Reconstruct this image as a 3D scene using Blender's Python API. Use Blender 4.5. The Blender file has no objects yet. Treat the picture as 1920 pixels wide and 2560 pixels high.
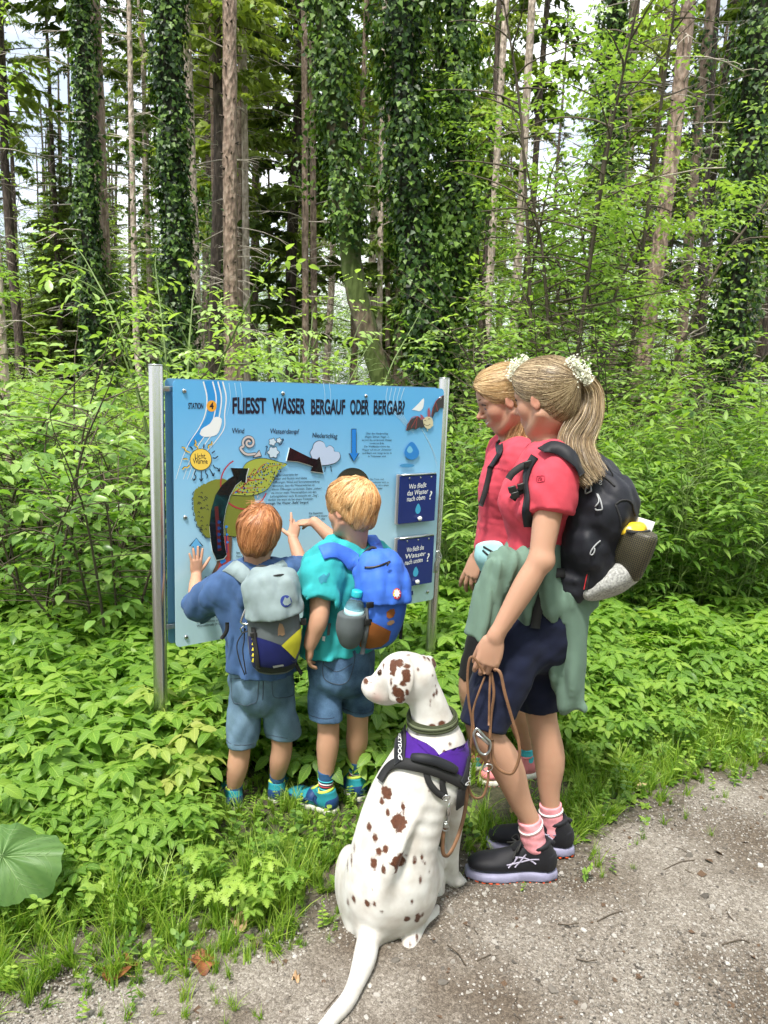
import bpy, bmesh, math, random
import numpy as np
from mathutils import Vector, Matrix
random.seed(7); RNG = np.random.default_rng(7)
SC = bpy.context.scene; COL = SC.collection
PI = math.pi

# ---------------------------------------------------------------- camera
CAM_Z = 1.62
_up = np.array([.03796, .98423, .17278]); _up /= np.linalg.norm(_up)
_fw = np.array([0, 0, -1.]); _ay = _fw - _fw.dot(_up)*_up; _ay /= np.linalg.norm(_ay)
_ax = np.cross(_ay, _up)
RCW = np.array([_ax, _ay, _up])              # camera axes to world axes
cd = bpy.data.cameras.new('camera'); cam = bpy.data.objects.new('camera', cd); COL.objects.link(cam)
cd.sensor_fit = 'VERTICAL'; cd.sensor_height = 36; cd.lens = 36*1860/2560
cd.clip_start = .05; cd.clip_end = 600
mw = Matrix.Identity(4)
for i in range(3):
    for j in range(3): mw[i][j] = RCW[i][j]
mw[2][3] = CAM_Z
cam.matrix_world = mw; SC.camera = cam
cd.dof.use_dof = True; cd.dof.focus_distance = 2.75; cd.dof.aperture_fstop = 9.0

# ---------------------------------------------------------------- sky, sun, exposure
SUN_EL, SUN_AZ = math.radians(64), math.radians(205)   # azimuth: clockwise from +Y, the sun stands behind the camera's left shoulder
world = bpy.data.worlds.new("World"); SC.world = world; world.use_nodes = True
_n = world.node_tree.nodes; _l = world.node_tree.links
bgn = _n['Background']; bgn.inputs[1].default_value = .10
sky = _n.new('ShaderNodeTexSky'); sky.sky_type = 'NISHITA'; sky.sun_disc = False
sky.sun_elevation = SUN_EL; sky.sun_rotation = SUN_AZ; sky.air_density = 1.0; sky.dust_density = 2.0
_tc = _n.new('ShaderNodeTexCoord'); _nz = _n.new('ShaderNodeTexNoise'); _nz.inputs['Scale'].default_value = 5; _nz.inputs['Detail'].default_value = 6
_cr = _n.new('ShaderNodeValToRGB'); _cr.color_ramp.elements[0].position = .40; _cr.color_ramp.elements[1].position = .56
_cr.color_ramp.elements[0].color = (.35, .35, .35, 1)
_mx = _n.new('ShaderNodeMix'); _mx.data_type = 'RGBA'
_l.new(_tc.outputs['Generated'], _nz.inputs['Vector']); _l.new(_nz.outputs['Fac'], _cr.inputs[0])
_l.new(_cr.outputs[0], _mx.inputs[0]); _l.new(sky.outputs[0], _mx.inputs[6]); _mx.inputs[7].default_value = (8.5, 8.8, 9.2, 1)   # bright cloud
_l.new(_mx.outputs[2], bgn.inputs[0])
sd = bpy.data.lights.new('sun', 'SUN'); sd.energy = 2.8; sd.angle = math.radians(8); sd.color = (1, .96, .88)
sun = bpy.data.objects.new('sun', sd); COL.objects.link(sun)
_sv = Vector((math.sin(SUN_AZ)*math.cos(SUN_EL), math.cos(SUN_AZ)*math.cos(SUN_EL), math.sin(SUN_EL)))
sun.rotation_euler = _sv.to_track_quat('Z', 'Y').to_euler(); sun.location = (0, -5, 12)
SC.view_settings.view_transform = 'Standard'; SC.view_settings.look = 'None'
SC.view_settings.exposure = 1.12; SC.view_settings.gamma = 1; SC.view_settings.use_curve_mapping = False
SC.render.engine = 'CYCLES'
cy = SC.cycles; cy.max_bounces = 6; cy.diffuse_bounces = 3; cy.glossy_bounces = 2; cy.transmission_bounces = 4
cy.transparent_max_bounces = 6; cy.sample_clamp_indirect = 4; cy.use_denoising = True
cy.use_adaptive_sampling = True; cy.adaptive_threshold = .02

# ---------------------------------------------------------------- placing: a point of the 1659 x 2212 view at a forward distance Y, or on the ground
FP = 1860*1659/1920
def ray(px, py):
    d = RCW @ np.array([(px-829.5)/FP, -(py-1106)/FP, -1.]); return d
def at(px, py, Y):
    d = ray(px, py); return np.array([0, 0, CAM_Z]) + d*(Y/d[1])
def gnd(px, py, z=0.):
    d = ray(px, py); return np.array([0, 0, CAM_Z]) + d*((z-CAM_Z)/d[2])
def pix(p):
    c = RCW.T @ (np.asarray(p, float) - [0, 0, CAM_Z]); return 829.5 - FP*c[0]/c[2], 1106 + FP*c[1]/c[2]
A = lambda *v: np.array(v, float)
def nrm(v): v = np.asarray(v, float); return v/(np.linalg.norm(v)+1e-12)

# ---------------------------------------------------------------- objects
ORG = {}
def setp(o, label=None, cat=None, group=None, kind=None):
    for k, v in (('label', label), ('category', cat), ('group', group), ('kind', kind)):
        if v: o[k] = v
    return o
def empty(name, loc, label, cat, group=None):
    o = bpy.data.objects.new(name, None); COL.objects.link(o); o.location = [float(x) for x in loc]; o.empty_display_size = .1
    ORG[o] = np.array(loc, float); return setp(o, label, cat, group)
def mesh_np(name, V, F, smooth=True, attrs=None, uv=None, midx=None):
    """V (n,3); F one (m,k) array of equal faces or a list of such arrays"""
    Fs = F if isinstance(F, list) else [F]
    Fs = [np.asarray(f, np.int32) for f in Fs if len(f)]
    me = bpy.data.meshes.new(name); V = np.ascontiguousarray(V, np.float32)
    me.vertices.add(len(V)); me.vertices.foreach_set('co', V.ravel())
    if Fs:
        li = np.concatenate([f.ravel() for f in Fs]); n = sum(len(f) for f in Fs)
        tot = np.concatenate([np.full(len(f), f.shape[1], np.int32) for f in Fs])
        st = np.concatenate([[0], np.cumsum(tot)[:-1]]).astype(np.int32)
        me.loops.add(len(li)); me.loops.foreach_set('vertex_index', li)
        me.polygons.add(n); me.polygons.foreach_set('loop_start', st)
        if smooth is not None: me.polygons.foreach_set('use_smooth', np.full(n, bool(smooth)))
        if midx is not None: me.polygons.foreach_set('material_index', np.asarray(midx, np.int32))
    for k, a in (attrs or {}).items():
        a = np.ascontiguousarray(a, np.float32)
        at_ = me.attributes.new(k, 'FLOAT' if a.ndim == 1 else 'FLOAT_VECTOR', 'POINT')
        at_.data.foreach_set('value' if a.ndim == 1 else 'vector', a.ravel())
    me.update(calc_edges=True); return me
def link(name, me, mats, parent=None, kind=None):
    o = bpy.data.objects.new(name, me); COL.objects.link(o)
    if mats is not None and not me.materials:
        for m in (mats if isinstance(mats, (list, tuple)) else [mats]): me.materials.append(m)
    if parent is not None: o.parent = parent; ORG[o] = ORG.get(parent, np.zeros(3))
    else: ORG[o] = np.zeros(3)
    if kind: o['kind'] = kind
    return o
def ob(name, V, F, mats, parent=None, smooth=True, kind=None, **kw):
    V = np.asarray(V, float)
    if parent is not None: V = V - ORG[parent]
    return link(name, mesh_np(name, V, F, smooth, **kw), mats, parent, kind)
class MB:
    """collects simple shapes into one mesh"""
    def __init__(s): s.v = []; s.f = []; s.n = 0; s.at = []
    def add(s, V, F, t=0.):
        V = np.asarray(V, float); F = [list(np.asarray(f)+s.n) for f in F]
        s.v.append(V); s.f += F; s.n += len(V); s.at.append(np.full(len(V), t)); return s
    def box(s, c, h, X=(1,0,0), Y=(0,1,0), Z=(0,0,1), t=0., bev=0.):
        X, Y, Z = [np.asarray(a, float) for a in (X, Y, Z)]; c = np.asarray(c, float)
        if bev <= 0:
            V = [c+X*h[0]*i+Y*h[1]*j+Z*h[2]*k for k in (-1,1) for j in (-1,1) for i in (-1,1)]
            return s.add(V, [(0,2,3,1),(4,5,7,6),(0,1,5,4),(2,6,7,3),(0,4,6,2),(1,3,7,5)], t)
        bm = bmesh.new(); bmesh.ops.create_cube(bm, size=2)
        for v in bm.verts: v.co = Vector((v.co.x*h[0], v.co.y*h[1], v.co.z*h[2]))
        bmesh.ops.bevel(bm, geom=list(bm.edges), offset=bev, segments=2, profile=.6, affect='EDGES')
        V = np.array([v.co[:] for v in bm.verts]); F = [[v.index for v in f.verts] for f in bm.faces]; bm.free()
        return s.add(c + V[:, :1]*X + V[:, 1:2]*Y + V[:, 2:]*Z, F, t)
    def tube(s, P, R, n=8, cap=True, t=0., flat=None, side=None):
        """flat: depth/width ratio of the section; side: the wide axis"""
        V, F = tube_np(P, R, n, cap, flat, side); return s.add(V, F, t)
    def ring(s, c, R, r, X, Y, n=20, m=6, t=0.):
        X, Y = nrm(X), nrm(Y); a = np.linspace(0, 2*PI, n, endpoint=False); P = [np.asarray(c)+R*(math.cos(q)*X+math.sin(q)*Y) for q in a]
        Z = np.cross(X, Y); V = []; F = []
        for i, q in enumerate(a):
            d = math.cos(q)*X+math.sin(q)*Y
            for j in range(m):
                b = 2*PI*j/m; V.append(P[i]+r*(math.cos(b)*d+math.sin(b)*Z))
        for i in range(n):
            for j in range(m): F.append((i*m+j, ((i+1)%n)*m+j, ((i+1)%n)*m+(j+1)%m, i*m+(j+1)%m))
        return s.add(V, F, t)
    def lathe(s, c, prof, X=(1,0,0), Y=(0,1,0), Z=(0,0,1), n=20, t=0.):
        X, Y, Z = [np.asarray(a, float) for a in (X, Y, Z)]; V = []; F = []
        for r, z in prof:
            for j in range(n):
                q = 2*PI*j/n; V.append(np.asarray(c)+X*r*math.cos(q)+Y*r*math.sin(q)+Z*z)
        for i in range(len(prof)-1):
            for j in range(n): F.append((i*n+j, i*n+(j+1)%n, (i+1)*n+(j+1)%n, (i+1)*n+j))
        F.append(tuple(range(n))[::-1]); F.append(tuple(range((len(prof)-1)*n, len(prof)*n)))
        return s.add(V, F, t)
    def build(s, name, mats, parent=None, smooth=True, kind=None, attr=False):
        V = np.concatenate(s.v) if s.v else np.zeros((0, 3))
        by = {}
        for f in s.f: by.setdefault(len(f), []).append(f)
        o = ob(name, V, [np.array(x) for x in by.values()], mats, parent, smooth, kind, attrs={'tint': np.concatenate(s.at)} if attr else None)
        return o
def sharp(o, ang=35):
    me = o.data; me.set_sharp_from_angle(angle=math.radians(ang)); return o
def tube_np(P, R, n=8, cap=True, flat=None, side=None):
    P = np.asarray(P, float); m = len(P); R = np.broadcast_to(np.asarray(R, float), (m,))
    T = np.gradient(P, axis=0); T /= np.linalg.norm(T, axis=1)[:, None]+1e-12
    u = np.asarray(side, float) if side is not None else (A(0,0,1) if abs(T[0][2]) < .9 else A(1,0,0))
    V = np.zeros((m, n, 3)); q = np.linspace(0, 2*PI, n, endpoint=False)
    for i in range(m):
        u = u - T[i]*u.dot(T[i]); u = nrm(u); w = np.cross(T[i], u)
        if side is not None and np.ndim(side) == 1: pass
        V[i] = P[i] + R[i]*(np.cos(q)[:, None]*u + (flat or 1)*np.sin(q)[:, None]*w)
    F = []
    for i in range(m-1):
        for j in range(n): F.append((i*n+j, i*n+(j+1)%n, (i+1)*n+(j+1)%n, (i+1)*n+j))
    if cap: F.append(tuple(range(n))[::-1]); F.append(tuple(range((m-1)*n, m*n)))
    return V.reshape(-1, 3), F
def cr(P, k=6):
    """Catmull-Rom through the points (any columns)"""
    P = np.asarray(P, float); n = len(P)
    if n < 3: return np.array([P[0]+(P[-1]-P[0])*t for t in np.linspace(0, 1, k+1)])
    Q = np.vstack([2*P[0]-P[1], P, 2*P[-1]-P[-2]]); out = []
    for i in range(n-1):
        a, b, c, d = Q[i:i+4]
        for t in np.arange(k)/k:
            out.append(.5*(2*b+(c-a)*t+(2*a-5*b+4*c-d)*t*t+(3*b-a-3*c+d)*t**3))
    out.append(P[-1]); return np.array(out)
def copy_tree(o, parent=None):
    c = o.copy(); COL.objects.link(c)
    if parent is not None: c.parent = parent
    for ch in list(o.children): copy_tree(ch, c)
    return c

# ---------------------------------------------------------------- materials
def mat(name, col, rough=.7, var=0., vscale=30, bump=0., bscale=200, metal=0., spec=.5, sheen=0., col2=None, c2scale=8, sss=0., trans=0., detail=4, bdist=.003, coat=0.):
    m = bpy.data.materials.new(name); m.use_nodes = True; nt = m.node_tree; N, L = nt.nodes, nt.links
    b = N['Principled BSDF']; b.inputs['Base Color'].default_value = (*col, 1); b.inputs['Roughness'].default_value = rough
    b.inputs['Metallic'].default_value = metal; b.inputs['Specular IOR Level'].default_value = spec
    if sheen: b.inputs['Sheen Weight'].default_value = sheen
    if coat: b.inputs['Coat Weight'].default_value = coat
    if sss: b.inputs['Subsurface Weight'].default_value = sss; b.inputs['Subsurface Radius'].default_value = (.012, .005, .003)
    if trans: b.inputs['Transmission Weight'].default_value = trans
    tc = N.new('ShaderNodeTexCoord'); cur = None
    if var or col2:
        nz = N.new('ShaderNodeTexNoise'); nz.inputs['Scale'].default_value = vscale if var else c2scale; nz.inputs['Detail'].default_value = detail
        L.new(tc.outputs['Object'], nz.inputs['Vector'])
        rp = N.new('ShaderNodeValToRGB'); rp.color_ramp.elements[0].position = .35; rp.color_ramp.elements[1].position = .65
        c2 = col2 or col
        rp.color_ramp.elements[0].color = (*[max(0, c*(1-var)) for c in col], 1); rp.color_ramp.elements[1].color = (*[min(1, c*(1+var)) for c in c2], 1)
        L.new(nz.outputs['Fac'], rp.inputs[0]); L.new(rp.outputs[0], b.inputs['Base Color']); cur = rp
    if bump:
        nz = N.new('ShaderNodeTexNoise'); nz.inputs['Scale'].default_value = bscale; nz.inputs['Detail'].default_value = 3
        L.new(tc.outputs['Object'], nz.inputs['Vector'])
        bp = N.new('ShaderNodeBump'); bp.inputs['Strength'].default_value = bump; bp.inputs['Distance'].default_value = bdist
        L.new(nz.outputs['Fac'], bp.inputs['Height']); L.new(bp.outputs[0], b.inputs['Normal'])
    return m
def nodes_of(m): return m.node_tree.nodes, m.node_tree.links, m.node_tree.nodes['Principled BSDF']
def N_new(N, t, **kw):
    n = N.new(t)
    for k, v in kw.items():
        if isinstance(k, str) and hasattr(n, k): setattr(n, k, v)
        else: n.inputs[k.replace('_', ' ')].default_value = v
    return n
def ramp(N, L, src, stops):
    r = N.new('ShaderNodeValToRGB'); e = r.color_ramp.elements
    while len(e) < len(stops): e.new(.5)
    for i, (p, c) in enumerate(stops): e[i].position = p; e[i].color = (*c, 1)
    L.new(src, r.inputs[0]); return r
# ---------------------------------------------------------------- signed-distance modelling of bodies and cloth (surface nets)
def bbox_of(P, r): P = np.asarray(P); return P.min(0)-r, P.max(0)+r
class Cone:
    def __init__(s, a, b, ra, rb): s.a, s.b, s.ra, s.rb = A(*a), A(*b), ra, rb; s.bb = bbox_of([a, b], max(ra, rb))
    def __call__(s, P):
        ba = (s.b-s.a).astype(np.float32); pa = P-s.a.astype(np.float32)
        t = np.clip(pa@ba/(ba@ba+1e-12), 0, 1); q = pa-t[..., None]*ba
        return np.sqrt((q*q).sum(-1))-(s.ra+(s.rb-s.ra)*t)
class Tube:
    """chain of round cones through points with radii, smoothed"""
    def __init__(s, P, R, k=4, sm=True):
        X = np.column_stack([np.asarray(P, float), np.broadcast_to(np.asarray(R, float), (len(P),))])
        if sm and len(P) > 2: X = cr(X, k)
        s.X = X; s.bb = bbox_of(X[:, :3], X[:, 3].max())
        s.c = [Cone(X[i, :3], X[i+1, :3], X[i, 3], X[i+1, 3]) for i in range(len(X)-1)]
    def __call__(s, P):
        d = s.c[0](P)
        for c in s.c[1:]: np.minimum(d, c(P), out=d)
        return d
class Ell:
    def __init__(s, c, r, X=(1,0,0), Y=(0,1,0)):
        s.c = A(*c); s.r = A(*r); X = nrm(X); Y = nrm(np.asarray(Y, float)-X*np.dot(X, Y)); Z = np.cross(X, Y); s.M = np.array([X, Y, Z])
        e = np.sqrt(((s.M*s.r[:, None])**2).sum(0)); s.bb = (s.c-e, s.c+e)
    def __call__(s, P):
        q = (P-s.c.astype(np.float32))@s.M.T.astype(np.float32); r = s.r.astype(np.float32)
        k0 = np.sqrt(((q/r)**2).sum(-1)); k1 = np.sqrt(((q/(r*r))**2).sum(-1))+1e-9
        return k0*(k0-1)/k1
class Loft:
    """stations (x,y,z, rw, rd) along a spine; W the wide axis. Elliptic sections."""
    def __init__(s, S, W, k=4, sm=True, p=2.):
        S = np.asarray(S, float); s.S = cr(S, k) if (sm and len(S) > 2) else S; s.W = nrm(W); s.p = p
        r = s.S[:, 3:].max(); s.bb = bbox_of(s.S[:, :3], r)
    def __call__(s, P):
        out = None
        for i in range(len(s.S)-1):
            a, b = s.S[i], s.S[i+1]; A0 = a[:3].astype(np.float32); ba = (b[:3]-a[:3]).astype(np.float32)
            pa = P-A0; t = np.clip(pa@ba/(ba@ba+1e-12), 0, 1); q = pa-t[..., None]*ba
            ax = nrm(ba); W = nrm(s.W-ax*s.W.dot(ax)); D = np.cross(ax, W)
            rw = a[3]+(b[3]-a[3])*t; rd = a[4]+(b[4]-a[4])*t; ra = np.minimum(rw, rd)
            x = q@W.astype(np.float32); y = q@D.astype(np.float32); z = q@ax.astype(np.float32)
            if s.p == 2.:
                k0 = np.sqrt((x/rw)**2+(y/rd)**2+(z/ra)**2); k1 = np.sqrt((x/rw**2)**2+(y/rd**2)**2+(z/ra**2)**2)+1e-9
                d = k0*(k0-1)/k1
            else:
                k0 = ((np.abs(x)/rw)**s.p+(np.abs(y)/rd)**s.p+(np.abs(z)/ra)**s.p)**(1/s.p); d = (k0-1)*ra
            out = d if out is None else np.minimum(out, d)
        return out
class RBox:
    def __init__(s, c, h, r, X=(1,0,0), Y=(0,1,0)):
        s.c = A(*c); s.h = A(*h)-r; s.r = r; X = nrm(X); Y = nrm(np.asarray(Y, float)-X*np.dot(X, Y)); s.M = np.array([X, Y, np.cross(X, Y)])
        e = (np.abs(s.M)*(s.h+r)[:, None]).sum(0); s.bb = (s.c-e, s.c+e)
    def __call__(s, P):
        q = np.abs((P-s.c.astype(np.float32))@s.M.T.astype(np.float32))-s.h.astype(np.float32)
        return np.sqrt((np.maximum(q, 0)**2).sum(-1))+np.minimum(q.max(-1), 0)-s.r
class Half:
    """half space: negative where (p-c).n > 0 is removed when used with 'i'"""
    def __init__(s, c, n): s.c = A(*c); s.n = nrm(n); s.bb = None
    def __call__(s, P): return (P-s.c.astype(np.float32))@s.n.astype(np.float32)
class Disp:
    def __init__(s, fn): s.fn = fn; s.bb = None
def smin(a, b, k):
    if k <= 0: return np.minimum(a, b)
    h = np.maximum(k-np.abs(a-b), 0)/k; return np.minimum(a, b)-h*h*k*.25
def sdf_eval(ops, P):
    P = np.asarray(P, np.float32); d = np.full(P.shape[:-1], 9., np.float32)
    for op, pr, k in ops:
        if op == 'u': d = smin(d, pr(P), k)
        elif op == 's': d = -smin(-d, pr(P), k)
        elif op == 'i': d = -smin(-d, -pr(P), k)
        elif op == 'd': d = d+pr.fn(P)
    return d
def sdf_grad(ops, P, e=.002):
    g = np.stack([sdf_eval(ops, P+np.eye(3)[i]*e)-sdf_eval(ops, P-np.eye(3)[i]*e) for i in range(3)], -1)
    return g/(np.linalg.norm(g, axis=-1, keepdims=True)+1e-9)
def sdf_snap(ops, P, off=0., it=4):
    P = np.array(P, float)
    for _ in range(it): P = P-(sdf_eval(ops, P)-off)[..., None]*sdf_grad(ops, P)*.9
    return P
def sdf_mesh(ops, h, lo=None, hi=None):
    if h >= .004: h *= 1.38
    us = [pr for op, pr, k in ops if op == 'u']
    L = np.min([p.bb[0] for p in us], 0)-3*h-.012; H = np.max([p.bb[1] for p in us], 0)+3*h+.012
    if lo is not None: L = np.maximum(L, lo)
    if hi is not None: H = np.minimum(H, hi)
    n = np.ceil((H-L)/h).astype(int)+1
    ax = [(L[i]+h*np.arange(n[i])).astype(np.float32) for i in range(3)]
    f = np.full(n, 9., np.float32)
    def sl(bb, m):
        a = np.clip(np.floor((bb[0]-m-L)/h).astype(int), 0, n); b = np.clip(np.ceil((bb[1]+m-L)/h).astype(int)+1, 0, n)
        return tuple(slice(a[i], b[i]) for i in range(3))
    def pts(s): return np.stack(np.meshgrid(ax[0][s[0]], ax[1][s[1]], ax[2][s[2]], indexing='ij'), -1)
    for op, pr, k in ops:
        if op == 'd':
            I = np.argwhere(np.abs(f) < .03)
            if len(I):
                P = (L+I*h).astype(np.float32); f[I[:, 0], I[:, 1], I[:, 2]] += pr.fn(P)
            continue
        s = sl(pr.bb, k+3*h) if pr.bb is not None else tuple(slice(0, n[i]) for i in range(3))
        if any(x.stop <= x.start for x in s): continue
        if op == 'u' or op == 's' or (op == 'i' and pr.bb is None):
            sub = f[s]; P = pts(s); d = pr(P)
            f[s] = smin(sub, d, k) if op == 'u' else (-smin(-sub, d, k) if op == 's' else -smin(-sub, -d, k))
        else:
            s = tuple(slice(0, n[i]) for i in range(3)); f = -smin(-f, -pr(pts(s)), k)
    return surf_nets(f, L, h)
def surf_nets(f, L, h):
    n = np.array(f.shape); s = f < 0
    c = sum(s[i:n[0]-1+i, j:n[1]-1+j, k:n[2]-1+k].astype(np.int8) for i in (0, 1) for j in (0, 1) for k in (0, 1))
    I = np.argwhere((c > 0) & (c < 8))
    if not len(I): return np.zeros((0, 3)), np.zeros((0, 4), int)
    idx = np.full(n-1, -1, np.int32); idx[I[:, 0], I[:, 1], I[:, 2]] = np.arange(len(I))
    acc = np.zeros((len(I), 3)); cnt = np.zeros(len(I))
    cor = [(i, j, k) for i in (0, 1) for j in (0, 1) for k in (0, 1)]
    val = {q: f[I[:, 0]+q[0], I[:, 1]+q[1], I[:, 2]+q[2]] for q in cor}
    for q in cor:
        for a in range(3):
            if q[a] == 0:
                r = list(q); r[a] = 1; r = tuple(r); v0, v1 = val[q], val[r]; m = (v0 < 0) != (v1 < 0)
                t = np.where(m, v0/np.where(m, v0-v1, 1), 0); p = np.array(q, float)[None].repeat(len(I), 0); p[:, a] = t
                acc += p*m[:, None]; cnt += m
    V = L+(I+acc/cnt[:, None])*h; Q = []
    for a in range(3):
        b, c2 = (a+1) % 3, (a+2) % 3
        m0 = [slice(None)]*3; m1 = [slice(None)]*3
        for q in (b, c2): m0[q] = slice(1, n[q]-1); m1[q] = slice(1, n[q]-1)
        m0[a] = slice(0, n[a]-1); m1[a] = slice(1, n[a])
        A0, A1 = s[tuple(m0)], s[tuple(m1)]
        for flip in (0, 1):
            E = np.argwhere((A0 & ~A1) if not flip else (~A0 & A1))
            if not len(E): continue
            E[:, b] += 1; E[:, c2] += 1
            def g(db, dc):
                X = E.copy(); X[:, b] -= db; X[:, c2] -= dc; return idx[X[:, 0], X[:, 1], X[:, 2]]
            q = np.stack([g(1, 1), g(0, 1), g(0, 0), g(1, 0)], 1)
            Q.append(q if not flip else q[:, ::-1])
    Q = np.concatenate(Q); Q = Q[(Q >= 0).all(1)]
    return V, Q
class Waves:
    """cheap smooth noise: sum of sines; st the stretch of the domain (folds run along the stretched axis)"""
    def __init__(s, amp, freq, seed=0, st=(1, 1, 1), n=7, sharp=False):
        r = np.random.default_rng(seed); d = r.normal(size=(n, 3)); d /= np.linalg.norm(d, axis=1)[:, None]
        s.k = (d*np.array(st)*freq*r.uniform(.6, 1.6, n)[:, None]).astype(np.float32); s.p = r.uniform(0, 6.28, n).astype(np.float32); s.a = amp/math.sqrt(n); s.sh = sharp
    def __call__(s, P):
        x = np.sin(P@s.k.T+s.p)
        if s.sh: x = .7-2*np.abs(x)
        return x.sum(-1).astype(np.float32)*s.a
def sdf_ob(name, ops, h, m, parent=None, patches=(), smooth=True, attr=None, kind=None):
    """patches: (lo, hi, h2) boxes meshed finer; the coarse mesh is left out inside them (minus an overlap)"""
    V, F = sdf_mesh(ops, h); Vs, Fs = [], []
    if patches:
        keep = np.ones(len(F), bool); C = V[F].mean(1)
        for lo, hi, h2 in patches: keep &= ~((C > np.array(lo)+h*1.2) & (C < np.array(hi)-h*1.2)).all(1)
        F = F[keep]
    Vs.append(V); Fs.append(F); o = len(V)
    for lo, hi, h2 in patches:
        v, f = sdf_mesh(ops, h2, lo, hi); Vs.append(v); Fs.append(f+o); o += len(v)
    V = np.concatenate(Vs); F = np.concatenate(Fs)
    at_ = attr(V) if attr else None
    return ob(name, V, F, m, parent, smooth, kind, attrs=at_)
# ---------------------------------------------------------------- helpers for figures
def crop(ox, oy, s): return lambda x, y: ((x/s+ox)/1.15732, (y/s+oy)/1.15732)
K1 = crop(360, 880, 2.07375); K2 = crop(1100, 840, 2.765); K3 = crop(760, 1560, 2.2122); K4 = crop(440, 1180, 2.5141)
def hits(ops, pts, K=None):
    """first points of the modelled surface on the sight lines through view points (nearest points where a line passes beside it)"""
    D = np.array([ray(*(K(*p) if K else p)) for p in pts]); D /= np.linalg.norm(D, axis=1)[:, None]; o = A(0, 0, CAM_Z); n = len(D)
    us = [pr for op, pr, k in ops if op == 'u']; lo = np.min([u.bb[0] for u in us], 0); hi = np.max([u.bb[1] for u in us], 0)
    t = np.full(n, max(.5, np.linalg.norm((lo+hi)/2-o)-np.linalg.norm(hi-lo)/2)); tmax = t+np.linalg.norm(hi-lo)*1.1; bv = np.full(n, 9.); bt = t.copy(); done = np.zeros(n, bool)
    for _ in range(70):
        a = np.where(~done)[0]
        if not len(a): break
        v = sdf_eval(ops, o+D[a]*t[a][:, None]); m = v < bv[a]; bv[a[m]] = v[m]; bt[a[m]] = t[a[m]]
        done[a[v < .0009]] = True; t[a] += np.where(v < .0009, 0, np.clip(v*.85, .0008, .3)); done[a[t[a] > tmax[a]]] = True
    P = o+D*bt[:, None]; m = bv >= .0009
    if m.any(): P[m] = sdf_snap(ops, P[m], 0, 4)
    return P
def hit(ops, px, py): return hits(ops, [(px, py)])[0]
def strip(P, Nn, w, th=.002, n_sub=4, closed=False):
    """a strap: ribbon of width w (scalar or list) following points with surface normals"""
    P = np.asarray(P, float); Nn = np.asarray(Nn, float); w = np.broadcast_to(np.asarray(w, float), (len(P),))
    X = cr(np.column_stack([P, Nn, w]), n_sub) if len(P) > 2 else np.column_stack([P, Nn, w]); P, Nn, w = X[:, :3], X[:, 3:6], X[:, 6]
    T = np.gradient(P, axis=0); S = np.cross(T, Nn); S /= np.linalg.norm(S, axis=1)[:, None]+1e-9
    Nn = np.cross(S, T); Nn /= np.linalg.norm(Nn, axis=1)[:, None]+1e-9
    prof = [(-1, 0), (-.96, 1), (.96, 1), (1, 0)]; V = []; F = []
    for i in range(len(P)):
        for a, b in prof: V.append(P[i]+S[i]*w[i]*.5*a+Nn[i]*th*b)
    m = len(P)
    for i in range(m-1):
        for j in range(4): F.append((i*4+j, i*4+(j+1) % 4, (i+1)*4+(j+1) % 4, (i+1)*4+j))
    F += [(0, 1, 2, 3), tuple((m-1)*4+q for q in (3, 2, 1, 0))]
    return V, F
def strap_on(ops, pts, w, th=.002, off=.001, mb=None, K=None, sub=4):
    """strap along view points, laid on the surface"""
    P = hits(ops, pts, K); P = cr(P, 3) if len(P) > 2 else P
    P = sdf_snap(ops, P, off, 3); P[1:-1] = (P[:-2]+2*P[1:-1]+P[2:])/4; G = sdf_grad(ops, P, .018)
    V, F = strip(P, G, w, th, sub); mb = mb or MB(); mb.add(V, F); return mb
def patch_on(ops, poly, off=.0012, K=None, n=10, mb=None, t=0.):
    """a flat print or sewn-on patch: polygon of view points, filled by a fan grid laid on the surface"""
    pts = np.array([K(*p) if K else p for p in poly], float); c = pts.mean(0)
    if len(pts) < 12: pts = np.concatenate([[a+(b-a)*t for t in np.linspace(0, 1, 4)[:-1]] for a, b in zip(pts, np.roll(pts, -1, 0))])
    ring = hits(ops, [c]+list(pts)); cc, ring = ring[0], ring[1:]; m = len(pts); V = []; F = []
    V.append(cc)
    R = 6
    for r in range(1, R+1):
        for p in ring: V.append(cc+(p-cc)*r/R)
    V = sdf_snap(ops, np.array(V), off, 3)
    for j in range(m): F.append((0, 1+(j+1) % m, 1+j))
    for r in range(R-1):
        for j in range(m): F.append((1+r*m+j, 1+r*m+(j+1) % m, 1+(r+1)*m+(j+1) % m, 1+(r+1)*m+j))
    mb = mb or MB(); mb.add(V, F, t); return mb
def disc_on(ops, p, r, K=None, off=.0012, n=18, mb=None, asp=1.):
    x, y = K(*p) if K else p; k = r
    return patch_on(ops, [(x+k*math.cos(a), y+k*asp*math.sin(a)) for a in np.linspace(0, 2*PI, n, endpoint=False)], off, None, mb=mb)
_glyph = {}
def text_mesh(s, shear=0., bold=0., space=1.):
    """flat letters as triangles in the plane: width and vertices normalised to cap height 1"""
    key = (s, shear, bold, space)
    if key in _glyph: return _glyph[key]
    cu = bpy.data.curves.new('lettering', 'FONT'); cu.body = s; cu.size = 1; cu.shear = shear; cu.offset = bold; cu.space_character = space
    o = bpy.data.objects.new('lettering', cu); COL.objects.link(o); dg = bpy.context.evaluated_depsgraph_get(); dg.update()
    me = bpy.data.meshes.new_from_object(o.evaluated_get(dg)); bpy.data.objects.remove(o); bpy.data.curves.remove(cu)
    V = np.array([v.co[:] for v in me.vertices]) if len(me.vertices) else np.zeros((0, 3)); F = [list(p.vertices) for p in me.polygons]
    bpy.data.meshes.remove(me); _glyph[key] = (V/.72, F); return _glyph[key]
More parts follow.
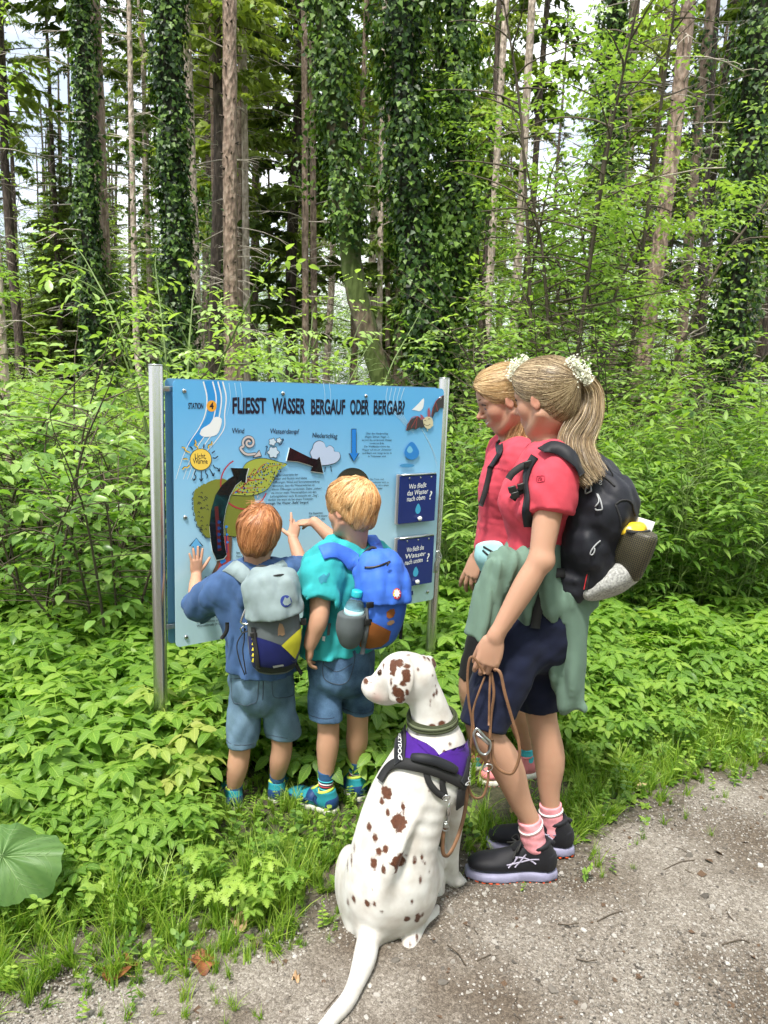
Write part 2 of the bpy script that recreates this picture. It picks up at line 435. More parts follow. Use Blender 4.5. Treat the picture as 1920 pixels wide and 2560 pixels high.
def text_on(ops, s, p0, p1, h, K=None, off=.0016, mb=None, bold=.01, shear=0.):
    """lettering on a surface between two view points along its baseline; h = cap height in view pixels"""
    V, F = text_mesh(s, shear, bold); p0 = np.array(K(*p0) if K else p0); p1 = np.array(K(*p1) if K else p1)
    d = p1-p0; L = np.linalg.norm(d); d /= L; n = A(d[1], -d[0]); w = V[:, 0].max()
    a, b, c = hits(ops, [p0, p1, (p0+p1)/2+n*h])
    up = c-(a+b)/2
    Q = a+(b-a)*(V[:, :1]/w)+up*V[:, 1:2]
    mb = mb or MB(); mb.add(sdf_snap(ops, Q, off, 3), F); return mb

# skin: lips, cheeks and ears redder through a point attribute
def skin_mat(name, base, red):
    m = mat(name, base, rough=.52, spec=.32, sss=.06); N, L, b = nodes_of(m)
    at_ = N_new(N, 'ShaderNodeAttribute', attribute_name='red'); tc = N.new('ShaderNodeTexCoord')
    nz = N_new(N, 'ShaderNodeTexNoise', Scale=38., Detail=7.); L.new(tc.outputs['Object'], nz.inputs['Vector'])
    mx = N.new('ShaderNodeMix'); mx.data_type = 'RGBA'; mx.inputs[6].default_value = (*base, 1); mx.inputs[7].default_value = (*red, 1)
    ad = N_new(N, 'ShaderNodeMath', operation='MULTIPLY_ADD'); L.new(nz.outputs['Fac'], ad.inputs[0]); ad.inputs[1].default_value = .22; L.new(at_.outputs['Fac'], ad.inputs[2])
    L.new(ad.outputs[0], mx.inputs[0]); L.new(mx.outputs[2], b.inputs['Base Color'])
    n2 = N_new(N, 'ShaderNodeTexNoise', Scale=420., Detail=2.); L.new(tc.outputs['Object'], n2.inputs['Vector'])
    bp = N_new(N, 'ShaderNodeBump', Strength=.35, Distance=.0014); L.new(n2.outputs['Fac'], bp.inputs['Height']); L.new(bp.outputs[0], b.inputs['Normal'])
    return m
class Head:
    """local frame: x to the person's left, y forward, z up; unit = chin-to-crown height"""
    def __init__(s, c, fwd, up, H):
        s.c = np.asarray(c, float); s.H = H; s.z = nrm(up); s.y = nrm(np.asarray(fwd, float)-s.z*np.dot(fwd, s.z)); s.x = np.cross(s.z, s.y)*-1
    def T(s, x, y, z): return s.c+s.H*(s.x*x+s.y*y+s.z*z)
    def E(s, c, r, tx=None): return Ell(s.T(*c), [v*s.H for v in r], s.x if tx is None else tx, s.y)
    def D(s, v): return s.x*v[0]+s.y*v[1]+s.z*v[2]
    def Tu(s, P, R): return Tube([s.T(*p) for p in P], np.asarray(R)*s.H)
    def ops(s, child=False, smile=False):
        H = s.H; T = s.T; o = []
        U = lambda pr, k: o.append(('u', pr, k*H)); S = lambda pr, k: o.append(('s', pr, k*H))
        w = 1.06 if child else 1.
        U(s.E((0, -.06, .14), (.335*w, .43, .36)), 0)
        U(s.E((0, .13, .14), (.275*w, .235, .25)), .12)
        U(s.E((0, .13, -.15), (.245*w, .225, .30)), .12)
        U(s.E((0, .22, -.40), (.10, .10, .085)), .12)
        for q in (-1, 1):
            U(s.E((.17*q*w, .20, -.13), (.10, .12, .11)), .10)
            U(s.Tu([(.27*q, -.02, -.22), (.20*q, .10, -.36), (.08*q, .24, -.43)], [.06, .06, .06]), .10)
        U(s.Tu([(-.21, .27, .075), (-.09, .345, .07), (.09, .345, .07), (.21, .27, .075)], [.03, .038, .038, .03]), .07)
        for q in (-1, 1): S(s.E((.145*q, .405, -.005), (.085, .085, .055)), .07)
        for q in (-1, 1): U(s.E((.142*q, .275, -.005), (.078, .075, .068)), .015)
        U(s.Tu([(0, .35, .04), (0, .40, -.06), (0, .465, -.135)], [.03, .034, .042 if child else .046]), .05)
        for q in (-1, 1): U(s.E((.05*q, .395, -.155), (.036, .045, .032)), .03)
        U(s.E((0, .30, -.275), (.14, .085, .085)), .07)
        sm = .03 if smile else 0.
        U(s.Tu([(-.115, .31, -.275+sm), (-.04, .375, -.258), (0, .383, -.265), (.04, .375, -.258), (.115, .31, -.275+sm)], [.012, .024, .022, .024, .012]), .02)
        U(s.Tu([(-.10, .312, -.285+sm), (0, .372, -.312), (.10, .312, -.285+sm)], [.012, .030, .012]), .02)
        S(s.Tu([(-.13, .325, -.274+sm*1.4), (0, .402, -.285), (.13, .325, -.274+sm*1.4)], [.008, .010, .008]), .012)
        for q in (-1, 1):
            en = nrm(s.x*q*.92-s.y*.36); ey = s.y*.95-s.z*.18
            U(Ell(T(.337*q*w, -.038, -.055), [.026*H, .064*H, .106*H], en, s.y*.97-s.z*.12), .02)
            S(Ell(T(.368*q*w, -.040, -.045), [.016*H, .040*H, .058*H], en, ey), .02)
            U(s.E((.34*q*w, .015, -.07), (.018, .02, .04)), .02)
        return o
    def red(s, V):
        d = (V-s.c)/s.H; x, y, z = d@s.x, d@s.y, d@s.z; g = lambda c, r: np.exp(-(((np.abs(x)-c[0])/r[0])**2+((y-c[1])/r[1])**2+((z-c[2])/r[2])**2))
        lip = np.exp(-((x/.10)**4+((z+.285)/.038)**4))*(y > .28)
        return np.clip(lip*.9+g((.2, .25, -.14), (.12, .15, .11))*.35+g((.35, -.03, -.06), (.05, .10, .14))*.45+g((0, .45, -.14), (.07, .08, .06))*.35, 0, 1)
    def eyes(s, parent, iris, brow):
        for q in (-1, 1):
            mb = MB(); c = s.T(.142*q, .263, -.010); f = nrm(s.y*.96+s.x*q*.12-s.z*.25)
            X = nrm(np.cross(f, s.z)); Y = np.cross(X, f); r = .082*s.H
            prof = [(math.sin(a)*r, math.cos(a)*r) for a in np.linspace(PI*.55, .02, 9)]
            mb.lathe(c, prof, X, Y, f, 14); e = mb.build('eye', M['eye_white'], parent)
            ib = MB(); ib.lathe(c+f*r*.03, [(math.sin(a)*r, math.cos(a)*r) for a in np.linspace(.52, .02, 4)], X, Y, f, 12); ib.build('iris', iris, e)
            lb = MB(); P = [s.T(*p) for p in [(.07*q, .335, .012), (.11*q, .362, .042), (.17*q, .352, .044), (.215*q, .31, .015)]]
            lb.tube(cr(P, 3), .008*s.H, 5); lb.build('eyelash', M['lash'], parent)
            bb = MB(); P = [s.T(*p) for p in [(.06*q, .378, .105), (.14*q, .368, .135), (.225*q, .285, .115)]]
            bb.tube(cr(P, 4), cr([[.014, 0], [.016, 0], [.006, 0]], 4)[:, 0]*s.H, 6); bb.build('eyebrow', brow, parent)
def hand_ops(W, D, Nn, L, thumb, curl, spread=.12, thumb_dir=(.75, .62, .25), thumb_curl=.35):
    """W wrist, D towards the fingers, Nn where the palm looks, thumb = direction of the thumb side, curl = per finger (a, b, c) bends"""
    W = np.asarray(W, float); D = nrm(D); Nn = nrm(np.asarray(Nn, float)-D*np.dot(Nn, D)); T = np.cross(D, Nn); T = T*(1 if np.dot(T, thumb) > 0 else -1)
    o = []; U = lambda pr, k: o.append(('u', pr, k*L))
    U(Loft([(*(W-D*.06*L), .135*L, .105*L), (*(W+D*.10*L), .165*L, .095*L), (*(W+D*.32*L), .215*L, .082*L), (*(W+D*.50*L), .205*L, .065*L)], T), .05)
    U(Ell(W+D*.2*L+T*.12*L+Nn*.05*L, [.14*L, .085*L, .075*L], D+T*.35, T), .06)
    U(Ell(W+D*.24*L-T*.12*L+Nn*.04*L, [.17*L, .07*L, .06*L], D, T), .06)
    LEN = [.40, .45, .415, .32]; tips = []
    for i in range(4):
        off = [.155, .052, -.052, -.150][i]; a = [1.2, .3, -.6, -1.5][i]*spread
        p = W+D*L*[.49, .52, .50, .45][i]+T*off*L; d = nrm(D*math.cos(a)+T*math.sin(a)); n = Nn
        P = [p-d*.10*L, p]; R = [.05*L, .056*L]
        for j, (fr, cu) in enumerate(zip((.46, .30, .24), curl[i])):
            d, n = d*math.cos(cu)+n*math.sin(cu), n*math.cos(cu)-d*math.sin(cu)
            p = p+d*LEN[i]*fr*L; P.append(p); R.append(([.050, .046, .038][j]-(.004 if i == 3 else 0))*L)
        o.append(('u', Tube(P, R, sm=False), .022*L)); tips.append(p)
    d = nrm(D*thumb_dir[0]+T*thumb_dir[1]+Nn*thumb_dir[2]); p = W+D*.12*L+T*.13*L+Nn*.02*L; P = [p]; R = [.075*L]
    for j, fr in enumerate((.22, .20, .15)):
        p = p+d*fr*L; P.append(p); R.append([.066, .056, .043][j]*L); d = nrm(d*math.cos(thumb_curl)+(-T*.6+D*.3+Nn*.5)*math.sin(thumb_curl))
    o.append(('u', Tube(P, R, sm=False), .04*L)); tips.append(p)
    allp = np.array(tips+[W]); pad = .1*L
    return o, tips, (allp.min(0)-pad, allp.max(0)+pad)
def strands(ops, roots, flow, n_seg=9, seg=.012, lift=.004, w=.0016, jitter=.15, snap=True, rng=None, lift_tip=None):
    """hair: thin three-sided locks running over a surface from the roots along a flow field; returns V, F, tint"""
    rng = rng or np.random.default_rng(1); P = np.asarray(roots, float); n = len(P)
    P = sdf_snap(ops, P, lift, 3) if snap else P.copy(); path = [P.copy()]; Nl = []
    jit = rng.normal(size=(n, 3))*jitter; sg = seg*rng.uniform(.75, 1.2, n)[:, None]
    lf = lift*rng.uniform(.5, 1.5, n)
    for k in range(n_seg):
        G = sdf_grad(ops, P, .004) if snap else None
        d = flow(P, k/n_seg)+jit
        if snap: d = d-G*(d*G).sum(-1, keepdims=True)
        d /= np.linalg.norm(d, axis=1)[:, None]+1e-9
        P = P+d*sg
        if snap:
            tgt = lf*(1+(lift_tip or 0)*((k+1)/n_seg)**2); P = P-(sdf_eval(ops, P)-tgt)[:, None]*sdf_grad(ops, P, .004)
        path.append(P.copy())
    X = np.stack(path, 1)                       # n, m, 3
    return lock_mesh(X, w*rng.uniform(.6, 1.4, n), rng.uniform(0, 1, n), np.repeat((G if snap else np.tile(A(0, -1, 0), (n, 1)))[:, None], X.shape[1], 1))
def lock_mesh(X, w, tint, Nn=None):
    """flat tapering locks; Nn: the side they show"""
    n, m = X.shape[:2]; T = np.gradient(X, axis=1); T /= np.linalg.norm(T, axis=2, keepdims=True)+1e-9
    if Nn is None: q = np.random.default_rng(3).normal(size=(n, 1, 3))*.7+A(0, -1, 0); Nn = np.repeat(q, m, 1)
    u = np.cross(T, Nn); u /= np.linalg.norm(u, axis=2, keepdims=True)+1e-9
    r = np.linspace(1, .3, m)[None, :, None]*w[:, None, None]
    V = np.stack([X-r*u, X+r*u], 2)             # n,m,2,3
    b = (np.arange(n)*m*2)[:, None]+(np.arange(m-1)*2)[None]; F = np.stack([b, b+1, b+3, b+2], -1).reshape(-1, 4)
    return V.reshape(-1, 3), F, np.repeat(tint, m*2)
def hair_mat(name, stops, rough=.42):
    m = mat(name, stops[0], rough=rough, spec=.4); N, L, b = nodes_of(m)
    a = N_new(N, 'ShaderNodeAttribute', attribute_name='tint'); r = ramp(N, L, a.outputs['Fac'], [(i/(len(stops)-1), s) for i, s in enumerate(stops)])
    L.new(r.outputs[0], b.inputs['Base Color']); b.inputs['Anisotropic'].default_value = .4; return m
M = {}
PAN_B = A(-.811, 2.8316, .5405); PAN_E = nrm(A(.266554+.810977, 3.643338-2.831562, 0)); PAN_N = A(PAN_E[1], -PAN_E[0], 0)
def on_panel(px, py, off=0.):
    d = ray(px, py); o = A(0, 0, CAM_Z); t = (PAN_B+PAN_N*off-o).dot(PAN_N)/d.dot(PAN_N); return o+d*t

M['eye_white'] = mat('eye_white', (.75, .72, .68), .2); M['lash'] = mat('lash', (.03, .02, .015), .6)
M['iris'] = mat('iris_blue', (.10, .16, .22), .15)
M['skin_boy'] = skin_mat('skin_boy', (.50, .29, .19), (.52, .18, .12))
M['skin_woman'] = skin_mat('skin_woman', (.46, .27, .18), (.48, .165, .115))
M['hair_auburn'] = hair_mat('hair_auburn', [(.17, .055, .02), (.42, .165, .06), (.62, .30, .13)])
M['hair_ginger'] = hair_mat('hair_ginger', [(.30, .13, .045), (.66, .36, .14), (.88, .62, .33)])
M['hair_ash'] = hair_mat('hair_ash', [(.07, .045, .025), (.27, .18, .09), (.66, .52, .32)])
M['hair_blond'] = hair_mat('hair_blond', [(.22, .12, .05), (.50, .31, .13), (.74, .54, .29)])
M['brow'] = mat('brow_brown', (.16, .09, .04), .8)
def creases(m, strength=.55, scale=9., dist=.012):
    """ridged folds added under the weave"""
    N, L, b = nodes_of(m); tc = N.new('ShaderNodeTexCoord'); mp = N.new('ShaderNodeMapping'); mp.inputs['Scale'].default_value = (1, 1, .62); mp.inputs['Rotation'].default_value = (.3, .25, 0); L.new(tc.outputs['Object'], mp.inputs[0])
    n = N_new(N, 'ShaderNodeTexNoise', noise_type='RIDGED_MULTIFRACTAL', Scale=scale, Detail=2.2, Roughness=.42, Distortion=.5); L.new(mp.outputs[0], n.inputs['Vector'])
    bp = N_new(N, 'ShaderNodeBump', Strength=strength, Distance=dist); L.new(n.outputs['Fac'], bp.inputs['Height'])
    if b.inputs['Normal'].is_linked: L.new(b.inputs['Normal'].links[0].from_node.outputs[0], b.inputs['Normal']); f = b.inputs['Normal'].links[0].from_node; L.new(bp.outputs[0], f.inputs['Normal'])
    else: L.new(bp.outputs[0], b.inputs['Normal'])
    return m
def cloth(name, col, bump=.25, bscale=900, var=.12, vscale=14, rough=.85, **k): return mat(name, col, rough=rough, var=var, vscale=vscale, bump=bump, bscale=bscale, spec=.25, sheen=.04, bdist=.0015, **k)
M['tee_blue'] = cloth('tee_blue', (.045, .095, .215)); M['tee_teal'] = cloth('tee_teal', (.03, .34, .36)); M['tee_pink'] = cloth('tee_pink', (.56, .06, .09), rough=.75)
def denim(name, dark, light, thr):
    m = mat(name, dark, rough=.85, spec=.2); N, L, b = nodes_of(m); tc = N.new('ShaderNodeTexCoord')
    n1 = N_new(N, 'ShaderNodeTexNoise', Scale=9., Detail=5.); L.new(tc.outputs['Object'], n1.inputs['Vector'])
    mp = N.new('ShaderNodeMapping'); mp.inputs['Scale'].default_value = (900, 900, 160); L.new(tc.outputs['Object'], mp.inputs[0])
    n2 = N_new(N, 'ShaderNodeTexNoise', Scale=1., Detail=2.); L.new(mp.outputs[0], n2.inputs['Vector'])
    wr = N_new(N, 'ShaderNodeAttribute', attribute_name='wear')
    ad = N_new(N, 'ShaderNodeMath', operation='MULTIPLY_ADD'); L.new(n2.outputs['Fac'], ad.inputs[0]); ad.inputs[1].default_value = .35; L.new(n1.outputs['Fac'], ad.inputs[2])
    a2 = N_new(N, 'ShaderNodeMath', operation='ADD'); L.new(ad.outputs[0], a2.inputs[0]); L.new(wr.outputs['Fac'], a2.inputs[1])
    r = ramp(N, L, a2.outputs[0], [(thr-.3, dark), (thr+.35, light)]); L.new(r.outputs[0], b.inputs['Base Color'])
    bp = N_new(N, 'ShaderNodeBump', Strength=.35, Distance=.001); L.new(n2.outputs['Fac'], bp.inputs['Height']); L.new(bp.outputs[0], b.inputs['Normal']); return m
M['denim_light'] = denim('denim_light', (.032, .068, .115), (.15, .235, .315), .68); M['denim_dark'] = denim('denim_dark', (.012, .03, .075), (.12, .22, .36), .85)
M['stitch'] = mat('stitch', (.04, .055, .08), .9); M['stitch_dark'] = mat('stitch_dark', (.015, .02, .04), .9)
M['navy'] = cloth('navy_shorts', (.006, .009, .028), bscale=1200); M['black_cloth'] = cloth('black_cloth', (.008, .008, .010), bscale=1400)
M['legging'] = cloth('legging_black', (.012, .011, .013), rough=.6)
M['bag_grey'] = cloth('bag_grey', (.215, .275, .285), rough=.6); M['bag_dgrey'] = cloth('bag_dark_grey', (.085, .10, .105), rough=.7); M['bag_navy'] = cloth('bag_navy', (.008, .012, .09), rough=.6)
M['bag_yellow'] = cloth('bag_yellow', (.50, .47, .03), rough=.6); M['bag_blue'] = cloth('bag_blue', (.045, .145, .60), rough=.6); M['bag_orange'] = cloth('bag_rust', (.26, .085, .018), rough=.7)
M['bag_black'] = cloth('bag_black', (.013, .014, .018), rough=.55); M['web_black'] = mat('webbing_black', (.012, .012, .013), .75, bump=.4, bscale=1500, bdist=.001)
M['web_grey'] = mat('webbing_grey', (.10, .11, .12), .75, bump=.4, bscale=1500, bdist=.001)
M['plastic_black'] = mat('plastic_black', (.012, .012, .012), .35); M['steel'] = mat('clip_steel', (.62, .62, .62), .22, metal=1)
M['alu'] = mat('clip_alloy', (.50, .52, .52), .3, metal=1)
M['white'] = mat('white_print', (.75, .75, .75), .6); M['grey_print'] = mat('grey_print', (.32, .33, .34), .6)
M['yellow_print'] = mat('yellow_print', (.75, .62, .05), .6); M['navy_print'] = mat('navy_print', (.012, .03, .20), .6); M['bag_print'] = mat('brown_print', (.26, .16, .09), .7); M['black_print'] = mat('black_print', (.012, .012, .014), .6)
M['red_print'] = mat('red_print', (.55, .03, .04), .5); M['green_print'] = mat('green_print', (.05, .35, .08), .5)
M['shoe_teal'] = cloth('shoe_teal', (.02, .24, .30), bscale=700, rough=.6); M['shoe_blue'] = cloth('shoe_blue', (.015, .05, .16), rough=.5); M['shoe_lime'] = cloth('shoe_lime', (.55, .68, .10), rough=.7)
M['sole_white'] = mat('sole_white', (.62, .60, .52), .6, var=.2, vscale=40); M['shoe_black'] = cloth('shoe_black', (.012, .012, .016), bscale=900, rough=.6)
M['stripe'] = mat('shoe_stripe', (.36, .33, .44), .5); M['sole_lilac'] = mat('sole_lilac', (.25, .24, .36), .6, var=.12, vscale=30, bump=.1); M['sole_grey'] = mat('sole_grey', (.10, .10, .115), .6); M['sole_orange'] = mat('sole_orange', (.75, .09, .02), .5)
M['shoe_pink'] = cloth('shoe_pink', (.68, .22, .24), bscale=800); M['lace_pink'] = mat('lace_pink', (.70, .33, .34), .8); M['lace_black'] = mat('lace_black', (.02, .02, .02), .8)
M['sock_pink'] = cloth('sock_pink', (.75, .30, .34), var=.25, vscale=22); M['sock_blue'] = cloth('sock_blue', (.03, .10, .24)); M['sock_white'] = mat('sock_white', (.7, .62, .62), .9); M['sock_red'] = mat('sock_red', (.35, .04, .05), .9); M['sock_teal'] = mat('sock_teal', (.05, .40, .48), .9)
M['sage'] = cloth('sage_jersey', (.13, .205, .16), var=.06, bump=.3, bscale=500)
M['mint'] = cloth('mint_bag', (.36, .64, .66), rough=.6)
M['leather'] = mat('leather_tan', (.19, .095, .048), .6, var=.25, vscale=30, bump=.3, bscale=300, bdist=.001)
M['collar_olive'] = cloth('collar_olive', (.04, .048, .022), bscale=800); M['purple'] = cloth('harness_purple', (.05, .009, .19), bscale=900)
M['flower'] = mat('flower_cream', (.80, .80, .64), .7); M['stem_green'] = mat('stem_green', (.16, .26, .05), .6)
M['bottle'] = mat('bottle_plastic', (.55, .78, .85), .08, trans=.92); M['bottle_cap'] = mat('bottle_cap', (.02, .42, .50), .4); M['water'] = mat('water_bottle', (.80, .95, .97), .02, trans=1.)
M['bottle'].node_tree.nodes['Principled BSDF'].inputs['IOR'].default_value = 1.12; M['water'].node_tree.nodes['Principled BSDF'].inputs['IOR'].default_value = 1.15
M['label_paper'] = mat('label_pale', (.45, .68, .72), .5)

for k in ('tee_blue', 'tee_teal', 'tee_pink', 'sage', 'denim_light', 'denim_dark', 'navy'): creases(M[k])
for k in ('bag_grey', 'bag_dgrey', 'bag_navy', 'bag_yellow', 'bag_blue', 'bag_orange', 'bag_black'): creases(M[k], .5, 14., .009)
# ---------------------------------------------------------------- ground and gravel path
EDGE = np.array([gnd(x, y)[:2] for x, y in [(-900, 2330), (-300, 2190), (0, 2115), (250, 2065), (430, 2048), (600, 2022), (740, 1965), (880, 1915), (1010, 1880), (1150, 1895), (1250, 1870), (1400, 1755), (1520, 1712), (1659, 1680), (1900, 1640)]])
EDGE = np.vstack([[-60, EDGE[0, 1]-30], EDGE, [EDGE[-1, 0]+60, EDGE[-1, 1]+28]])
def edge_y(x): return np.interp(x, EDGE[:, 0], EDGE[:, 1])
_gw = Waves(.5, .5, 5, n=9); _gf = Waves(.010, 9, 6, n=9)
def ground_z(x, y):
    x, y = np.asarray(x, float), np.asarray(y, float); P = np.stack([x, y, 0*x], -1).astype(np.float32)
    far = np.clip((y-6)/14, 0, 1)+np.clip((np.abs(x)-6)/14, 0, 1); bed = np.clip((y-edge_y(x)-.25)/.6, 0, 1)
    return _gw(P)*.35*np.clip(far, 0, 1)+_gf(P)*bed + .012*bed
def grid_sheet(xs, ys, zf):
    X, Y = np.meshgrid(xs, ys, indexing='ij'); V = np.stack([X, Y, zf(X, Y)], -1).reshape(-1, 3); n, m = X.shape
    i = np.arange(n-1)[:, None]*m+np.arange(m-1)[None]; F = np.stack([i, i+m, i+m+1, i+1], -1).reshape(-1, 4); return V, F
def spaced(a, b, near, far): 
    out = [0.]; s = near
    while out[-1] < b: out.append(out[-1]+s); s = min(far, s*1.12) if out[-1] > 4.5 else near
    neg = [0.]; s = near
    while neg[-1] > a: neg.append(neg[-1]-s); s = min(far, s*1.12) if neg[-1] < -3 else near
    return np.array(sorted(set(np.round(neg+out, 4))))
gm = mat('forest_soil', (.05, .036, .022), .95); N, L, b = nodes_of(gm); tc = N.new('ShaderNodeTexCoord')
n1 = N_new(N, 'ShaderNodeTexNoise', Scale=3., Detail=8.); L.new(tc.outputs['Object'], n1.inputs['Vector']); n2 = N_new(N, 'ShaderNodeTexNoise', Scale=60., Detail=6.); L.new(tc.outputs['Object'], n2.inputs['Vector'])
r1 = ramp(N, L, n2.outputs['Fac'], [(.3, (.022, .016, .009)), (.55, (.075, .055, .035)), (.75, (.15, .115, .075))]); r2 = ramp(N, L, n1.outputs['Fac'], [(.45, (.02, .045, .008)), (.62, (.10, .08, .055))])
mx = N.new('ShaderNodeMix'); mx.data_type = 'RGBA'; mx.inputs[0].default_value = .45; L.new(r1.outputs[0], mx.inputs[6]); L.new(r2.outputs[0], mx.inputs[7]); L.new(mx.outputs[2], b.inputs['Base Color'])
bp = N_new(N, 'ShaderNodeBump', Strength=.8, Distance=.02); L.new(n2.outputs['Fac'], bp.inputs['Height']); L.new(bp.outputs[0], b.inputs['Normal'])
bare = N_new(N, 'ShaderNodeAttribute', attribute_name='bare'); mb_ = N.new('ShaderNodeMix'); mb_.data_type = 'RGBA'; rr_ = ramp(N, L, n2.outputs['Fac'], [(.3, (.06, .047, .034)), (.55, (.13, .108, .082)), (.75, (.22, .195, .16))]); L.new(bare.outputs['Fac'], mb_.inputs[0]); L.new(mx.outputs[2], mb_.inputs[6]); L.new(rr_.outputs[0], mb_.inputs[7]); L.new(mb_.outputs[2], b.inputs['Base Color'])
V, F = grid_sheet(spaced(-150, 150, .09, 6), spaced(-60, 170, .09, 6), lambda x, y: ground_z(x, y)-.004-.0*x)
dd_ = V[:, 1]-edge_y(V[:, 0]); ob('ground', V, F, gm, kind='structure', attrs={'bare': np.clip(1-dd_/.55+.5*Waves(.5, 9, 8, n=9)(V.astype(np.float32)), 0, 1)*(dd_ < 1.2)})
# gravel
pm = mat('gravel', (.2, .18, .16), .95); N, L, b = nodes_of(pm); tc = N.new('ShaderNodeTexCoord')
vo = N_new(N, 'ShaderNodeTexVoronoi', Scale=150.); L.new(tc.outputs['Object'], vo.inputs['Vector']); v2 = N_new(N, 'ShaderNodeTexVoronoi', Scale=380.); L.new(tc.outputs['Object'], v2.inputs['Vector'])
nb = N_new(N, 'ShaderNodeTexNoise', Scale=2.2, Detail=7.); L.new(tc.outputs['Object'], nb.inputs['Vector'])
hs = N.new('ShaderNodeSeparateColor'); L.new(vo.outputs['Color'], hs.inputs[0]); h2 = N.new('ShaderNodeSeparateColor'); L.new(v2.outputs['Color'], h2.inputs[0])
r1 = ramp(N, L, hs.outputs[0], [(0, (.075, .065, .056)), (.5, (.18, .162, .143)), (.85, (.28, .262, .24)), (1, (.42, .40, .38))]); r2 = ramp(N, L, h2.outputs[0], [(0, (.085, .073, .062)), (.6, (.20, .18, .158)), (1, (.36, .34, .31))])
m1 = N.new('ShaderNodeMix'); m1.data_type = 'RGBA'; m1.inputs[0].default_value = .5; L.new(r1.outputs[0], m1.inputs[6]); L.new(r2.outputs[0], m1.inputs[7])
rb = ramp(N, L, nb.outputs['Fac'], [(.38, (.50, .42, .34)), (.60, (1.1, 1.06, 1.0))]); m2 = N.new('ShaderNodeMix'); m2.data_type = 'RGBA'; m2.blend_type = 'MULTIPLY'; m2.inputs[0].default_value = 1; L.new(m1.outputs[2], m2.inputs[6]); L.new(rb.outputs[0], m2.inputs[7]); L.new(m2.outputs[2], b.inputs['Base Color'])
ad = N_new(N, 'ShaderNodeMath', operation='MULTIPLY_ADD'); L.new(v2.outputs['Distance'], ad.inputs[0]); ad.inputs[1].default_value = .5; L.new(vo.outputs['Distance'], ad.inputs[2])
bp = N_new(N, 'ShaderNodeBump', Strength=.6, Distance=.004); bp.invert = True; L.new(ad.outputs[0], bp.inputs['Height']); L.new(bp.outputs[0], b.inputs['Normal'])
xs = spaced(-60, 60, .04, 2.); k = np.concatenate([np.linspace(0, .5, 14), np.linspace(.56, 3.6, 30)]); jag = Waves(.07, 14, 3, n=9); jg2 = Waves(.035, 55, 4, n=9)
V = []
for x in xs:
    e = edge_y(x)-.02+float(jag(np.array([[x, 0, 0]], np.float32))[0])+float(jg2(np.array([[x, 0, 0]], np.float32))[0])
    V.append(np.stack([np.full(len(k), x), e-k, .0005+.004*np.clip(k/.1, 0, 1)], 1))
V = np.array(V); n, m = V.shape[:2]; V = V.reshape(-1, 3); V[:, 2] += np.clip(Waves(.004, 4, 9, n=9)(V.astype(np.float32)), -.003, .006)
i = np.arange(n-1)[:, None]*m+np.arange(m-1)[None]; ob('path', V, np.stack([i, i+1, i+m+1, i+m], -1).reshape(-1, 4), pm, kind='structure')
# loose stones: instances on points (nobody could count them)
def gn_scatter(name, protos, P, rot, scale, idx, kind='stuff'):
    """instances of unlinked prototypes on a cloud of points"""
    me = bpy.data.meshes.new(name); me.vertices.add(len(P)); me.vertices.foreach_set('co', np.ascontiguousarray(P, np.float32).ravel())
    for k, a, ty in (('rot', rot, 'FLOAT_VECTOR'), ('scl', scale, 'FLOAT'), ('idx', idx, 'INT')):
        a_ = me.attributes.new(k, ty, 'POINT'); a_.data.foreach_set('vector' if ty == 'FLOAT_VECTOR' else 'value', np.ascontiguousarray(a, np.int32 if ty == 'INT' else np.float32).ravel())
    o = bpy.data.objects.new(name, me); COL.objects.link(o); o['kind'] = kind
    c = bpy.data.collections.new(name+'_kinds')
    for p in protos: c.objects.link(p)
    g = bpy.data.node_groups.new(name, 'GeometryNodeTree'); g.interface.new_socket('Geometry', in_out='INPUT', socket_type='NodeSocketGeometry'); g.interface.new_socket('Geometry', in_out='OUTPUT', socket_type='NodeSocketGeometry')
    N, L = g.nodes, g.links; gi = N.new('NodeGroupInput'); go = N.new('NodeGroupOutput'); ip = N.new('GeometryNodeInstanceOnPoints'); ci = N.new('GeometryNodeCollectionInfo')
    ci.inputs[0].default_value = c; ci.inputs[1].default_value = True; ci.inputs[2].default_value = True
    def na(nm, ty):
        a = N.new('GeometryNodeInputNamedAttribute'); a.data_type = ty; a.inputs[0].default_value = nm; return a.outputs[0]
    ip.inputs['Pick Instance'].default_value = True
    L.new(gi.outputs[0], ip.inputs['Points']); L.new(ci.outputs[0], ip.inputs['Instance']); L.new(na('idx', 'INT'), ip.inputs['Instance Index'])
    L.new(na('rot', 'FLOAT_VECTOR'), ip.inputs['Rotation']); L.new(na('scl', 'FLOAT'), ip.inputs['Scale']); L.new(ip.outputs[0], go.inputs[0])
    md = o.modifiers.new('scatter', 'NODES'); md.node_group = g; return o
def proto(name, me, m):
    o = bpy.data.objects.new(name, me); me.materials.append(m); return o
stm = mat('pebble', (.3, .28, .25), .85); N, L, b = nodes_of(stm); oi = N.new('ShaderNodeObjectInfo')
r_ = ramp(N, L, oi.outputs['Random'], [(0, (.055, .047, .04)), (.3, (.14, .123, .104)), (.7, (.29, .265, .235)), (.93, (.36, .34, .315)), (1, (.46, .44, .41))]); L.new(r_.outputs[0], b.inputs['Base Color'])
rng = np.random.default_rng(4); st_p = []
for k in range(6):
    bm = bmesh.new(); bmesh.ops.create_icosphere(bm, subdivisions=1, radius=1)
    V = np.array([v.co[:] for v in bm.verts]); V *= rng.uniform(.7, 1.25, (len(V), 1)); V *= A(1, rng.uniform(.65, .95), rng.uniform(.45, .7)); F = np.array([[v.index for v in f.verts] for f in bm.faces]); bm.free()
    st_p.append(proto('pebble', mesh_np('pebble', V, F, False), stm))
n = 150000
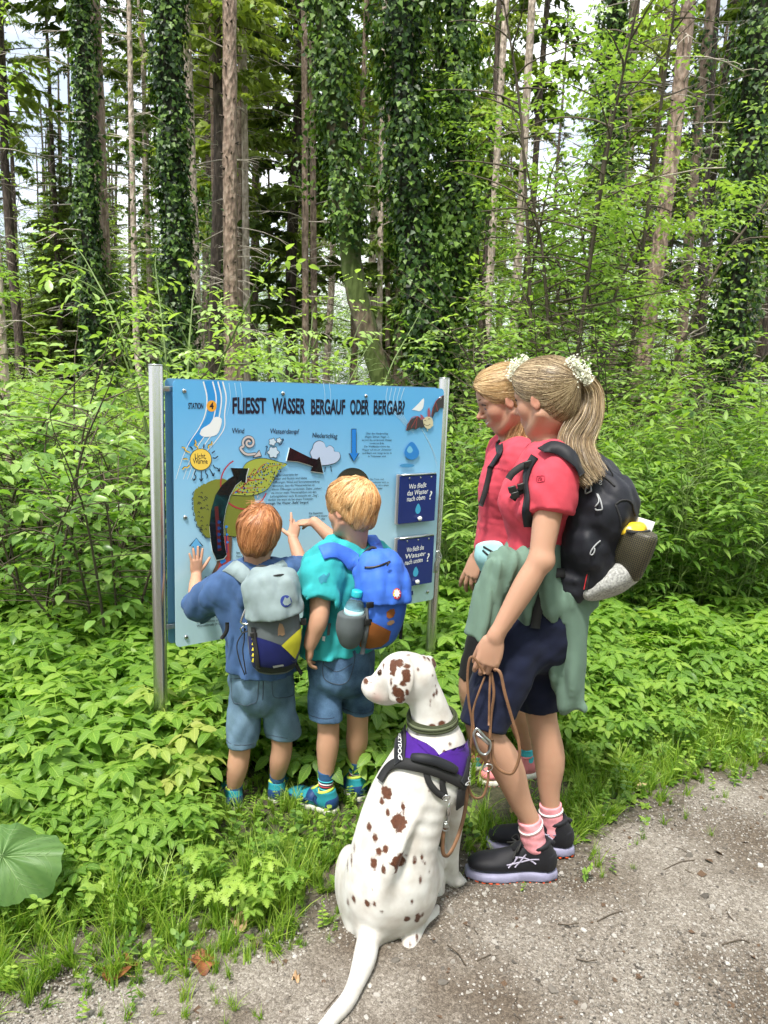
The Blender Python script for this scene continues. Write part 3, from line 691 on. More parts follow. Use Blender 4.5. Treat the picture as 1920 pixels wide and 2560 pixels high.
x = rng.uniform(-1.5, 3.2, n); d = rng.uniform(-.35, 1.9, n); y = edge_y(x)-d; ok = (y > 1.42) & (np.abs(x) < y*.60+.1) & (rng.uniform(0, 1, n) < np.clip((d+.38)/.5, .05, 1)**2); x, y = x[ok], y[ok]; n = len(x)
sz = .0024*np.exp(rng.normal(0, .45, n))*np.where(rng.uniform(0, 1, n) > .985, 2.0, 1)
gn_scatter('gravel', st_p, np.stack([x, y, np.where(y < edge_y(x), .0035, ground_z(x, y)-.003)+sz*.2], 1), np.stack([rng.normal(0, .3, n), rng.normal(0, .3, n), rng.uniform(0, 6.28, n)], 1), sz, rng.integers(0, 6, n))
# ---------------------------------------------------------------- leaves, sprays, stems
def leaf_mat(name, dark, mid, light, rough=.45, trans=.38, veins=False, spec=.4):
    m = bpy.data.materials.new(name); m.use_nodes = True; N, L, b = nodes_of(m)
    a = N_new(N, 'ShaderNodeAttribute', attribute_name='tint'); oi = N.new('ShaderNodeObjectInfo'); ad = N_new(N, 'ShaderNodeMath', operation='MULTIPLY_ADD')
    L.new(oi.outputs['Random'], ad.inputs[0]); ad.inputs[1].default_value = .35; L.new(a.outputs['Fac'], ad.inputs[2])
    r = ramp(N, L, ad.outputs[0], [(.12, dark), (.6, mid), (1.15, light)]); out = r.outputs[0]
    if veins:
        v = N_new(N, 'ShaderNodeAttribute', attribute_name='lv'); sp = N.new('ShaderNodeSeparateXYZ'); L.new(v.outputs['Vector'], sp.inputs[0])
        ab = N_new(N, 'ShaderNodeMath', operation='ABSOLUTE'); L.new(sp.outputs[0], ab.inputs[0])
        q = N_new(N, 'ShaderNodeMath', operation='MULTIPLY_ADD'); L.new(ab.outputs[0], q.inputs[0]); q.inputs[1].default_value = -.42; L.new(sp.outputs[1], q.inputs[2])
        q2 = N_new(N, 'ShaderNodeMath', operation='MULTIPLY'); L.new(q.outputs[0], q2.inputs[0]); q2.inputs[1].default_value = 7.; fr = N_new(N, 'ShaderNodeMath', operation='PINGPONG'); L.new(q2.outputs[0], fr.inputs[0]); fr.inputs[1].default_value = .5
        vr = ramp(N, L, fr.outputs[0], [(.0, (1, 1, 1)), (.14, (0, 0, 0))]); mr = ramp(N, L, ab.outputs[0], [(.02, (1, 1, 1)), (.09, (0, 0, 0))])
        mxv = N_new(N, 'ShaderNodeMath', operation='MAXIMUM'); L.new(vr.outputs[0], mxv.inputs[0]); L.new(mr.outputs[0], mxv.inputs[1])
        ml = N_new(N, 'ShaderNodeMath', operation='MULTIPLY'); L.new(mxv.outputs[0], ml.inputs[0]); ml.inputs[1].default_value = .30
        mx = N.new('ShaderNodeMix'); mx.data_type = 'RGBA'; L.new(ml.outputs[0], mx.inputs[0]); L.new(out, mx.inputs[6]); mx.inputs[7].default_value = (*[min(1, c*1.9+.03) for c in light], 1); out = mx.outputs[2]
        bp = N_new(N, 'ShaderNodeBump', Strength=.5, Distance=.0015); bp.invert = True; L.new(mxv.outputs[0], bp.inputs['Height']); L.new(bp.outputs[0], b.inputs['Normal'])
    L.new(out, b.inputs['Base Color']); b.inputs['Roughness'].default_value = rough; b.inputs['Specular IOR Level'].default_value = spec
    tr = N.new('ShaderNodeBsdfTranslucent'); g = N_new(N, 'ShaderNodeMixRGB', blend_type='MULTIPLY'); g.inputs[0].default_value = 1; L.new(out, g.inputs[1]); g.inputs[2].default_value = (1.5, 1.6, .6, 1); L.new(g.outputs[0], tr.inputs[0])
    ms = N.new('ShaderNodeMixShader'); ms.inputs[0].default_value = trans; o = N['Material Output']; L.new(b.outputs[0], ms.inputs[1]); L.new(tr.outputs[0], ms.inputs[2]); L.new(ms.outputs[0], o.inputs[0]); return m
def leaf_shape(n=4, w=.5, serr=.0, fold=.25, droop=.25, tipx=1., basew=.35, lobes=0):
    """one leaf along +y (length 1), folded at the midrib: 2 quads/tris per segment"""
    V, F, LV = [], [], []; ts = np.linspace(0, 1, n+1)
    for i, t in enumerate(ts):
        ww = w*.5*(math.sin(PI*min(1, t**.75))**.8+(.0 if 0 < i < n else 0))
        if 0 < i < n and serr: ww *= 1+serr*(1 if i % 2 else -1)
        z = -droop*t*t; V += [(-ww, t, z+fold*ww), (0, t, z), (ww, t, z+fold*ww)]; LV += [(-1 if ww else 0, t, 0), (0, t, 0), (1 if ww else 0, t, 0)]
    for i in range(n):
        a = i*3; F += [(a, a+1, a+4, a+3), (a+1, a+2, a+5, a+4)]
    return np.array(V, float), np.array(F), np.array(LV, float)
class Leaves:
    """gathers many transformed copies of leaf shapes into one mesh"""
    def __init__(s): s.V, s.F, s.T, s.L, s.n = [], [], [], [], 0
    def put(s, shape, pos, D, Nn, size, tint):
        """arrays: positions (k,3), directions (k,3), upper sides (k,3), sizes, tints"""
        V, F, LV = shape; pos = np.atleast_2d(pos).astype(float); k = len(pos); D = np.broadcast_to(np.asarray(D, float), (k, 3)); Nn = np.broadcast_to(np.asarray(Nn, float), (k, 3))
        D = D/(np.linalg.norm(D, axis=1, keepdims=True)+1e-9); X = np.cross(D, Nn); X /= np.linalg.norm(X, axis=1, keepdims=True)+1e-9; Z = np.cross(X, D)
        size = np.broadcast_to(np.asarray(size, float), (k,))[:, None, None]
        P = pos[:, None]+size*(V[None, :, :1]*X[:, None]+V[None, :, 1:2]*D[:, None]+V[None, :, 2:]*Z[:, None])
        s.V.append(P.reshape(-1, 3)); s.F.append((F[None]+(np.arange(k)*len(V))[:, None, None]+s.n).reshape(-1, F.shape[1])); s.n += k*len(V)
        s.T.append(np.repeat(np.broadcast_to(np.asarray(tint, float), (k,)), len(V))); s.L.append(np.tile(LV, (k, 1))); return s
    def raw(s, V, F, tint=0.):
        F = [f if len(f) == 4 else (*f, f[-1]) for f in F] if not isinstance(F, np.ndarray) else F
        s.V.append(np.asarray(V, float)); s.F.append(np.asarray(F)+s.n); s.n += len(V); s.T.append(np.full(len(V), tint)); s.L.append(np.zeros((len(V), 3))); return s
    def mesh(s, name, lv=False):
        V = np.concatenate(s.V); F = np.concatenate(s.F); a = {'tint': np.concatenate(s.T)}
        if lv: a['lv'] = np.concatenate(s.L)
        t3 = F[:, 2] == F[:, 3]; return mesh_np(name, V, [F[~t3], F[t3][:, :3]], True, a)
def thin_tube(P, R, n=4):
    """open tube as quads only"""
    V, F = tube_np(P, R, n, cap=False); return V, np.array(F)
OVATE = leaf_shape(4, .52, 0, .3, .25); OVATE2 = leaf_shape(2, .55, 0, .3, .2); SERR = leaf_shape(7, .50, .13, .28, .22); LANCE = leaf_shape(4, .30, 0, .3, .35); IVY = (np.array([(-.08,0,0),(.08,0,0),(.48,.18,.04),(.30,.48,.05),(0,1,-.05),(-.30,.48,.05),(-.48,.18,.04),(0,.4,0)], float), np.array([(7,0,1,2),(7,2,3,4),(7,4,5,6),(7,6,0,0)]), np.zeros((8, 3)))
DIAM = (np.array([(0,0,0),(.24,.45,.05),(0,1,-.08),(-.24,.45,.05)], float), np.array([(0,1,2,3)]), np.zeros((4, 3)))
GM = {}
GM['herb'] = leaf_mat('herb_leaf', (.04, .125, .014), (.15, .29, .034), (.33, .46, .075), .42, veins=True)
GM['herb_pale'] = leaf_mat('herb_leaf_pale', (.16, .26, .04), (.28, .38, .07), (.44, .46, .12), .42, veins=True)
GM['shrub'] = leaf_mat('shrub_leaf', (.05, .13, .02), (.18, .32, .07), (.38, .52, .16), .32, spec=.6)
GM['shrub_dark'] = leaf_mat('nettle_leaf', (.03, .09, .014), (.13, .245, .04), (.27, .40, .085), .45)
GM['sapling'] = leaf_mat('sapling_leaf', (.05, .13, .022), (.16, .29, .06), (.31, .44, .12), .42)
GM['ivy'] = leaf_mat('ivy_leaf', (.008, .022, .005), (.032, .080, .014), (.17, .28, .055), .42, .25, spec=.3)
GM['spruce'] = leaf_mat('spruce_needles', (.03, .055, .014), (.085, .13, .03), (.17, .23, .055), .55, .45)
GM['spruce_pale'] = leaf_mat('spruce_needles_pale', (.08, .12, .02), (.19, .25, .05), (.32, .39, .10), .55, .45)
GM['forest'] = leaf_mat('forest_leaf', (.04, .09, .014), (.13, .22, .04), (.27, .38, .08), .5, .5)
GM['grass'] = leaf_mat('grass_blade', (.06, .15, .013), (.17, .30, .03), (.32, .43, .065), .45)
GM['butterbur'] = leaf_mat('butterbur_leaf', (.05, .12, .035), (.085, .18, .05), (.13, .24, .07), .5, .3, veins=False)
def bark(name, c0, c1, sx=60, sz=9, strength=1., moss=0.):
    m = mat(name, c0, .9); N, L, b = nodes_of(m); tc = N.new('ShaderNodeTexCoord'); mp = N.new('ShaderNodeMapping'); mp.inputs['Scale'].default_value = (sx*.3, sx*.3, sz*.5); L.new(tc.outputs['Object'], mp.inputs[0])
    n1 = N_new(N, 'ShaderNodeTexNoise', Scale=1., Detail=6.); L.new(mp.outputs[0], n1.inputs['Vector']); v = N_new(N, 'ShaderNodeTexVoronoi', Scale=1.5); L.new(mp.outputs[0], v.inputs['Vector'])
    r = ramp(N, L, n1.outputs['Fac'], [(.32, tuple(c*.45 for c in c0)), (.5, c0), (.68, c1)]); out = r.outputs[0]
    if moss:
        n2 = N_new(N, 'ShaderNodeTexNoise', Scale=2.5, Detail=6.); L.new(tc.outputs['Object'], n2.inputs['Vector']); r2 = ramp(N, L, n2.outputs['Fac'], [(.62-moss*.25, (0, 0, 0)), (.72-moss*.25, (1, 1, 1))])
        mx = N.new('ShaderNodeMix'); mx.data_type = 'RGBA'; L.new(r2.outputs[0], mx.inputs[0]); L.new(out, mx.inputs[6]); mx.inputs[7].default_value = (.07, .10, .02, 1); out = mx.outputs[2]
    L.new(out, b.inputs['Base Color']); ad = N_new(N, 'ShaderNodeMath', operation='ADD'); L.new(n1.outputs['Fac'], ad.inputs[0]); L.new(v.outputs['Distance'], ad.inputs[1])
    bp = N_new(N, 'ShaderNodeBump', Strength=strength, Distance=.02); L.new(ad.outputs[0], bp.inputs['Height']); L.new(bp.outputs[0], b.inputs['Normal']); return m
BK = {'spruce': bark('spruce_bark', (.27, .19, .14), (.43, .33, .26), 60, 14), 'pale': bark('pale_bark', (.40, .32, .25), (.60, .51, .43), 60, 14), 'dark': bark('dark_bark', (.075, .055, .042), (.15, .115, .09), 60, 10), 'ivy': bark('ivy_stems', (.028, .030, .016), (.06, .062, .034), 60, 10), 'moss': bark('mossy_bark', (.15, .115, .075), (.26, .21, .15), 40, 8, 1., .8), 'twig': mat('dead_twig', (.42, .37, .31), .9, var=.3, vscale=5), 'stem': mat('green_stem', (.13, .19, .05), .6, var=.25, vscale=9), 'woody': mat('woody_stem', (.085, .065, .045), .8, var=.3, vscale=9)}
# ---------------------------------------------------------------- trees
def trunk_line(px, Y, w0, w1):
    """points of the view (top first) on an upright plane at distance Y -> trunk axis from the ground to above the frame"""
    P = np.array([at(x, y, Y) for x, y in px]); P = P[np.argsort(P[:, 2])]; lo, hi = P[0], P[-1]; d0 = (P[1]-P[0])/(P[1, 2]-P[0, 2])
    gz_ = float(ground_z(lo[0], Y)); base = lo-d0*(lo[2]-gz_+.15); return np.vstack([base, P]) if lo[2] > gz_+.2 else P
def extend_up(P, H):
    d = P[-1]-P[-2]; d = d/d[2]; d = nrm(d*A(.5, .5, 1)); d = d/d[2]; n = 3
    return np.vstack([P]+[P[-1]+d*(H-P[-1, 2])*k/n for k in range(1, n+1)]) if H > P[-1, 2] else P
def trunk_mesh(P, r_at, seed, n=12, knots=True, flare=1.25):
    """tapering, slightly uneven bole with knots"""
    rng = np.random.default_rng(seed); C = cr(P, 6); z0, z1 = C[0, 2], C[-1, 2]; R = np.array([r_at(z) for z in C[:, 2]]); R[:1] *= flare; R[1:2] *= 1+(flare-1)*.4
    V, F = tube_np(C, R, n, cap=True); m = len(C); V = V.reshape(m, n, 3); V += (V-C[:, None])*rng.normal(0, .05, (m, n, 1)); return V.reshape(-1, 3), F, C, R
def dead_branches(C, R, rng, z0, z1, n, L=(.5, 1.8), droop=.25, r=.013, thin=.5, twigs=2):
    mb_V, mb_F, o = [], [], 0
    def add(P, rr):
        nonlocal o
        V, F = thin_tube(P, rr, 4); mb_V.append(V); mb_F.append(F+o); o += len(V)
    for _ in range(n):
        z = rng.uniform(z0, z1); i = int(np.argmin(np.abs(C[:, 2]-z))); p = np.array([np.interp(z, C[:, 2], C[:, k]) for k in range(3)]); a = rng.uniform(0, 2*PI); d = A(math.cos(a), math.sin(a), rng.uniform(-.05, .45)); l = rng.uniform(*L)*(1 if rng.uniform() > .25 else .35)
        pts = [p]; dd = nrm(d); bend = rng.uniform(-.35, .35)
        for k in range(5):
            pts.append(pts[-1]+dd*l/5); dd = nrm(dd+A(-dd[1]*bend*.25, dd[0]*bend*.25, -droop*(.5+.25*k)*.6)+rng.normal(0, .07, 3))
        rr = r*rng.uniform(.6, 1.3)*(.5+.5*l/L[1]); add(np.array(pts), np.linspace(rr, rr*.25, 6))
        for _k in range(twigs if l > .6 else 0):
            j = rng.integers(1, 5); q = pts[j]; dv = nrm(pts[j+1 if j < 5 else j]-pts[j-1]); sd = nrm(np.cross(dv, A(0, 0, 1))*rng.choice([-1, 1])+dv*.8+A(0, 0, rng.uniform(-.5, .2))); ll = l*rng.uniform(.15, .4)
            add(np.array([q, q+sd*ll*.5, q+sd*ll+A(0, 0, -.06*ll)]), [rr*.5, rr*.35, rr*.15])
    return np.concatenate(mb_V), np.concatenate(mb_F)
def spruce_spray(Lv, p, d, L, rng, tint, wide=.35, hang=.5, k=9):
    """a live spruce branch: axis with side twigs carrying needles, drooping"""
    pts = [np.array(p, float)]; dd = nrm(d)
    for _ in range(5): pts.append(pts[-1]+dd*L/5); dd = nrm(dd+A(0, 0, -.10)+rng.normal(0, .05, 3))
    pts = np.array(pts); t = rng.uniform(.12, 1, k*4); q = pts[np.minimum((t*5).astype(int), 4)]+(pts[np.minimum((t*5).astype(int)+1, 5)]-pts[np.minimum((t*5).astype(int), 4)])*((t*5) % 1)[:, None]
    sd = nrm(np.cross(d, A(0, 0, 1))); s = rng.choice([-1, 1], len(t)); D = sd[None]*s[:, None]*rng.uniform(.3, 1, (len(t), 1))+nrm(d)[None]*.7+A(0, 0, -1)*hang*rng.uniform(.2, 1.3, (len(t), 1)); D /= np.linalg.norm(D, axis=1)[:, None]
    l = L*wide*rng.uniform(.5, 1.1, len(t))*(1.05-.6*t); tt = tint+rng.uniform(-.15, .3, len(t))
    Lv.put(DIAM, q, D, A(0, 0, 1)+rng.normal(0, .4, (len(t), 3)), l, tt)
    # side needles tufts on every twig
    for f in (.35, .65, .9): Lv.put(DIAM, q+D*(l*f)[:, None], D*.6+rng.normal(0, .55, (len(t), 3))+A(0, 0, -.3), A(0, 0, 1)+rng.normal(0, .5, (len(t), 3)), l*.42, tt+rng.uniform(-.1, .2))
    return pts
def spruce_crown(z0, z1, R0, seed, nb, tint=.35, hang=.5):
    """crown around the z axis between two heights (local to the tree)"""
    rng = np.random.default_rng(seed); Lv = Leaves(); tw = [[], [], 0]
    for i in range(nb):
        k = (i+rng.uniform())/nb; z = z0+(z1-z0)*k; a = rng.uniform(0, 2*PI); l = R0*(1-.85*k)*rng.uniform(.6, 1.1)*(.55+.45*min(1, k*6)); d = A(math.cos(a), math.sin(a), rng.uniform(-.1, .25))
        pts = spruce_spray(Lv, A(0, 0, z), d, l, rng, tint+rng.uniform(-.2, .25), hang=hang, k=7)
        V, F = thin_tube(pts, np.linspace(.018, .004, 6), 3); tw[0].append(V); tw[1].append(F+tw[2]); tw[2] += len(V)
    return Lv.mesh('crown'), mesh_np('branches', np.concatenate(tw[0]), np.concatenate(tw[1]))
def ivy_on(C, R, z0, z1, dens, rng, thick=.10, size=(.035, .07), lumps=0):
    """ivy leaves round a bole, hanging outwards, with thicker bulges"""
    size = (size[0]*.72, size[1]*.78); Lv = Leaves(); n = int(dens*2.1*(z1-z0)); z = rng.uniform(z0, z1, n); a = rng.uniform(0, 2*PI, n); P = np.stack([np.interp(z, C[:, 2], C[:, k]) for k in range(3)], 1); r = np.interp(z, C[:, 2], R)
    bul = .5+.5*np.sin(z*3.1+a*2+rng.uniform(0, 6))*np.sin(z*1.3-a*3+rng.uniform(0, 6)); rr = r+thick*(.08+1.55*bul*rng.uniform(.3, 1.25, n)); o = np.stack([np.cos(a), np.sin(a), 0*a], 1)
    edge = np.clip(np.minimum(z-z0, z1-z)/.5, 0.1, 1); keep = rng.uniform(0, 1, n) < (.38+.62*bul)*edge; P, o, rr, bul = P[keep], o[keep], rr[keep], bul[keep]; k = len(P)
    D = A(0, 0, -1)+o*.35+rng.normal(0, .45, (k, 3)); Lv.put(IVY, P+o*rr[:, None], D, o+A(0, 0, .35)+rng.normal(0, .3, (k, 3)), size[0]+(size[1]-size[0])*1.25*rng.uniform(0, 1, k)**1.6, np.clip(rng.normal(.34, .32, k)+.25*bul, 0, 1.15))
    for _ in range(lumps):
        i = rng.integers(0, k); c = P[i]+o[i]*(rr[i]+.02); m = rng.integers(60, 140); q = rng.normal(0, 1, (m, 3))*A(.16, .16, .22)*rng.uniform(.7, 1.5); Lv.put(IVY, c+o[i]*.16+q*1.25, rng.normal(0, .6, (m, 3))+A(0, 0, -.8), o[i]+A(0, 0, .7)+rng.normal(0, .5, (m, 3)), rng.uniform(*size, m), np.clip(rng.normal(.55, .25, m), 0, 1.1))
    return Lv
def tree(px, Y, wpx, m, label, group, seed, H=22, wtop=None, dead=0, dead_L=(.5, 1.6), dead_z=None, ivy=None, crown=None, name='spruce_tree', cat='tree', stubs=0, flare=1.2):
    """px: axis points in the view; wpx: bole width in view pixels at the lowest point"""
    P = extend_up(trunk_line(px, Y, 0, 0), H); base = P[0]; rb = wpx/FP*Y*.51; rt = (wtop or wpx*.85)/FP*Y*.51; zt = at(*px[0], Y)[2] if px[0][1] < px[-1][1] else at(*px[-1], Y)[2]
    r_at = lambda z: max(.02, rb+(rt-rb)*(z-base[2])/max(zt-base[2], 1)) if z < zt else max(.015, rt*(1-.9*(z-zt)/max(H-zt, .1)))
    t = empty(name, (base[0], base[1], base[2]+.15), label, cat, group); rng = np.random.default_rng(seed); V, F, C, R = trunk_mesh(P, r_at, seed)
    by = {}
    for f in F: by.setdefault(len(f), []).append(f)
    ob('trunk', V, [np.array(x) for x in by.values()], m, t)
    if stubs:                                       # short broken-off branch stubs and knots
        mb = MB()
        for _ in range(stubs):
            z = rng.uniform(1, min(9, H)); a = rng.uniform(0, 2*PI); p = np.array([np.interp(z, C[:, 2], C[:, k]) for k in range(3)]); r = np.interp(z, C[:, 2], R); d = A(math.cos(a), math.sin(a), .15); l = rng.uniform(.02, .07)
            mb.tube([p+d*r*.85, p+d*(r+l)], [rng.uniform(.012, .022), .007], 5)
        mb.build('branch_stubs', BK['dark'], t, kind='stuff')
    if dead:
        z0, z1 = dead_z or (1.2, 8.5); [ob('dead_branch', *dead_branches(C, R, rng, z0, z1, 1, dead_L), BK['twig'], t) for _ in range(dead)]
    if ivy:
        z0, z1, dens, thick, size, lumps = ivy; me = ivy_on(C, R, z0, z1, dens, rng, thick, size, lumps); o = link('ivy', None or me.mesh('ivy'), GM['ivy'], None); o.parent = t; o.location = tuple(-ORG[t])
    if crown:
        cm, bm_, zc = crown; top = np.array([np.interp(zc, C[:, 2], C[:, k]) for k in range(3)]); s = rng.uniform(.9, 1.15)
        for nm, me, mm in (('crown', cm, None), ('branches', bm_, None)):
            o = bpy.data.objects.new(nm, me); COL.objects.link(o); o.parent = t; o.location = tuple(top-A(0, 0, zc)*1-ORG[t]+A(0, 0, 0)); o.rotation_euler = (0, 0, rng.uniform(0, 6.28)); o.scale = (s, s, 1)
            if nm == 'branches': o['kind'] = 'stuff'
    return t, C, R
CROWN = []
for k, (z0, z1, R0, nb, tint, hang, mm) in enumerate([(8.2, 21, 2.4, 62, .35, .6, 'spruce'), (7.0, 20, 2.5, 66, .45, .7, 'spruce_pale'), (9.5, 22, 2.2, 52, .35, .5, 'spruce'), (4.2, 17, 2.4, 80, .5, .6, 'spruce_pale'), (2.2, 15, 2.6, 120, .4, .5, 'spruce')]):
    cm, bb = spruce_crown(z0, z1, R0, 40+k, nb, tint, hang); cm.materials.append(GM[mm]); bb.materials.append(BK['dark']); CROWN.append((cm, bb, z0))
# --- the boles one can tell apart, left to right
G1 = 'bare spruce boles beyond the board'; G2 = 'ivy-clad trees beyond the board'; G3 = 'broadleaf saplings'
tree([(4, 720), (32, 1150)], 7.5, 21, BK['pale'], 'thin pale bole leaning at the edge behind the dogwood, leftmost of the near trees', G1, 1, H=15, wtop=16, dead=14, dead_L=(.4, 1.5), dead_z=(1, 5), stubs=20)
tree([(178, 0), (188, 400), (203, 790)], 12.5, 33, BK['ivy'], 'ivy-covered tree standing close beside a thinner bole, leftmost of the ivy trees', G2, 2, wtop=25, ivy=(.2, 9.5, 620, .09, (.06, .11), 6), name='ivy_clad_tree', dead=12)
tree([(206, 0), (222, 420), (238, 800)], 13, 24, BK['spruce'], 'slim brown spruce with ivy on its lower bole, touching the leftmost ivy tree', G1, 3, wtop=19, dead=40, dead_L=(.6, 2.2), ivy=(.2, 3.6, 320, .07, (.06, .10), 2), stubs=10)
tree([(290, 560), (293, 700), (302, 830)], 15, 15, BK['pale'], 'thin pale bole right behind the left steel post', G1, 4, wtop=12, dead=22, dead_L=(.5, 1.6))
tree([(362, 0), (372, 300), (384, 640), (384, 800)], 11, 45, BK['ivy'], 'thick tree wholly wrapped in dark ivy above the left end of the board', G2, 5, wtop=36, ivy=(.1, 9, 900, .11, (.06, .105), 8), name='ivy_clad_tree', dead=10)
tree([(402, 0), (416, 400), (430, 830)], 15, 22, BK['pale'], 'pale bole directly right of the thick ivy-wrapped tree', G1, 6, wtop=15, dead=26, stubs=10)
tree([(459, 0), (466, 400), (470, 830)], 16, 20, BK['spruce'], 'slim spruce whose lower bole is wrapped in ivy, left of the stoutest brown bole', G1, 7, wtop=16, ivy=(.1, 5.5, 380, .10, (.07, .11), 4), dead=14, crown=CROWN[1])
tree([(496, 0), (497, 400), (499, 800)], 11.5, 31, BK['spruce'], 'stoutest bare brown spruce bole, studded with branch stubs', G1, 8, wtop=27, stubs=110, dead=6, flare=1.1)
tree([(519, 0), (518, 400), (521, 820)], 18, 12, BK['spruce'], 'thinner of two boles standing together right of the stoutest brown spruce', G1, 9, wtop=9, dead=22)
tree([(525, 0), (530, 400), (534, 820)], 17, 16, BK['pale'], 'paler of two boles standing together right of the stoutest brown spruce', G1, 10, wtop=12, dead=22)
tree([(580, 280), (581, 500), (582, 760)], 20, 7, BK['spruce'], 'pole-thin spruce alone above the word WASSER', G1, 11, H=12, wtop=4, dead=44, dead_L=(.4, 1.3), dead_z=(2, 11))
tree([(657, 0), (659, 380), (660, 800)], 17, 14, BK['spruce'], 'left one of the pair of brown boles above the middle of the board', G1, 12, wtop=12, dead=26, stubs=20)
tree([(673, 0), (676, 380), (680, 800)], 17.5, 14, BK['spruce'], 'right one of the pair of brown boles above the middle of the board', G1, 13, wtop=11, dead=22, stubs=20)
tree([(708, 0), (728, 250), (752, 480), (764, 600), (800, 740), (840, 870)], 9.5, 42, BK['moss'], 'curved tree, ivy above and bare mossy bark at its leaning foot', G2, 14, wtop=46, ivy=(3.1, 8.2, 900, .12, (.055, .10), 10), name='ivy_clad_tree', H=20)
tree([(792, 0), (784, 250), (776, 480)], 19, 12, BK['spruce'], 'thin brown bole behind the curved mossy tree', G1, 15, wtop=10, dead=16, crown=CROWN[1])
tree([(824, 300), (822, 500), (818, 800)], 17, 13, BK['pale'], 'pale thin bole between the curved mossy tree and the twin ivy trees', G1, 16, wtop=10, dead=14)
tree([(838, 480), (838, 640), (838, 800)], 18, 11, BK['spruce'], 'thin brown bole touching the twin ivy trees', G1, 17, wtop=9, dead=14)
tree([(868, 0), (874, 250), (892, 480), (915, 640), (932, 820)], 8.5, 36, BK['ivy'], 'left one of the twin ivy trees, bulging with dark leaves', G2, 18, wtop=41, ivy=(.1, 6.6, 1150, .17, (.05, .095), 16), name='ivy_clad_tree', H=19)
tree([(985, 0), (980, 250), (985, 480), (968, 660), (948, 830)], 8.9, 33, BK['ivy'], 'right one of the twin ivy trees, with ivy branches reaching out', G2, 19, wtop=35, ivy=(.1, 6.6, 1150, .17, (.05, .095), 22), name='ivy_clad_tree', H=19)
tree([(1143, 120), (1128, 400), (1105, 800)], 12, 20, BK['pale'], 'slender pale bole behind the bright saplings', G1, 20, wtop=15, dead=10)
tree([(1064, 500), (1056, 640), (1048, 810)], 14, 20, BK['pale'], 'short length of pale bole right of the twin ivy trees', G1, 21, wtop=15, dead=12)
tree([(1330, 0), (1318, 250), (1300, 700)], 13, 29, BK['ivy'], 'ivy tree high behind the saplings, left of the leaning spruce', G2, 22, wtop=29, ivy=(2.5, 8.5, 560, .15, (.07, .11), 8), name='ivy_clad_tree', crown=CROWN[2])
tree([(1372, 0), (1352, 250), (1322, 780)], 14, 24, BK['spruce'], 'brown bole between the high ivy tree and the leaning spruce', G1, 23, wtop=20, dead=24, crown=CROWN[2])
tree([(1488, 0), (1462, 250), (1432, 480), (1398, 720)], 11, 34, BK['spruce'], 'leaning brown spruce bole over the bright bushes', G1, 24, wtop=27, dead=30, dead_L=(.6, 2.0), stubs=26, crown=CROWN[0])
tree([(1533, 40), (1505, 300), (1470, 760)], 12.5, 24, BK['spruce'], 'second leaning brown bole, right of the first leaning spruce', G1, 25, wtop=18, dead=44, dead_L=(.7, 2.2), crown=CROWN[2], ivy=(3, 7.5, 120, .08, (.06, .10), 2))
tree([(1652, 0), (1620, 300), (1592, 600), (1572, 860)], 8.6, 48, BK['ivy'], 'broad ivy tree, rightmost of the trees', G2, 26, wtop=46, ivy=(.1, 6.8, 900, .13, (.05, .085), 6), name='ivy_clad_tree', dead=26, dead_L=(.7, 2.4), H=19)
tree([(1530, 300), (1520, 600), (1515, 800)], 15, 17, BK['dark'], 'dark bole among dead twigs left of the rightmost ivy tree', G1, 27, wtop=13, dead=34, dead_L=(.7, 2.0), crown=CROWN[2])
tree([(-45, 0), (-40, 700)], 13, 26, BK['spruce'], 'green spruce at the left frame edge, its boughs reaching into the picture', G1, 28, wtop=20, H=18)
# --- deeper stand: smaller boles, one object each, sharing meshes
rng = np.random.default_rng(31); SP = []
def sky_gap(x, y):                                       # keep the openings to the sky that the photograph shows
    px = pix((x, y, 6))[0]; return 558 < px < 640 or 690 < px < 850 and rng.uniform() < .4 or 45 < px < 150 or 1180 < px < 1290 and rng.uniform() < .4
protoT = []
for k in range(4):
    P = A(0, 0, -.2)+np.cumsum(np.vstack([[0, 0, 0], np.column_stack([rng.normal(0, .05, 9), rng.normal(0, .05, 9), np.full(9, 2.2)])]), 0); V, F, C, R = trunk_mesh(P, lambda z: .13*(1-.8*z/21)+.01, 60+k, 8)
    by = {}
    for f in F: by.setdefault(len(f), []).append(f)
    tm = mesh_np('trunk', V, [np.array(x) for x in by.values()]); tm.materials.append(BK[['dark', 'spruce', 'dark', 'pale'][k]]); V, F = dead_branches(C, R, rng, 1, 8.5, 46, (.6, 1.9)); dm_ = mesh_np('dead_branches', V, F); dm_.materials.append(BK['twig']); protoT.append((tm, dm_))
cnt = 0; tries = 0
for i in range(34):
    y = rng.uniform(22, 42); x = at(rng.uniform(-60, 335), 900, y)[0]; t = empty('young_spruce', (x, y, float(ground_z(x, y))), 'one of the dark young spruces filling the shade at the left behind the boles', 'tree', 'dark young spruces at the left'); s = rng.uniform(.5, .66)
    for nm, me in (('trunk', protoT[0][0]), ('crown', CROWN[4][0]), ('branches', CROWN[4][1])):
        o = bpy.data.objects.new(nm, me); COL.objects.link(o); o.parent = t; o.rotation_euler = (0, 0, rng.uniform(0, 6.28)); o.scale = (s*1.1, s*1.1, s)
        if nm == 'branches': o['kind'] = 'stuff'
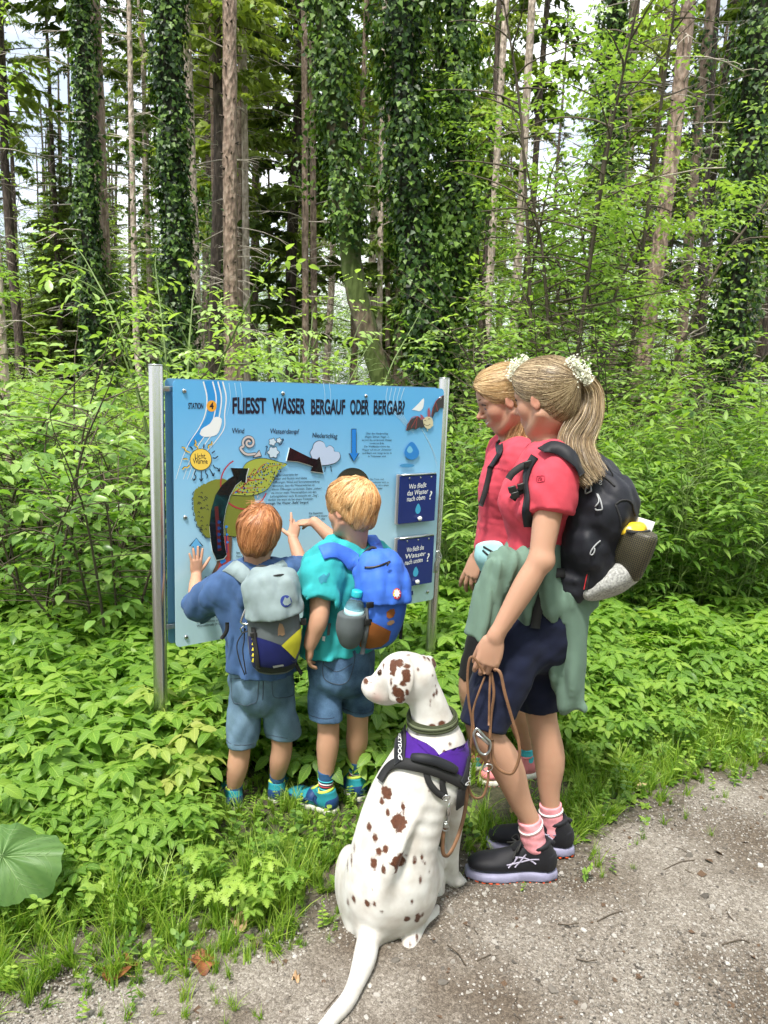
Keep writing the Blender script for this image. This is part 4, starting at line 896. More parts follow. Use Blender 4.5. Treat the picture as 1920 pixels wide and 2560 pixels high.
while cnt < 74 and tries < 4000:
    tries += 1; y = rng.uniform(15, 52); x = rng.uniform(-.62, .62)*y+rng.normal(0, .5)
    if sky_gap(x, y) or any((x-a)**2+(y-b_)**2 < 2.0 for a, b_ in SP): continue
    SP.append((x, y)); k = cnt % 4; px = pix((x, y, 2))[0]; dark = px < 330
    t = empty('spruce_tree', (x, y, float(ground_z(x, y))), 'one of the slim spruces standing deep in the wood behind the nearer boles', 'tree', 'spruces deep in the wood')
    cr_ = CROWN[[0, 1, 3, 1, 4][rng.integers(0, 5)] if not dark else rng.integers(0, 3)]; s = rng.uniform(.8, 1.15)
    for nm, me in (('trunk', protoT[k][0]), ('dead_branches', protoT[k][1]), ('crown', cr_[0]), ('branches', cr_[1])):
        o = bpy.data.objects.new(nm, me); COL.objects.link(o); o.parent = t; o.rotation_euler = (0, 0, rng.uniform(0, 6.28)); o.scale = (s, s, s*1.05)
        if nm in ('dead_branches', 'branches'): o['kind'] = 'stuff'
    cnt += 1
# ---------------------------------------------------------------- broadleaf trees, saplings, bushes
def leafy(seed, H, R, n_stem, per, shape, size, m, stem_m, tint=.45, up=.5, z0=.15, pair=True, droop=.3, sub=5, stem_r=.006, comp=0):
    """bush or sapling: arching stems with side shoots carrying leaves; returns the stem and foliage meshes"""
    rng = np.random.default_rng(seed); Lv = Leaves(); SV, SF, o = [], [], 0
    def st(P, r):
        nonlocal o
        V, F = thin_tube(P, r, 4); SV.append(V); SF.append(F+o); o += len(V)
    def shoot(p, d, L, n, tn, gr=.25):
        pts = [p]; dd = nrm(d)
        for _ in range(5): pts.append(pts[-1]+dd*L/5); dd = nrm(dd+A(0, 0, -droop*.16)+rng.normal(0, .09, 3))
        pts = np.array(pts); st(pts, np.linspace(stem_r*.5, stem_r*.2, 6)); t = (np.arange(n)+rng.uniform(.2, .8))/n*.85+.15; i = np.minimum((t*5).astype(int), 4); q = pts[i]+(pts[i+1]-pts[i])*((t*5) % 1)[:, None]; ax = nrm(pts[-1]-pts[0])
        sd = nrm(np.cross(ax, A(0, 0, 1))+1e-6)
        for s in ((-1, 1) if pair else (1,)):
            sg_ = s*np.where(np.arange(n) % 2, 1, -1)[:, None] if not pair else s
            D = sd*sg_*rng.uniform(.6, 1.1, (n, 1))+ax*rng.uniform(.3, .8, (n, 1))+A(0, 0, -droop)*rng.uniform(.2, 1.2, (n, 1)); N_ = A(0, 0, 1)+rng.normal(0, .28, (n, 3)); sz = size*rng.uniform(.65, 1.15, n)*(1.05-.35*t)
            if comp:
                D /= np.linalg.norm(D, axis=1)[:, None]
                for c_ in np.linspace(.25, 1, comp):
                    base = q+D*(sz*2.4*c_)[:, None]+A(0, 0, -.25)*((sz*2.4*c_)**2)[:, None]
                    if c_ == 1: Lv.put(shape, base, D, N_, sz*.95, np.clip(tn+rng.normal(0, .12, n), 0, 1.1))
                    else:
                        S2 = np.cross(D, N_); S2 /= np.linalg.norm(S2, axis=1)[:, None]
                        for e in (-1, 1): Lv.put(shape, base, D*.55+S2*e, N_, sz*.85, np.clip(tn+rng.normal(0, .12, n), 0, 1.1))
            else: Lv.put(shape, q, D, N_, sz, np.clip(tn+rng.normal(0, .14, n), 0, 1.1))
        Lv.put(shape, pts[-1:], (ax+A(0, 0, -.2))[None], A(0, 0, 1)[None], [size*.9], [tn+.15])
    for s in range(n_stem):
        a = rng.uniform(0, 2*PI); r0 = rng.uniform(0, R*.25); b0 = A(math.cos(a)*r0, math.sin(a)*r0, -.05); h = H*rng.uniform(.6, 1.05); lean = A(math.cos(a), math.sin(a), 0)*R*rng.uniform(.2, .8)
        P = cr(np.array([b0, b0+lean*.25+A(0, 0, h*.4), b0+lean*.7+A(0, 0, h*.8), b0+lean*1.15+A(0, 0, h)]), 3); st(P, np.linspace(stem_r*1.3, stem_r*.5, len(P)))
        for j in range(per):
            k = z0+(1-z0)*(j+rng.uniform())/per; i = min(int(k*(len(P)-1)), len(P)-2); p = P[i]+(P[i+1]-P[i])*(k*(len(P)-1)-i); b_ = rng.uniform(0, 2*PI); d = A(math.cos(b_), math.sin(b_), up*rng.uniform(.3, 1.4)); shoot(p, d, R*rng.uniform(.35, .8)*(1.1-.55*k), sub, tint+.25*(k-.4)+rng.normal(0, .08))
        shoot(P[-1], P[-1]-P[-2], R*.45, sub, tint+.2)
    return mesh_np('stems', np.concatenate(SV), np.concatenate(SF)), Lv.mesh('foliage')
def proto_pair(args, m, sm):
    s, f = args; s.materials.append(sm); f.materials.append(m); return s, f
def plant_at(pr, name, loc, label, cat, group, rz=None, s=1.):
    t = empty(name, loc, label, cat, group)
    for nm, me in zip(('stems', 'foliage'), pr):
        o = bpy.data.objects.new(nm, me); COL.objects.link(o); o.parent = t; o.rotation_euler = (0, 0, rng.uniform(0, 6.28) if rz is None else rz); o.scale = (s, s, s)
    return t
DOG = [proto_pair(leafy(100+k, 1.25, .75, 9, 9, OVATE, .085, None, None, .5, .35, .2, True, .35, 4), GM['shrub'], BK['woody']) for k in range(3)]
ELD = [proto_pair(leafy(110+k, 2.0, .9, 5, 8, OVATE, .075, None, None, .6, .5, .3, True, .45, 2, .010, 3), GM['shrub'], BK['stem']) for k in range(2)]
NET = [proto_pair(leafy(120+k, 1.0, .45, 12, 6, LANCE, .085, None, None, .45, .7, .15, True, .35, 4, .004), GM['shrub_dark'], BK['stem']) for k in range(2)]
BUS = [proto_pair(leafy(130+k, 1.5, 1.0, 13, 13, OVATE2, .065, None, None, .6, .4, .15, True, .35, 5, .006), GM['sapling'], BK['woody']) for k in range(3)]
SAP = [proto_pair(leafy(140+k, 5.4, 1.7, 5, 20, OVATE2, .11, None, None, .55, .4, .28, True, .45, 4, .020, 3), GM['sapling'], BK['woody']) for k in range(2)]
FOR = [proto_pair(leafy(150+k, 7.5, 2.6, 7, 26, OVATE2, .115, None, None, .55, .4, .15, True, .35, 9, .03), GM['forest'], BK['dark']) for k in range(3)]
rng = np.random.default_rng(77)
def gy(x, y): return (x, y, float(ground_z(x, y)))
def vx(px, Y): return at(px, 900, Y)[0]              # lateral place of a view column at a distance
NEXTTO = ['beside the left steel post', 'at the left edge', 'under the leaning thin pale bole', 'behind the left end of the board', 'low behind the goutweed', 'far behind the left post']
_seen = set()
def nlab(t):
    t = t+', the one further right' if t in _seen else t; _seen.add(t); return t
# dogwood thicket left of the board
for i, (px, Y, k, s) in enumerate([(250, 4.0, 0, .92), (60, 4.2, 1, 1.0), (150, 4.9, 2, 1.15), (-60, 5.0, 0, 1.1), (290, 5.4, 1, 1.15), (60, 6.2, 2, 1.2), (210, 6.4, 0, 1.25), (-120, 6.6, 1, 1.2), (330, 6.9, 2, 1.2), (120, 7.8, 1, 1.25)]):
    plant_at(DOG[k], 'dogwood_bush', gy(vx(px, Y), Y), ['leafy dogwood bush beside the left steel post', 'leafy dogwood bush at the left edge behind the goutweed', 'dogwood bush in front of the thin leaning pale bole'][i] if i < 3 else nlab('dogwood in the left thicket, %s row, %s' % ({4: 'second', 5: 'third', 6: 'fourth', 7: 'last'}[int(Y)], ['at the frame edge', 'middle', 'right end'][0 if px < 0 else 1 if px < 200 else 2])), 'bush', 'dogwood thicket left of the board', None, s*(1.25 if Y < 5.2 else .95))
for i, (px, Y, k, s, lab) in enumerate([(385, 5.2, 0, 1.18, 'tall elder shrub rising over the left end of the board, below the thick ivy tree'), (520, 5.6, 1, 1.02, 'elder shrub rising just above the heading of the board'), (640, 5.8, 0, 1.0, 'elder shrub behind the board under the pair of brown boles'), (735, 6.0, 1, 1.02, 'elder shrub behind the board beside the curved mossy foot'), (300, 6.6, 1, .7, 'elder shrub between the left post and the dogwood thicket')]):
    plant_at(ELD[k], 'elder_shrub', gy(vx(px, Y), Y), lab, 'shrub', 'elder shrubs behind the board', None, s)
# nettles and low bushes right of the board and behind the women
for i, (px, Y, k, s) in enumerate([(1010, 4.9, 0, .85), (985, 5.6, 1, 1.0), (1060, 6.0, 0, 1.1), (1330, 4.9, 1, .8), (1430, 4.9, 0, .92), (1520, 5.0, 1, .95), (1610, 4.9, 0, 1.0), (1380, 5.6, 0, 1.05), (1480, 5.7, 1, 1.1), (1570, 5.8, 0, 1.1), (1660, 5.7, 1, 1.15), (1700, 5.0, 0, 1.1), (1250, 5.8, 1, 1.1), (1150, 5.6, 0, 1.1), (1320, 6.5, 1, 1.2), (1620, 6.6, 1, 1.25), (900, 5.4, 1, .9), (820, 5.2, 0, .8), (1740, 6.0, 0, 1.2)]):
    plant_at(NET[k], 'nettle_clump', gy(vx(px, Y), Y), nlab('tall nettles %s, %s' % ('behind the board' if px < 950 else 'between the right post and the women' if px < 1110 else 'behind the women' if px < 1300 else 'right of the black rucksack' if px < 1450 else 'in the bank at the right' if px < 1600 else 'at the right edge', 'in the front row' if Y < 5.1 else 'a row further back' if Y < 5.9 else 'in the last row')), 'plant', 'nettle clumps right of the board', None, s*1.36)
for i, (px, Y, k, s, lab) in enumerate([(1180, 7.4, 0, 1.15, 'bright leafy bush behind the two women\'s heads'), (1330, 7.2, 1, 1.25, 'bright leafy bush right of the women, under the leaning spruce'), (1440, 7.8, 2, 1.15, 'bright leafy bush below the second leaning bole'), (1040, 7.6, 2, 1.0, 'leafy bush between the right steel post and the women'), (1560, 7.0, 0, .7, 'leafy bush at the foot of the rightmost ivy tree'), (1250, 8.6, 2, 1.3, 'leafy bush deep behind the ponytailed woman')]):
    plant_at(BUS[k], 'leafy_bush', gy(vx(px, Y), Y), lab, 'bush', 'bright bushes behind the women', None, s*1.28)
for px, Y, k, s, lab in [(1215, 8.0, 0, 1.05, 'slender bright-green sapling over the women, its pale stem showing'), (1340, 8.4, 1, 1.0, 'arching bright-green sapling reaching towards the leaning spruce'), (1095, 9.0, 1, .95, 'bright-green sapling beside the twin ivy trees')]:
    plant_at(SAP[k], 'sapling', gy(vx(px, Y), Y), lab, 'tree', 'bright saplings', None, s)
plant_at(SAP[0], 'sapling', gy(vx(-190, 5.6), 5.6), 'broadleaf sapling at the left frame edge, its bright leaves above the dogwood', 'tree', 'bright saplings', None, .72)
# broadleaf trees deeper in the wood
spots = [(-16, 30), (-11, 24), (-7.5, 33), (-19, 26), (1.5, 36), (15, 27), (19, 33), (-24, 34), (9, 42), (7, 19), (-13, 40), (16, 40)]
for i, (x, y) in enumerate(spots): plant_at(FOR[i % 3], 'broadleaf_tree', gy(x, y), 'broadleaf tree deep in the wood, pale green between the spruce boles', 'tree', 'broadleaf trees deep in the wood', None, rng.uniform(.75, 1.15))
# low growth of the forest floor, far wall of leaves: nobody could count it
n = 1500; y = rng.uniform(7, 40, n); x = rng.uniform(-.7, .7, n)*y; z = ground_z(x, y); ids = rng.integers(0, 5, n)
lowp = [proto('low_growth', me[1].copy(), GM['forest']) for me in (NET[0], NET[1], BUS[0], BUS[1], DOG[0])]
gn_scatter('undergrowth', lowp, np.stack([x, y, z], 1), np.stack([0*x, 0*x, rng.uniform(0, 6.28, n)], 1), rng.uniform(.4, .95, n)*np.clip((y-4)/6, .5, 1), ids)
n = 560; a = rng.uniform(-.85, .85, n); d = np.where(np.arange(n) < 380, rng.uniform(50, 72, n), rng.uniform(27, 46, n)); x, y = np.sin(a)*d, np.cos(a)*d; frm = [proto('far_crown', f[1].copy(), GM['forest']) for f in FOR]
gn_scatter('far_wood', frm, np.stack([x, y, ground_z(x, y)-.4], 1), np.stack([0*x, 0*x, rng.uniform(0, 6.28, n)], 1), rng.uniform(.7, 1.25, n), rng.integers(0, 3, n))

# the wood on the other side of the path, behind the viewer: it closes off the low sky
n = 300; a = rng.uniform(1.15, 5.13, n); d = rng.uniform(9, 24, n); x, y = np.sin(a)*d, np.cos(a)*d; ok = y < edge_y(x)-6; x, y = x[ok], y[ok]; n = len(x)
gn_scatter('wood_across_the_path', frm[:], np.stack([x, y, ground_z(x, y)-.4], 1), np.stack([0*x, 0*x, rng.uniform(0, 6.28, n)], 1), rng.uniform(.8, 1.3, n), rng.integers(0, 3, n))
# ---------------------------------------------------------------- the information board
sg = empty('information_board', on_panel(640, 1420, 0)*A(1, 1, 0), 'large pale-blue trail board headed FLIESST WASSER BERGAUF ODER BERGAB between steel posts', 'information board')
PW, PH = 1.349, 1.056; ZZ = A(0, 0, 1)
def pan(u, v, off=0.): return PAN_B+PAN_E*u+ZZ*v+PAN_N*off
def Kp(x, y, off=0.): return on_panel(*K1(x, y), off)
def uv1(x, y): p = Kp(x, y)-PAN_B; return p.dot(PAN_E), p[2]
bm_ = mat('board_print', (.3, .6, .8), .22, spec=.5); N, L, b = nodes_of(bm_)
tc = N.new('ShaderNodeTexCoord'); sp = N.new('ShaderNodeSeparateXYZ'); L.new(tc.outputs['Object'], sp.inputs[0])
mr = N.new('ShaderNodeMapRange'); L.new(sp.outputs[2], mr.inputs[0]); mr.inputs[1].default_value = .54; mr.inputs[2].default_value = 1.6
nz = N_new(N, 'ShaderNodeTexNoise', Scale=2.2, Detail=3.); L.new(tc.outputs['Object'], nz.inputs['Vector']); ma = N_new(N, 'ShaderNodeMath', operation='MULTIPLY_ADD'); L.new(nz.outputs['Fac'], ma.inputs[0]); ma.inputs[1].default_value = .16; L.new(mr.outputs[0], ma.inputs[2])
r = ramp(N, L, ma.outputs[0], [(.08, (.47, .66, .73)), (.40, (.42, .65, .78)), (.70, (.25, .54, .80)), (1.05, (.12, .42, .77))]); L.new(r.outputs[0], b.inputs['Base Color'])
def plate(name, u0, u1, v0, v1, off, th, m, parent, rad=.018, edge=None):
    """rounded sheet standing off the panel plane"""
    pts = []
    for cx, cy, a0 in ((u1-rad, v1-rad, 0), (u0+rad, v1-rad, 90), (u0+rad, v0+rad, 180), (u1-rad, v0+rad, 270)):
        for a in np.linspace(a0, a0+90, 6): pts.append((cx+rad*math.cos(math.radians(a)), cy+rad*math.sin(math.radians(a))))
    n = len(pts); V = [pan(u, v, off) for u, v in pts]+[pan(u, v, off-th) for u, v in pts]
    mb = MB(); mb.add(V, [tuple(range(n)), tuple(range(2*n-1, n-1, -1))]+[(i, n+i, n+(i+1) % n, (i+1) % n) for i in range(n)])
    return mb.build(name, m, parent, smooth=False)
plate('front_panel', 0, PW, 0, PH, 0, .004, bm_, sg); plate('back_panel', -.016, PW-.006, .006, PH+.004, -.040, .004, mat('board_back', (.14, .34, .54), .3), sg)
steel = mat('brushed_steel', (.52, .51, .49), .26, metal=1); N, L, b = nodes_of(steel); tc = N.new('ShaderNodeTexCoord'); mp = N.new('ShaderNodeMapping'); mp.inputs['Scale'].default_value = (14, 14, 420); L.new(tc.outputs['Object'], mp.inputs[0])
nz = N_new(N, 'ShaderNodeTexNoise', Scale=1., Detail=3.); L.new(mp.outputs[0], nz.inputs['Vector']); bp = N_new(N, 'ShaderNodeBump', Strength=.12, Distance=.001); L.new(nz.outputs['Fac'], bp.inputs['Height']); L.new(bp.outputs[0], b.inputs['Normal'])
ul, vl = uv1(72, 66); ur, vr = uv1(1573, 136)
for u, vt in ((ul, vl), (ur, vr)):
    c = pan(u, 0, -.022); c = A(c[0], c[1], 0); top = PAN_B[2]+vt; mb = MB()
    mb.lathe(c, [(.027, -.3), (.027, top-.0015), (.0262, top), (.024, top+.0002)], n=28); sharp(mb.build('post', steel, sg))
    mb = MB(); mb.lathe(c, [(.0272, top-.004), (.0272, top+.0012), (.022, top+.0022)], n=28); mb.build('post_cap', M['alu'], sg)
for u, dirn in ((ul, 1), (ur, -1)):
    for v in (.085, PH-.035):
        mb = MB(); mb.box(pan(u+dirn*.038, v, -.022), (.034, .008, .010), PAN_E, PAN_N, ZZ, bev=.002); mb.build('bracket', M['alu'], sg)
for x, y in ((208,202),(720,215),(1150,228),(1540,240),(213,857),(1493,750),(218,1477),(1470,1243)):
    mb = MB(); u, v = uv1(x, y); c = pan(min(u, PW-.022), v, 0)
    mb.lathe(c, [(.0085, 0), (.0085, .003), (.0065, .0055), (.003, .0062)], PAN_E, ZZ, PAN_N, 14); s = mb.build('screw', M['alu'], sg)
    mb = MB(); mb.lathe(c, [(.0028, .0055), (.0028, .0068)], PAN_E, ZZ, PAN_N, 6); mb.build('socket', M['plastic_black'], s)
def col_mat(name, c, rough=.3): return mat(name, c, rough, spec=.45)
INK = col_mat('ink_black', (.012, .013, .03)); OL = col_mat('ink_olive', (.20, .22, .035)); LEAF = col_mat('ink_leaf', (.36, .42, .07)); REDI = col_mat('ink_red', (.45, .03, .06)); YEL = col_mat('ink_yellow', (.80, .52, .06)); SUNY = col_mat('ink_sun', (.85, .60, .10)); ORG_ = col_mat('ink_orange', (.78, .36, .04))
WHI = col_mat('ink_white', (.78, .80, .82)); BLU = col_mat('ink_blue', (.02, .22, .70)); SKB = col_mat('ink_sky', (.14, .45, .78)); STR = col_mat('ink_stream', (.03, .28, .68)); PAL = col_mat('ink_pale', (.42, .66, .84)); BRN = col_mat('ink_brown', (.16, .09, .06)); TRK = col_mat('ink_red_brown', (.42, .06, .05)); LIL = col_mat('ink_cloud', (.50, .60, .80)); NAV = col_mat('ink_navy', (.008, .022, .17)); GRY = col_mat('ink_grey', (.05, .045, .05)); CRM = col_mat('ink_cream', (.62, .55, .36))
LAY = [0.0004]
def lay(step=.0001): LAY[0] += step; return LAY[0]
def art(name, polys, m, parent=sg, off=None, closed_round=True):
    off = off or lay(); mb = MB()
    for pts in polys:
        P = np.array([Kp(x, y, 0) for x, y in pts]); 
        if closed_round and len(P) > 4 and closed_round != 'no': P = cr(np.vstack([P, P[:1]]), 3)[:-1]
        V = P+PAN_N*off; mb.add(V, [tuple(range(len(V)))])
    o = mb.build(name, m, parent, smooth=False)
    bm = bmesh.new(); bm.from_mesh(o.data); bmesh.ops.triangulate(bm, faces=bm.faces); bm.to_mesh(o.data); bm.free()
    if len(polys) > 1: o['kind'] = 'stuff'
    return o
def line(name, lines, w, m, parent=sg, off=None, taper=False):
    off = off or lay(); mb = MB(); sc_ = .001*w
    for pts in lines:
        P = np.array([Kp(x, y, off) for x, y in pts]); P = cr(P, 5) if len(P) > 2 else P
        T = np.gradient(P, axis=0); S = np.cross(T, PAN_N); S /= np.linalg.norm(S, axis=1)[:, None]+1e-9; k = np.linspace(1, .25, len(P))[:, None] if taper else 1
        V = np.concatenate([P-S*sc_*.5*k, P+S*sc_*.5*k]); n = len(P); mb.add(V, [(i, i+1, n+i+1, n+i) for i in range(n-1)])
    return mb.build(name, m, parent, smooth=False, kind='stuff' if len(lines) > 1 else None)
def words(name, items, m, parent=sg, off=None, wob=0.):
    """items: (text, (x0, y0), (x1, y1), cap height in metres, bold, shear) on the panel"""
    off = off or lay(); mb = MB(); r = np.random.default_rng(5)
    for s, a, b_, h, bold, shear in items:
        V, F = text_mesh(s, shear, bold); 
        if not len(V): continue
        p0, p1 = Kp(*a, off), Kp(*b_, off); w0, w1 = V[:, 0].min(), V[:, 0].max()
        Q = p0+(p1-p0)*((V[:, :1]-w0)/(w1-w0))+ZZ*h*V[:, 1:2]
        if wob: Q = Q+ZZ*(wob*np.sin(V[:, :1]*4.1+r.uniform(0, 6)))+PAN_E*(wob*.6*np.sin(V[:, 1:2]*5+V[:, :1]*2))
        mb.add(Q, F)
    return mb.build(name, m, parent, smooth=False)
# water light on the print
art('stream_print', [[(305,152),(395,152),(400,215),(382,330),(352,400),(300,450),(240,492),(225,470),(285,395),(325,330),(328,240)]], STR)
lines = []
for dx, e in ((0, 0), (48, 8), (75, 12), (100, 30)): lines.append([(308+dx, 153), (326+dx, 235), (318+dx, 320), (285+dx+e, 395), (235+dx+e, 470), (196+dx*.9, 560), (165+dx*.8, 660)])
line('light_streaks', lines, 6, WHI, taper=True); line('light_streaks', [[(x, 160), (x+8, 240), (x-10, 330)] for x in (440, 470, 500, 930, 960)], 3, PAL, taper=True)
line('ripples', [[(1350-k*22, 185), (1330-k*18, 260), (1350-k*8, 340), (1400, 400+k*6)] for k in range(5)]+[[(1440+k*14, 400+k*25), (1480+k*8, 470+k*22), (1520, 560+k*15)] for k in range(4)], 4, PAL, taper=True)
art('worn_patch', [[(288,425),(300,398),(340,372),(358,345),(378,336),(402,348),(396,390),(376,428),(330,440),(302,436)], [(1388,300),(1420,270),(1450,240),(1447,285),(1430,306),(1408,302)]], WHI)
# heading
art('number_disc', [[(350+26*math.cos(a), 280+29*math.sin(a)) for a in np.linspace(0, 2*PI, 20, endpoint=False)]], ORG_)
words('station_lettering', [('STATION', (230, 294), (307, 294), .023, .02, 0), ('4', (340, 295), (361, 294), .024, .045, 0)], INK)
words('headline', [('FLIESST', (459, 316), (632, 316), .062, .032, 0), ('WASSER', (664, 316), (836, 317), .062, .032, 0), ('BERGAUF', (866, 320), (1042, 320), .062, .032, 0), ('ODER', (1068, 320), (1166, 321), .062, .032, 0), ('BERGAB?', (1190, 321), (1350, 322), .062, .032, 0)], INK, wob=.0012)
words('caption', [('Wind', (457, 420), (521, 421), .021, .006, .12), ('Wasserdampf', (655, 422), (804, 424), .021, .006, .12), ('Niederschlag', (873, 443), (1003, 448), .022, .006, .12)], INK, wob=.001)
def para(name, rows, x, y, dy, h, align='l', wpx=None, slope=-.0):
    it = []
    for i, (t_, w, bold) in enumerate(rows):
        yy = y+dy*i; x0 = x if align == 'l' else (x-w/2 if align == 'c' else x-w)
        it.append((t_, (x0, yy), (x0+w, yy+slope*w), h, .012 if bold else .0, 0))
    words(name, it, INK)
para('paragraph', [('Über den Niederschlag', 114, 0), ('(Regen, Schnee, Hagel, ...)', 124, 0), ('kommt das verdunstete Wasser', 154, 0), ('zurück zur Erde.', 76, 0), ('Der Waldboden nimmt das', 132, 0), ('Wasser auf wie ein „Schwamm“', 154, 0), ('und filtert und reinigt es, bis es', 152, 0), ('zu Trinkwasser wird.', 94, 0)], 1208, 427, 16.8, .0088, 'c')
xs_ = [672, 672, 670, 668, 664, 661, 655, 645, 630]; ws_ = [127, 172, 240, 216, 258, 232, 250, 232, 224]
rows = ['Auf der Unterseite der', 'Blätter und Nadeln sind kleine', 'Öffnungen. Wind und Sonneneinstrahlung', 'bewirken, dass die Wasserteilchen an', 'diesen Öffnungen verdunsten. Dabei „ziehen“', 'sie immer mehr Wasserteilchen aus den', 'Leitungsbahnen nach. Es entsteht ein „Sog“,', 'ähnlich wie wenn du bei einem Trinkhalm', 'ansaugst. Das Wasser „fließt“ bergauf.']
words('paragraph', [(t_, (x, 644+18.3*i), (x+w, 640+18.0*i), .0098, .012 if i in (8,) else 0, 0) for i, (t_, x, w) in enumerate(zip(rows, xs_, ws_))], INK)
para('paragraph', [('Für Experten:', 72, 1), ('Hier wird dieser', 96, 0), ('Weg für die', 82, 0), ('Pflanzen', 60, 0)], 856, 842, 16, .0088, slope=-.06)
para('paragraph', [('Das Trink- und', 70, 0), ('Grundwasser wird, so', 96, 0), ('wie hier, oft in einem', 96, 0), ('Speicher', 66, 1)], 1172, 664, 15.6, .0085)
para('paragraph', [('Im Sp', 42, 1), ('hauchdünne', 84, 0), ('die die', 52, 0), ('nach oben', 70, 0)], 480, 1046, 18, .0095)
para('paragraph', [('transportiert. Der „Motor“ für', 210, 0), ('die Aufnahme ist der Druck', 190, 0), ('Wurzeldruck (= Osmose)', 170, 1)], 274, 1388, 19.5, .0105, slope=-.11)
para('paragraph', [('In den Wurzeln', 130, 0)], 300, 1362, 19, .0105, slope=-.1)
para('imprint', [('Grafik', 40, 0)], 822, 1354, 14, .0075); 
# sun
art('sun_rim', [[(293+57*math.cos(a), 557+57*math.sin(a)) for a in np.linspace(0, 2*PI, 28, endpoint=False)]], INK); art('sun_disc', [[(293+54*math.cos(a), 557+54*math.sin(a)) for a in np.linspace(0, 2*PI, 28, endpoint=False)]], SUNY)
words('sun_lettering', [('Licht,', (264, 553), (322, 552), .021, .012, 0), ('Wärme', (254, 578), (330, 580), .021, .012, 0)], INK, wob=.001)
rays = [[(263, 455), (268, 470), (262, 480), (275, 490), (278, 500)], [(352, 462), (348, 478), (335, 482), (332, 498)], [(195, 492), (210, 496), (215, 510), (238, 520)], [(202, 555), (215, 552), (225, 556)], [(198, 608), (210, 596), (222, 598), (236, 586)], [(368, 512), (352, 525)], [(384, 540), (370, 550), (356, 548)], [(238, 490), (254, 505)], [(312, 478), (308, 498)]]
line('sun_rays', rays, 4.5, INK); line('sun_rays', [[(x+2, y+2) for x, y in r_] for r_ in rays[:5]], 4, YEL)
line('sun_arrows', [[(268, 615), (262, 635), (270, 648), (258, 664)], [(298, 618), (297, 640), (297, 668)], [(322, 612), (320, 628), (330, 640), (326, 656)], [(340, 605), (350, 622), (362, 640)], [(358, 585), (368, 600), (380, 602), (392, 616)], [(288, 656), (297, 669), (306, 654)], [(352, 638), (362, 641), (364, 626)], [(382, 614), (392, 617), (392, 602)], [(252, 655), (258, 665), (268, 660)]], 3.5, INK)
# spiral arrow, vapour
sp_ = [(545+(34-t*3.2)*math.cos(t*1.05+2.6), 470+(36-t*3.4)*math.sin(t*1.05+2.6)) for t in np.linspace(9, 0, 20)]
line('wind_spiral', [[*sp_, (500, 500), (530, 530), (580, 528)]], 13, INK); line('wind_spiral', [[*sp_, (500, 500), (530, 530), (582, 528)]], 9, col_mat('ink_dust', (.55, .50, .50)))
art('wind_arrowhead', [[(560, 550), (585, 520), (596, 505), (610, 540)]], INK, closed_round='no'); art('wind_arrowhead', [[(566, 546), (588, 521), (596, 511), (606, 537)]], col_mat('ink_dust_2', (.55, .50, .50)), closed_round='no')
def puff(cx, cy, r, n, sq=1.): return [(cx+r*(1+.16*math.cos(n*a))*math.cos(a), cy+sq*r*(1+.16*math.cos(n*a))*math.sin(a)) for a in np.linspace(0, 2*PI, 36, endpoint=False)]
art('vapour_rim', [puff(668, 520, 29, 6), puff(664, 466, 19, 5), puff(698, 458, 14, 5)], INK, closed_round='no'); art('vapour', [puff(668, 520, 26, 6), puff(664, 466, 16.5, 5), puff(698, 458, 11.5, 5)], col_mat('ink_vapour', (.55, .68, .80)), closed_round='no')
line('vapour_arrows', [[(628, 535), (634, 510), (638, 488)], [(700, 482), (712, 476), (722, 452)], [(630, 492), (638, 487), (640, 498)], [(712, 455), (722, 450), (722, 462)]], 3, INK)
# cloud and rain
cl_ = [(868,545),(860,520),(872,500),(880,475),(905,461),(930,470),(942,495),(960,485),(980,498),(984,515),(1008,520),(1014,545),(995,570),(960,582),(918,586),(885,575)]
art('cloud_rim', [[(x+(x-938)*.035, y+(y-525)*.045) for x, y in cl_]], INK); art('cloud', [cl_], LIL); line('rain', [[(940, 595), (937, 622)], [(968, 590), (972, 620)], [(915, 600), (913, 628)]], 4, INK)
# arrows of the print
def arrow(cx, top, bot, w, up, m):
    hw = w*.5; H = 42
    p = [(cx-hw, bot), (cx-hw, top+H), (cx-hw*2.2, top+H), (cx, top), (cx+hw*2.2, top+H), (cx+hw, top+H), (cx+hw, bot)] if up else [(cx-hw, top), (cx-hw, bot-H), (cx-hw*2.2, bot-H), (cx, bot), (cx+hw*2.2, bot-H), (cx+hw, bot-H), (cx+hw, top)]
    c = A(cx, (top+bot)/2); q = [tuple(c+(A(*a)-c)*A(1.22, 1.035)) for a in p]; art('arrow_rim', [q], INK, closed_round='no'); return art('arrow', [p], m, closed_round='no')
arrow(1086, 400, 566, 21, False, BLU); arrow(269, 964, 1060, 28, True, SKB)
